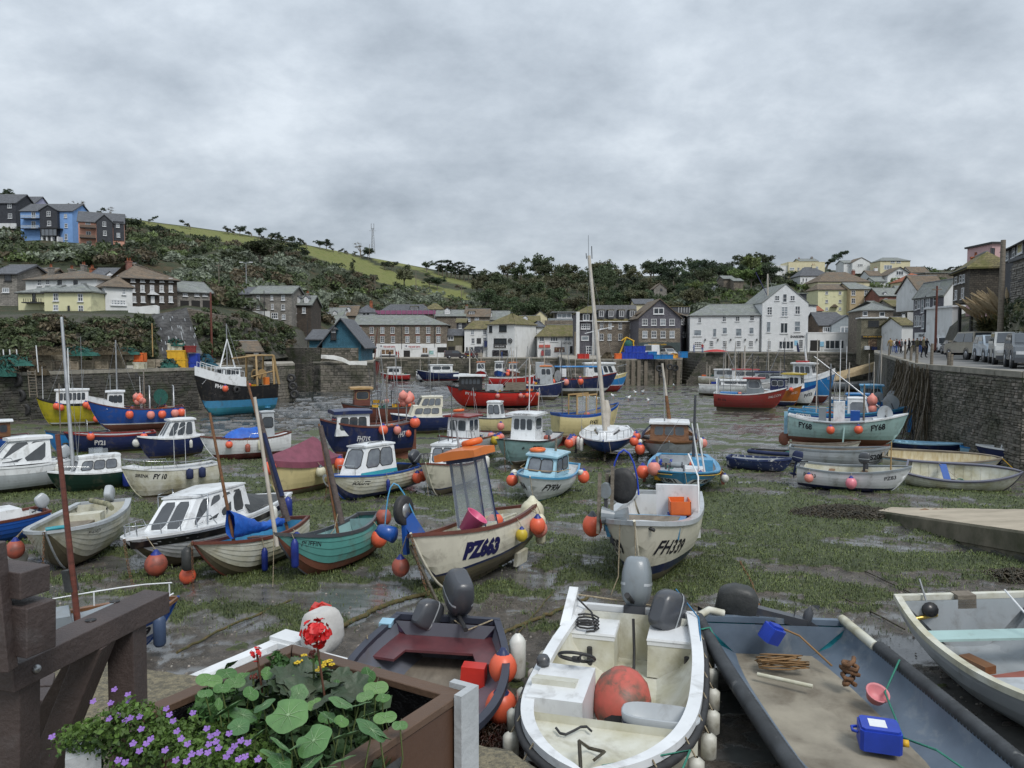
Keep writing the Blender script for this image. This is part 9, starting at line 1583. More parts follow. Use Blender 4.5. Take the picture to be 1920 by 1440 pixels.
groundline('mooring_warp',[(1537,1103),(1600,1135),(1660,1165),(1700,1187)],.014,KELP,'long dark warp leading to the grey dinghy','rope');groundline('mooring_warp',[(1590,1060),(1640,1083),(1700,1112),(1740,1135)],.014,KELP,'second dark warp behind the grey dinghy','rope');groundline('mooring_warp',[(930,1240),(1000,1160),(1040,1110)],.012,WEEDY,'dark line from the orange buoys across the mud','rope',.01);groundline('mooring_warp',[(330,1230),(430,1180),(560,1125)],.02,WEEDY,'weedy line behind the white boat with the covered motor','rope',.02)
mb=MB()
for i in range(14):p=MUD(1715+ru(-22,30),958);p=P(1712+i*3.4,960.5+ru(-2,2),19.6);t=ru(-.4,.4);mb.tube([p,p+Vec((.25*cos(t),.1*sin(t),.05)),p+Vec((.45*cos(t),.2*sin(t),0))],.022,4,mk('rusty kelp',(.20,.09,.03),(.10,.05,.02),rough=.7,sc_=9))
mb.build('kelp_strands',label='rust-brown kelp strands lying on the slipway',cat='seaweed')
# ================================================================ THE BOATS UNDER THE QUAY
b=Boat('motor dinghy','white dinghy with a cloth-covered outboard behind the planter',0,0,241,3.4,1.35,.5,WHITE,WHITE,.1,gun=WHITE,gw=.12,inside=WHITE,pos=(-3.25,7.35),bow=.2,tr=.85,full=3);b.well(.05,.8,.15);b.thwart(.25,.3,.1,WHITE);b.thwart(.6,.3,.1,WOODM);b.outboard(0,.1,1.15,WHITE,0,CLOTHW,z=.42)
mb=MB();mb.box(-1.95,-1.68,-.62,-.2,.5,.6,WHITE);b.put(mb,'stern_step');p=PZ(560,1165,.95);mb=MB();mb.box(-.16,.16,-.1,.1,0,.3,mk('red fuel can',(.55,.03,.02),rough=.4));mb.tube([(-.1,0,.3),(-.06,0,.36),(.06,0,.36),(.1,0,.3)],.02,6,mk('red fuel can',(0,0,0)));mb.box(-.08,.08,-.105,-.1,.06,.22,WHITE);mb.build('fuel_can',M=T(PZ(592,1180,.55),ry=.4),label='red fuel can standing in the white dinghy behind the geranium',cat='fuel can')
GREYP=paint('slate grey',(.14,.15,.18));b=Boat('dark grey dinghy','dark grey dinghy with burgundy seats and a black outboard',0,0,266,3.7,1.8,.55,paint('aubergine',(.07,.05,.10)),BLACK,.08,gun=mk('dark rim',(.035,.04,.06),rough=.5),gw=.06,inside=GREYP,pos=(-1.0,7.98),bow=.2,tr=.74,full=2.3,heel=-2)
b.well(.04,.94,.1,floor=WOODG);BURG=mk('burgundy board',(.13,.04,.045),(.09,.03,.035),rough=.35,sc_=5);z=b.zs(.1)-.18;mb=MB();mb.slab([(-1.75,-.62),(-1.35,-.7),(-.95,-.78),(-.9,-.5),(-1.2,-.42),(-1.2,.42),(-.9,.5),(-.95,.78),(-1.35,.7),(-1.75,.62)],z-.03,z,BURG);b.put(mb,'stern_bench');b.thwart(.72,.3,.12,BURG);b.outboard(0,.1,1.2,DGREY,20,z=b.zs(0)+.0,turn=25);b.outboard(0,-.12,.85,DGREY,60,z=b.zs(0)-.1,turn=-40)
mb=MB();mb.box(-.15,.15,-.1,.1,0,.26,mk('red fuel can',(0,0,0)),tx=.92,ty=.92);mb.build('fuel_tank',M=b.M@T(-.85,.48,.14,rz=1.5),label='red fuel tank under the bench of the dark grey dinghy',cat='fuel tank');mb=MB();mb.box(-.22,.22,-.07,.07,0,.05,BLUEP);mb.build('blue_scraper',M=b.M@T(.45,.45,.42,rz=1.5),label='flat blue plastic tray on the seat of the dark grey dinghy',cat='tray')
b.rope([(-1.8,.6,.6),(-1.6,.3,.52),(-1.8,.05,.6)],.012);b.rope([(-1.0,-.86,.62),(-.98,-.8,.3)],.01);b.rope([b.sheer(.25,1,0,.03),b.sheer(.25,1,.1,0),b.sheer(.25,1,.12,-.3)],.01);mb=MB();mb.box(-.1,.1,-.12,.04,-.02,.03,LBLUE);b.put(mb,'cloth',M=T(b.sheer(.08,-1,.03,0)))
def near_buoy(px,py,z,r,mat,cap,label,top):c=PZ(px,py,z);hang('buoy',c,r,mat,cap,top,label,1.12)
near_buoy(943,1252,.55,.165,BORANGE,NAVY,'upper orange buoy on the right side of the dark grey dinghy',b.wp(b.sheer(.32,1)));near_buoy(940,1325,.38,.175,BORANGE,NAVY,'lower orange buoy with a navy neck beside the dark grey dinghy',b.wp(b.sheer(.5,1)));b.fender(.2,1,.15,.1,.55,BWHITE,'white fender on the stern quarter of the dark grey dinghy')
b=Boat('white skiff','white fibreglass skiff with steering console, huge red buoy and two outboards',0,0,255,4.15,1.72,.66,WHITE,WHITE,.1,gun=WHITE,gw=.1,inside=DIRTYW,pos=(1.1,7.8),bow=.22,tr=.86,full=3.3,tm=.4,fe=3,ntr=40);S=b
b.well(.03,.74,.08);b.deck(.74,.985,.09,DIRTYW,.0);mb=MB()
for sd in(-1,1):mb.tube([b.sheer(t,sd,-.05,-.09)for t in lin(0,1,24)],.04,8,RUBBER)
b.put(mb,'rubbing_strake')
def cbox(nm,x0,x1,y0,y1,z0,z1,mat=DIRTYW,lid=None,r=.04):
 mb=MB();mb.box(x0,x1,y0,y1,z0,z1,mat,tx=.97,ty=.97);o=b.put(mb,nm)
 if lid:mb=MB();mb.box(x0-.01,x1+.01,y0-.01,y1+.01,z1-.002,z1+.025,lid,tx=.97,ty=.97);mb.box(x0,x1,y0,y1,z1-.06,z1-.004,lid);b.put(mb,'lid',o)
 return o
cbox('stern_locker',-1.95,-1.4,-.78,-.2,.1,.56,DIRTYW,WHITE);cbox('stern_locker',-1.95,-1.4,.2,.78,.1,.56,DIRTYW,WHITE)
for y in(-.5,.68):mb=MB();mb.tube([(-1.36,y,.2),(-1.34,y,.42)],.035,8,RUBBER);b.put(mb,'rod_holder')
c=cbox('console',-.05,.8,-.8,-.22,.1,.74,WHITE);mb=MB();mb.prism([(.02,.6),(.5,.74),(.5,.80),(.05,.68)],-.8,-.35,DIRTYW);b.put(mb,'dash',c);mb=MB();M=MTr((.02,-.42,.86))@MRo(rad(-35),4,'Y')
mb.grid([[((.19+.018*cos(q))*cos(a),(.19+.018*cos(q))*sin(a),.018*sin(q))for q in[j*math.pi/3 for j in range(6)]]for a in[i*math.pi/14 for i in range(29)]],RUBBER,True,True)
for a in(.5,2.6,4.7):mb.bar((0,0,-.02),(.19*cos(a),.19*sin(a),0),.02,.012,STEEL)
mb.lathe([(.001,-.05),(.05,-.05),(.05,0),(.001,.01)],10,RUBBER);w=MB();w.add(mb.v,mb.f,RUBBER,True,M);b.put(w,'steering_wheel',c)
mb=MB();mb.lathe([(.001,0),(.07,0),(.075,.06),(.05,.1),(.001,.11)],12,DGREY,c=(.05,-.78,.75));b.put(mb,'compass',c);mb=MB();mb.box(.755,.77,-.82,-.5,.2,.5,BLACK);b.put(mb,'open_hatch',c)
for dy in(-.7,-.5):b.rope([(.77+.02*sin(i),dy+.12*cos(i*.9),.32+.1*sin(i*.9))for i in range(15)],.012,ROPEB,'blue_cable')
hang('buoy',b.wp((-.05,.05,.42)),.33,mk('worn red buoy',(.50,.10,.075),(.34,.09,.06),rough=.5,sc_=5,dirt=(.13,.08,.055),dsc=4,dlo=.48,dhi=.62),BLACK,None,'huge worn red buoy with a black neck lying inside the white skiff',1.1,None,2.1,.5)
mb=MB();mb.box(.45,1.0,.4,.85,.1,.45,DIRTYW);b.put(mb,'seat_box');mb=MB();ov=lambda r,z,n=24:[(.62+.17*r*math.copysign(abs(cos(a))**.6,cos(a)),.5+.36*r*math.copysign(abs(sin(a))**.6,sin(a)),z)for a in[i*2*math.pi/n for i in range(n)]]
mb.grid([ov(.8,.46),ov(1,.56),ov(1.04,.66),ov(.97,.67),ov(.88,.52),ov(.2,.51)],LGREY,True,True);mb.add(ov(.21,.512),[tuple(range(24))],MGREY);mb.grid([ov(1.0,.52),ov(1.035,.59)],NAVY,True,True);mb.build('seat_shell',M=b.M,label='grey moulded seat shell upturned on a box in the white skiff',cat='seat')
b.outboard(0,-.02,1.4,MGREY,-14,z=.62);b.outboard(0,.55,1.15,DGREY,60,z=.55,turn=-30)
b.rope([(-2.0,-.8,.85),(-2.25,0,.72),(-2.05,.8,.7)],.012);b.rope([(-1.95,-.8,.85),(-1.8,-.55,.7),(-1.5,-.45,.6),(-1.45,-.62,.35)],.016,RUBBER,'fuel_hose');b.rope([(-1.5+.12*cos(i*.8),-.55+.14*sin(i*.8),.6+.005*i)for i in range(30)],.013,RUBBER,'coiled_hose');b.rope([(-1.7,.0,.7),(-1.65,.02,.3),(-1.3,.05,.12)],.018,RUBBER,'fuel_hose');b.rope([(-2.25,.5,.95),(-1.9,.8,.72),(-1.2,.84,.68)],.012,ROPEB)
b.rope([(1.75,.1,.70),(1.6,.4,.72),(1.5,.8,.8),(2.1,.6,.5)],.012,ROPEG);b.rope([(1.9,-.05,.7),(1.7,-.1,.86),(1.5,-.05,.7),(1.6,.1,.74),(1.85,.05,.8)],.016,KELP,'weedy_painter');b.rope([(1.2+.1*sin(i),-.4+.16*i/3,.68)for i in range(7)],.014,RUBBER,'cable');mb=MB();mb.tube([(-.6,.83,.45),(.75,.86,.62)],.022,8,WOODM);mb.build('boat_hook',M=b.M,label='wooden boat hook along the right side of the white skiff',cat='boat hook')
mb=MB();mb.prism([(-2.08,.6),(-1.35,.66),(-2.0,.95)],-.88,-.76,WHITE);b.put(mb,'quarter_fin')
for sd in(-1,1):
 for k,t in enumerate(lin(.15,.9,6)):b.fender(t,sd,.3,.075,.24,mk('stained white fender',(.55,.54,.48),(.38,.37,.31),rough=.5,sc_=6,dirt=(.16,.14,.10),dsc=6,dlo=.5,dhi=.75),f"{'first second third fourth fifth sixth seventh'.split()[k]} stained fender from the stern on the {'left' if sd < 0 else 'right'} side of the skiff")
PUNT=mk('blue grey fibreglass',(.13,.17,.22),(.09,.12,.16),rough=.45,sc_=2,det=8,dirt=(.26,.27,.27),dsc=3,dlo=.55,dhi=.85);b=Boat('grey punt','blue-grey work punt with black corrugated hose fenders and a dirty deck',0,0,270,5.4,2.05,.5,TEAL,TEAL,.05,gun=PUNT,gw=.05,inside=PUNT,pos=(3.42,7.2),bow=.05,tr=.95,full=5,fe=3,heel=-2)
b.well(.03,.97,.12,floor=mk('dirty deck',(.30,.27,.21),(.17,.15,.115),rough=.8,sc_=1.6,det=9,dirt=(.10,.08,.055),dsc=1.8,dlo=.52,dhi=.75));HOSE=mk('corrugated hose',(.022,.024,.026),(.05,.055,.06),rough=.55,sc_=4,dirt=(.2,.2,.19),dsc=5,dlo=.62)
for sd,ts in((-1,lin(.02,.8,160)),(1,lin(.16,.95,160))):mb=MB();mb.tube([b.sheer(t,sd,-.02,.02)for t in ts],[.085 if k%2 else .074 for k in range(len(ts))],12,HOSE);b.put(mb,'hose_fender')
mb=MB();mb.tube([b.sheer(t,1,.02,.03)for t in lin(0,.16,6)],.06,8,DIRTYW);b.put(mb,'padding');mb=MB();mb.tube([b.sheer(0,-1,.35,.05),b.sheer(0,-1,.15,.09),b.sheer(0.02,-1,0,.05)],.05,8,DIRTYW);b.put(mb,'padding');b.outboard(0,-.1,1.15,DGREY,80,TARPK,z=b.zs(0)+.02,turn=-105)
mb=MB();mb.slab([(-.13,-.06),(-.1,-.1),(.1,-.1),(.13,-.06),(.13,.06),(.1,.1),(-.1,.1),(-.13,.06)],-.1,.1,BLUEP);mb.slab([(-.09,-.05),(.09,-.05),(.09,.05),(-.09,.05)],.1,.13,BLUEP);mb.build('blue_can',M=T(PZ(1447,1188,.62),rz=.5,ry=.4,rx=.3),label='dark blue can hanging behind the covered outboard of the punt',cat='can')
def jerry(M,label):
 rt=empty('jerry_can',M,label,'jerry can');mb=MB();pr=[(-.19,-.13),(-.16,-.16),(.16,-.16),(.19,-.13),(.19,.13),(.16,.16),(-.16,.16),(-.19,.13)];mb.slab(pr,0,.20,BLUEP);mb.slab([(x*.92,y*.9)for x,y in pr],.2,.225,BLUEP);mb.build('body',rt);mb=MB();mb.box(-.1,.06,-.08,.08,.2255,.229,WHITE);mb.build('label',rt);mb=MB();mb.lathe([(.001,0),(.035,0),(.035,.06),(.001,.06)],10,YELP,MTr((.19,-.08,.1))@MRo(rad(90),4,'Y'));mb.build('cap',rt);mb=MB();mb.tube([(-.2,-.06,.14),(-.25,-.04,.14),(-.25,.04,.14),(-.2,.06,.14)],.015,6,BLUEP);mb.build('handle',rt)
jerry(T(PZ(1648,1398,.30),rz=-.3),'blue jerry can with a white label on the deck of the punt')
mb=MB();mb.lathe([(.001,0),(.09,0),(.12,.1),(.13,.105),(.125,.115),(.105,.1),(.08,.015),(.001,.015)],20,mk('pink bowl',(.62,.22,.24),rough=.5));mb.build('bowl',M=T(PZ(1640,1310,.36),rx=.5,ry=.1),label='faded pink plastic bowl tipped against the side of the punt',cat='bowl')
mb=MB();mb.tube([PZ(1420,1264,.36),PZ(1524,1287,.36)],.025,8,DIRTYW);mb.build('pipe',label='short white pipe lying on the deck of the punt',cat='pipe')
mb=MB();mb.tube([PZ(1450,1250,.33)+Vec((.3*cos(i*.63+i*i*.01)+.1,.12*sin(i*.71),.002*i))for i in range(60)],.009,5,mk('tan rope',(.24,.14,.06),rough=.9));mb.build('rope_heap',label='tangle of tan rope at the transom of the punt',cat='rope');mb=MB();mb.tube([PZ(1592,1285,.33)+Vec((.08*cos(i),.08*sin(i*1.3),.012*i))for i in range(26)],.028,5,CHAIN);mb.build('rusty_shackles',label='rusty chain bundled in the corner of the punt',cat='chain')
b.rope([(-2.5,-.1,.55),(-2.2,.2,.5),(-1.9,.5,.25)],.014,mk('tan rope',(0,0,0)));b.rope([(-1.3,1.0,.6),(-1.0,.7,.35),(-.2,.5,.25),(.2,.6,.35),(.5,.75,.3)],.012,ROPEG);b.rope([b.sheer(.12,-1,-.1,.08),b.sheer(.13,-1,.0,.13),b.sheer(.14,-1,.1,-.05)],.014,ROPEG);mb=MB();mb.tube([b.sheer(.8,-1,-.02,.02),b.sheer(.97,-1,-.02,.0)],.05,10,DIRTYW);b.put(mb,'pipe_end')
GD=paint('pale grey',(.36,.39,.41));b=Boat('grey dinghy at the right','pale grey dinghy with two seats and loose red bottom boards',0,0,266,4.0,2.15,.72,GD,GD,.05,gun=DIRTYW,gw=.06,inside=GD,pos=(6.05,8.2),bow=.2,tr=.8,full=2.6,heel=3);b.well(.03,.95,.1);b.thwart(.2,.3,.2,PALEG);b.thwart(.55,.3,.2,LGREY)
for k,(x,y,rz)in enumerate(((-.65,0,.25),(-.2,.1,.2),(.35,.1,.15),(.8,0,.1))):mb=MB();mb.box(-.18,.18,-.55,.55,0,.03,mk('red board',(.30,.10,.075),(.22,.08,.06),rough=.6,sc_=4));b.put(mb,'bottom_board',M=T(x,y,.16+.02*k,rz=rz))
for x,y,rz in((-.4,.55,1.2),(.55,-.15,.8),(.6,.1,2.0)):mb=MB();mb.box(-.3,.3,-.035,.035,0,.03,WOODY if x>0 else WOODM);b.put(mb,'loose_batten',M=T(x,y,.24,rz=rz))
mb=MB();mb.box(-.2,.2,-.08,.08,0,.1,WOODV);b.put(mb,'wooden_block',M=T(-.95,-.35,.2,rz=.3));mb=MB();mb.lathe([(.001,-.06),(.1,-.06),(.1,.06),(.001,.06)],12,BLACK,MTr((-1.85,-.5,.62))@MRo(rad(70),4,'Y'));mb.tube([(-1.85,-.5,.62),(-2.0,-.55,1.0)],.014,5,STEEL);mb.tube([(-1.85,-.4,.55),(-1.8,-.8,.5)],.03,6,mk('brass',(.4,.3,.08),rough=.3,metal=.8));b.put(mb,'bilge_pump')
b.rope([(-1.6,.35,.95),(-1.0,.38,.7),(-.3,.4,.42)],.016,WHITE);mb=MB();mb.box(-2.05,-1.85,-.12,.12,.62,.8,WOODG);b.put(mb,'motor_pad')
# ================================================================ BENCH AND PLANTER ON THE QUAY
PLB2=mk('brown recycled plastic',(.075,.055,.05),(.05,.038,.036),rough=.55,sc_=5,det=8,bump=.25,bsc=60,dirt=(.13,.12,.12),dsc=4,dlo=.58,dhi=.9)
rt=empty('picnic_bench',MTr((0,0,0)),'dark brown recycled-plastic bench end at the left edge of the quay','bench')
def beam(nm,c,ex,ey,ez):mb=MB();v=[c+ex*i+ey*j+ez*k for k in(0,1)for j in(0,1)for i in(0,1)];mb.add(v,[(0,2,3,1),(4,5,7,6),(0,1,5,4),(2,6,7,3),(0,4,6,2),(1,3,7,5)],PLB2);o=mb.build(nm,rt);m=o.modifiers.new('edge','BEVEL');m.width=.003;m.segments=2;return o
Z3=3.45;C1,C2,C3=PZ(318,1110,Z3),PZ(25,1250,Z3),PZ(250,1102,Z3);W_=C3-C1;W_=W_*(.105/W_.length);up=Vec((0,0,1));beam('top_beam',C1,W_,C2-C1+(C2-C1).normalized()*.0,up*-.072)
for(px,py,h,nm)in((70,1173,0,'bolt_head'),(215,1130,0,'bolt_head')):mb=MB();p=PZ((px+100)if px==70 else 215,1163 if px==70 else 1128,Z3+.001);mb.lathe([(.001,0),(.016,0),(.016,.002),(.001,.003)],14,BLACK,MTr(p));mb.build(nm,rt)
side=(C2-C1).normalized();nrm=Vec((-side.y,side.x,0));nrm=nrm if nrm.dot(W_)<0 else-nrm;mb=MB();p=C2-side*.07-up*.035+nrm*.002;mb.ball(p,.012,STEEL,12);mb.build('bolt',rt)
def leg(ptop,pbot,w,name='leg',off=0,z0=Z3-.072,zb=2.7,dth=.09):
 a=PZ(*ptop,z0);d=a.y+off;bt=P(pbot[0],pbot[1],d);k=(zb-a.z)/(bt.z-a.z)if abs(bt.z-a.z)>.01 else 1;e=a+(bt-a)*k;wx=w/F*a.y*1.1;beam(name,a+Vec((0,off,0)),Vec((wx,0,0)),Vec((0,dth,0)),e-a)
leg((200,1183),(203,1340),46);leg((135,1222),(48,1440),46,off=.02);leg((95,1238),(-18,1440),40,off=.12);leg((-8,1290),(-8,1440),42)
for x0,x1,y0,y1 in((-60,38,1075,1126),(-60,50,1142,1236)):p=P(x1,y0,1.9);q=P(x1,y1,1.9);beam('back_plank',q,Vec((-.35,.12,0)),Vec((.035,.10,0))*.8,p-q)
p=P(16,1262,1.88);beam('back_post',p,Vec((-.1,0,0)),Vec((0,.04,0)),Vec((-.02,.0,.33)))
for y,yy in((1262,0),(1290,0)):p=PZ(98,y+22,3.12);beam('seat_plank',p,Vec((-.9,-.12,0)),Vec((-.05,.10,0)),up*-.04)
PLW2=mk('planter brown paint',(.115,.068,.042),(.085,.052,.034),rough=.6,sc_=3,det=8,bump=.2,bsc=30,dirt=(.32,.24,.17),dsc=7,dlo=.60,dhi=.78);PLS=mk('planter side',(.085,.043,.025),(.07,.036,.022),rough=.5,sc_=3,det=6,bump=.1,bsc=30);PGP=mk('pale grey post',(.44,.46,.47),(.36,.38,.39),rough=.6,sc_=3,bump=.2,bsc=30)
rt=empty('planter',MI4,'brown wooden planter box with pale grey corner posts and black liner','planter');ZT=3.40;c0,c1,c2,c3=PZ(872,1296,ZT),PZ(548,1207,ZT),PZ(205,1352,ZT),PZ(520,1530,ZT)
def rail_(a,b,inn,nm,mat,w,z0,z1):
 u=(b-a).normalized();n=Vec((-u.y,u.x,0));n=n if n.dot(inn)>0 else-n;mb=MB();e=.004;v=[a+Vec((0,0,z0)),b+Vec((0,0,z0)),b+n*w+Vec((0,0,z0))-u*w,a+n*w+Vec((0,0,z0))+u*w];v+=[p+Vec((0,0,z1-z0))for p in v];mb.add(v,[(0,3,2,1),(4,5,6,7),(0,1,5,4),(1,2,6,5),(2,3,7,6),(3,0,4,7)],mat);o=mb.build(nm,rt);m=o.modifiers.new('edge','BEVEL');m.width=.002;return o
ctr=(c0+c1+c2+c3)/4;cs=[c0,c1,c2,c3]
for i in range(4):
 a,d_=cs[i],cs[(i+1)%4];inn=ctr-(a+d_)/2;rail_(a,d_,inn,'top_rail',PLW2,.045,-.02,0);s_=inn.normalized()*.006;rail_(a.lerp(ctr,.015),d_.lerp(ctr,.015),inn,'side_board',PLS,.02,-.36,-.022);rail_(a.lerp(ctr,.12),d_.lerp(ctr,.12),inn,'liner',mk('black liner',(.008,.008,.009),rough=.25,bump=.8,bsc=18),.003,-.36,-.024)
mb=MB();mb.add([p.lerp(ctr,.08)-Vec((0,0,.17))for p in cs],[(0,1,2,3)],mk('dark soil',(.02,.015,.01),rough=.9));mb.build('soil',rt);mb=MB()
u1,u2=(c0-c1).normalized(),(c0-c3).normalized();q=c0+u1*.003+u2*.003;v=[q-u2*.055,q+u1*.022-u2*.055,q+u1*.022+u2*.022,q-u1*.055+u2*.022,q-u1*.055,q];v=[x+Vec((0,0,.012))for x in v];lo=[x-Vec((0,0,.5))for x in v]
mb.add(v+lo,[(0,1,2,3,4,5)]+[(i,i+6,(i+1)%6+6,(i+1)%6)for i in range(6)],PGP);mb.build('corner_post',rt);a=PZ(170,1385,ZT);mb=MB();mb.box(-.05,.02,-.035,.035,-.6,-.02,PGP,T(a.x,a.y,a.z,rz=.5));mb.build('corner_post',rt)
mb=MB();a,d_=c0.lerp(c3,.42),c0.lerp(c3,.70);n=(c0-c1).normalized()*.0;n=Vec(((c3-c0).y,-(c3-c0).x,0)).normalized();n=n if n.dot(c0-c1)>0 else-n;mb.add([a+n*.004-Vec((0,0,.12)),d_+n*.004-Vec((0,0,.12)),d_+n*.004-Vec((0,0,.05)),a+n*.004-Vec((0,0,.05))],[(0,1,2,3)],mk('dull plaque',(.06,.06,.062),rough=.4));mb.build('plaque',rt)
def lm(n,c,c2,r=.5):return mk(n,c,c2,rough=r,sc_=14,det=5,bump=.25,bsc=40,rnd=.4)
NAS=lm('nasturtium leaf',(.085,.19,.06),(.06,.14,.045));VEIN=mk('leaf vein',(.28,.42,.22),rough=.5);OVL=lm('ovate leaf',(.06,.15,.035),(.085,.19,.05));DKL=lm('dark scalloped leaf',(.04,.07,.035),(.06,.075,.045));STEM=mk('green stem',(.12,.16,.05),rough=.6);PETR=mk('red petal',(.62,.012,.012),(.45,.008,.01),rough=.5,sc_=20);PETP=mk('violet petal',(.27,.14,.46),(.20,.10,.36),rough=.5,sc_=20);PETY=mk('yellow petal',(.72,.5,.02),rough=.5)
def leafobj(par,c,r,mat,kind,tilt,yaw,vein=True):
 r*=1.3;mb=MB();n=28;R2=lambda a:{'round':r*(1+.06*cos(5*a))*(1-.18*(abs(a-math.pi)<.25)),'scal':r*(1+.13*cos(7*a)),'oval':r*(.55+.45*abs(cos(a))**1.3)}[kind];ring=lambda f,z:[(R2(2*math.pi*i/n)*f*cos(2*math.pi*i/n),R2(2*math.pi*i/n)*f*sin(2*math.pi*i/n)*(.8 if kind=='oval' else 1),z*r*(1+.6*sin(i*1.4)))for i in range(n)]
 mb.add([(0,0,-.05*r)]+ring(.55,.03)+ring(1,-.03 if kind!='scal' else .12),[(0,1+i,1+(i+1)%n)for i in range(n)]+[(1+i,1+n+i,1+n+(i+1)%n,1+(i+1)%n)for i in range(n)],mat,True)
 o=mb.build('leaf',par,T(c,rz=yaw,rx=tilt,ry=ru(-.2,.2)))
 if vein:
  mb=MB()
  for k in range(9 if kind=='round' else 5):a=2*math.pi*k/(9 if kind=='round' else 5);mb.tube([(0,0,-.02*r),(.5*r*cos(a),.5*r*sin(a),.06*r),(.85*r*cos(a),.85*r*sin(a),.02*r)],[r*.02,r*.012,r*.004],3,VEIN)
  if kind=='round':mb.lathe([(.001,.0),(r*.07,.0)],8,VEIN,c=(0,0,r*.01))
  mb.build('vein',o)
 return o
def plant(name,label,leaves_,mat,kind,z,tiltb=-.5,vein=True):
 rt=empty(name,MI4,label,'plant');mb=MB()
 for px,py,rp in leaves_:
  c=PZ(px,py,z+ru(-.02,.03));r=rp/F*c.y*.98;leafobj(rt,c,r,mat,kind,-(tiltb+ru(-.25,.25)),ru(0,6.28)if kind!='oval' else ru(-1,1),vein)
  mb.tube([c-Vec((0,0,.003)),c+Vec((ru(-.02,.02),ru(-.01,.03),-.08)),c+Vec((ru(-.03,.03),.03,-.15))],.0018,5,STEM)
 mb.build('stems',rt,kind='stuff');return rt
plant('nasturtium','nasturtium with round pale-veined leaves in the planter',[(540,1340,31),(428,1328,25),(455,1340,22),(495,1322,17),(588,1388,28),(527,1396,20),(547,1404,15),(650,1378,26),(697,1368,27),(712,1380,18),(672,1322,20),(640,1318,20),(580,1432,24),(642,1424,20),(525,1430,19),(480,1380,20),(500,1352,18),(615,1345,16),(448,1362,16),(560,1300,14),(612,1440,18),(690,1340,15),(505,1412,15)],NAS,'round',3.47,-.62)
plant('leafy_plant','green plant with pointed oval leaves behind the nasturtium',[(392,1275,20),(425,1262,17),(440,1280,16),(455,1268,14),(416,1290,14),(630,1285,16),(500,1262,16),(690,1265,17),(705,1290,19),(718,1308,15),(685,1305,14),(612,1345,17),(722,1345,18),(470,1300,16),(590,1320,14),(750,1360,13),(545,1275,13),(410,1320,13),(385,1300,12),(640,1352,15)],OVL,'oval',3.45,-.7)
plant('dark_geranium','geranium with dusky scalloped leaves in the middle of the planter',[(530,1272,24),(565,1262,26),(600,1262,22),(560,1290,24),(585,1300,28),(620,1292,22),(645,1300,28),(540,1300,20),(668,1285,20),(520,1290,18),(500,1280,18),(470,1278,18),(640,1268,16),(610,1315,20),(505,1308,18)],DKL,'scal',3.44,-.5,False)
def bloom(px,py,z,r,n,mat,label,stem=None):
 c=PZ(px,py,z);rt=empty('flower_head',MTr(c),label,'flower');rr=random.Random(n)
 for k in range(n):
  d=Vec((rr.gauss(0,1),rr.gauss(0,1)-.5,rr.gauss(0,.8)+.3)).normalized();q=d*r*rr.uniform(.5,1);s=r*rr.uniform(.22,.36);t=d.cross(Vec((rr.random(),rr.random(),rr.random()))).normalized();w=d.cross(t);mb=MB();mb.grid([[q+t*s*(i-1.5)*.6*(1-.15*abs(j-1))+w*s*(j-1)*.8+d*s*.25*sin(i*1.9+j*1.3)for i in range(4)]for j in range(3)],mat,True);mb.build('petal',rt)
 if stem:mb=MB();mb.tube([(0,0,0),(stem[0]*.5,.0,stem[1]*.5),(stem[0],0,stem[1])],.003,5,STEM if mat is not PETR else mk('reddish stem',(.12,.05,.03),rough=.6));mb.build('stalk',rt)
bloom(592,1188,3.60,.036,60,PETR,'large bright red geranium head above the planter',(.02,-.16));bloom(482,1226,3.52,.019,16,PETR,'small red geranium head left of the large one',(.012,-.1));bloom(588,1225,3.52,.014,14,mk('wilted petal',(.14,.03,.02),rough=.7),'withered brown-red flower head under the large red bloom',(0,-.08));bloom(475,1268,3.46,.014,12,mk('wilted petal',(0,0,0)),'withered flower head among the dark leaves',(0,-.06))
rt=empty('yellow_flowers',MI4,'small yellow daisies at the back of the planter','flowers')
for px,py in((570,1230),(562,1240),(610,1243),(618,1240),(602,1252),(596,1258),(622,1247),(557,1244),(606,1249)):mb=MB();c=PZ(px,py,3.46);[mb.ball(c+Vec((.006*cos(k),.006*sin(k),.002)),.004,PETY,5,.5,k=3)for k in range(6)];mb.build('flower',rt);
rs=nrs(4)
rt=empty('trailing_flowers',MI4,'trailing violet-flowered plant spilling over the near rim of the planter','plant');cs_=[];q_=empty('planter_filling',MI4,'mass of darker foliage filling the middle of the planter','plant')
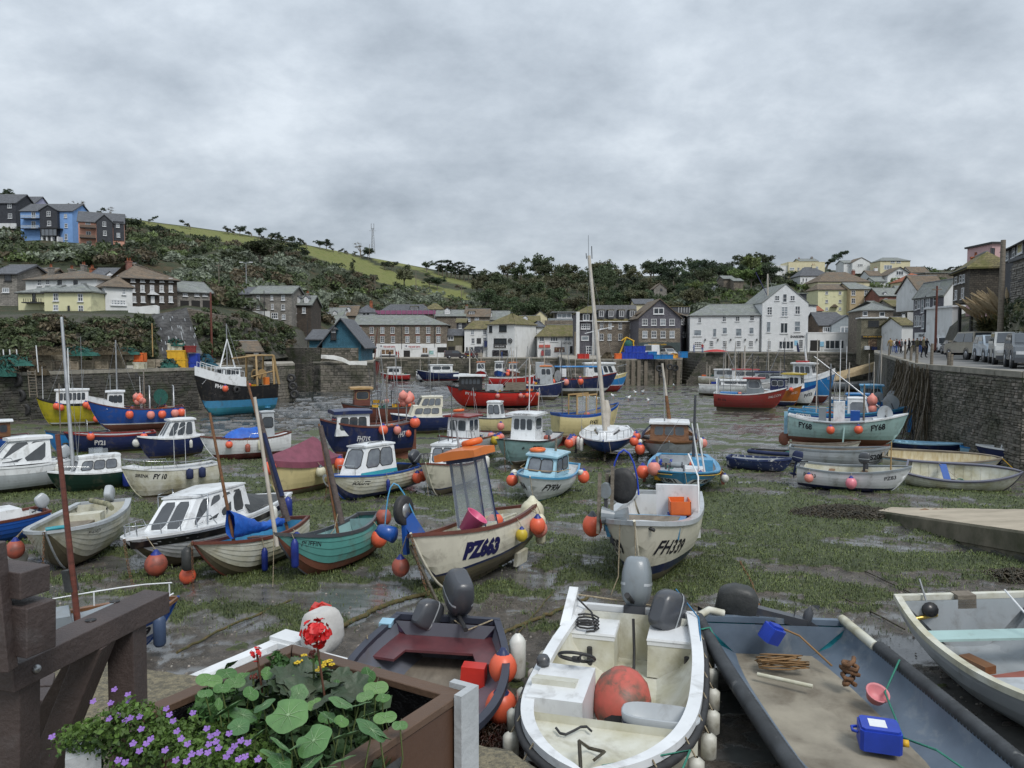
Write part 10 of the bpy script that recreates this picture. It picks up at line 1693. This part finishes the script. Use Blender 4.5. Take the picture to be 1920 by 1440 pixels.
for px,py,z in[(130,1385,3.40),(160,1375,3.43),(190,1365,3.45),(215,1345,3.47),(245,1335,3.47),(270,1345,3.46),(300,1365,3.44),(230,1370,3.45),(265,1385,3.42),(200,1395,3.40),(170,1400,3.38),(300,1395,3.42),(330,1385,3.43),(350,1405,3.42),(380,1400,3.42),(405,1420,3.42),(440,1410,3.42),(430,1435,3.42),(460,1430,3.42),(480,1400,3.41),(380,1430,3.42),(340,1430,3.40),(290,1420,3.38),(260,1405,3.39),(350,1370,3.41),(400,1385,3.40),(420,1365,3.39),(240,1425,3.36),(500,1425,3.40),(170,1425,3.34)]:cs_.append(PZ(px,py,z))
def small(pts,per,rad0,size,tint,nm,rt_=None):
 V,Q,_=leaves([tuple(p)for p in pts],[rad0]*len(pts),per,size,rs,squash=.7,shell=(.2,1.05),out=.5,asp=1.1);inst(nm,np_mesh(nm,V,Q,leafmat(nm+' '+str(tint[0]),tint=tint,rnd=0),False),rt_ or rt)
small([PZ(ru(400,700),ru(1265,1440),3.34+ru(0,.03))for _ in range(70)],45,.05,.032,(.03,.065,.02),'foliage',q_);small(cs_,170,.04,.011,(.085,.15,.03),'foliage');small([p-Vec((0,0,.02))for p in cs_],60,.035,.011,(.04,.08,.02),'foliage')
for px,py in[(98,1388),(215,1300),(240,1305),(175,1320),(208,1322),(240,1322),(222,1345),(235,1352),(245,1350),(262,1345),(312,1330),(318,1345),(325,1360),(332,1372),(205,1352),(250,1402),(265,1375),(283,1390),(262,1415),(275,1400),(362,1342),(340,1390),(352,1400),(388,1372),(395,1385),(407,1378),(405,1392),(392,1398),(375,1415),(360,1420),(390,1412),(430,1380),(440,1400),(452,1392),(425,1425),(448,1430),(410,1405),(460,1422),(222,1430),(235,1435),(310,1412),(330,1430),(484,1430),(350,1428),(432,1412),(465,1400)]:
 c=PZ(px,py,3.475)+Vec((0,0,ru(0,.01)));mb=MB();a0=ru(0,6.28)
 for k in range(5):a=a0+k*1.257;u=Vec((cos(a),sin(a)*.7-.2,sin(a)*.5)).normalized()*.0075;w=Vec((-sin(a),cos(a)*.7,cos(a)*.5))*.0035;mb.add([c,c+u*.7+w,c+u*1.1,c+u*.7-w],[(0,1,2,3)],PETP)
 mb.build('flower',rt)
rt=empty('clover_plant',MI4,'small clover-leaved green plant at the back left of the planter','plant');small([PZ(x,y,3.41)for x,y in((385,1318),(400,1332),(392,1305),(410,1345),(420,1300),(440,1345),(380,1335),(470,1345),(520,1240),(560,1250),(585,1255),(590,1245),(530,1255))],60,.03,.018,(.05,.12,.03),'foliage')
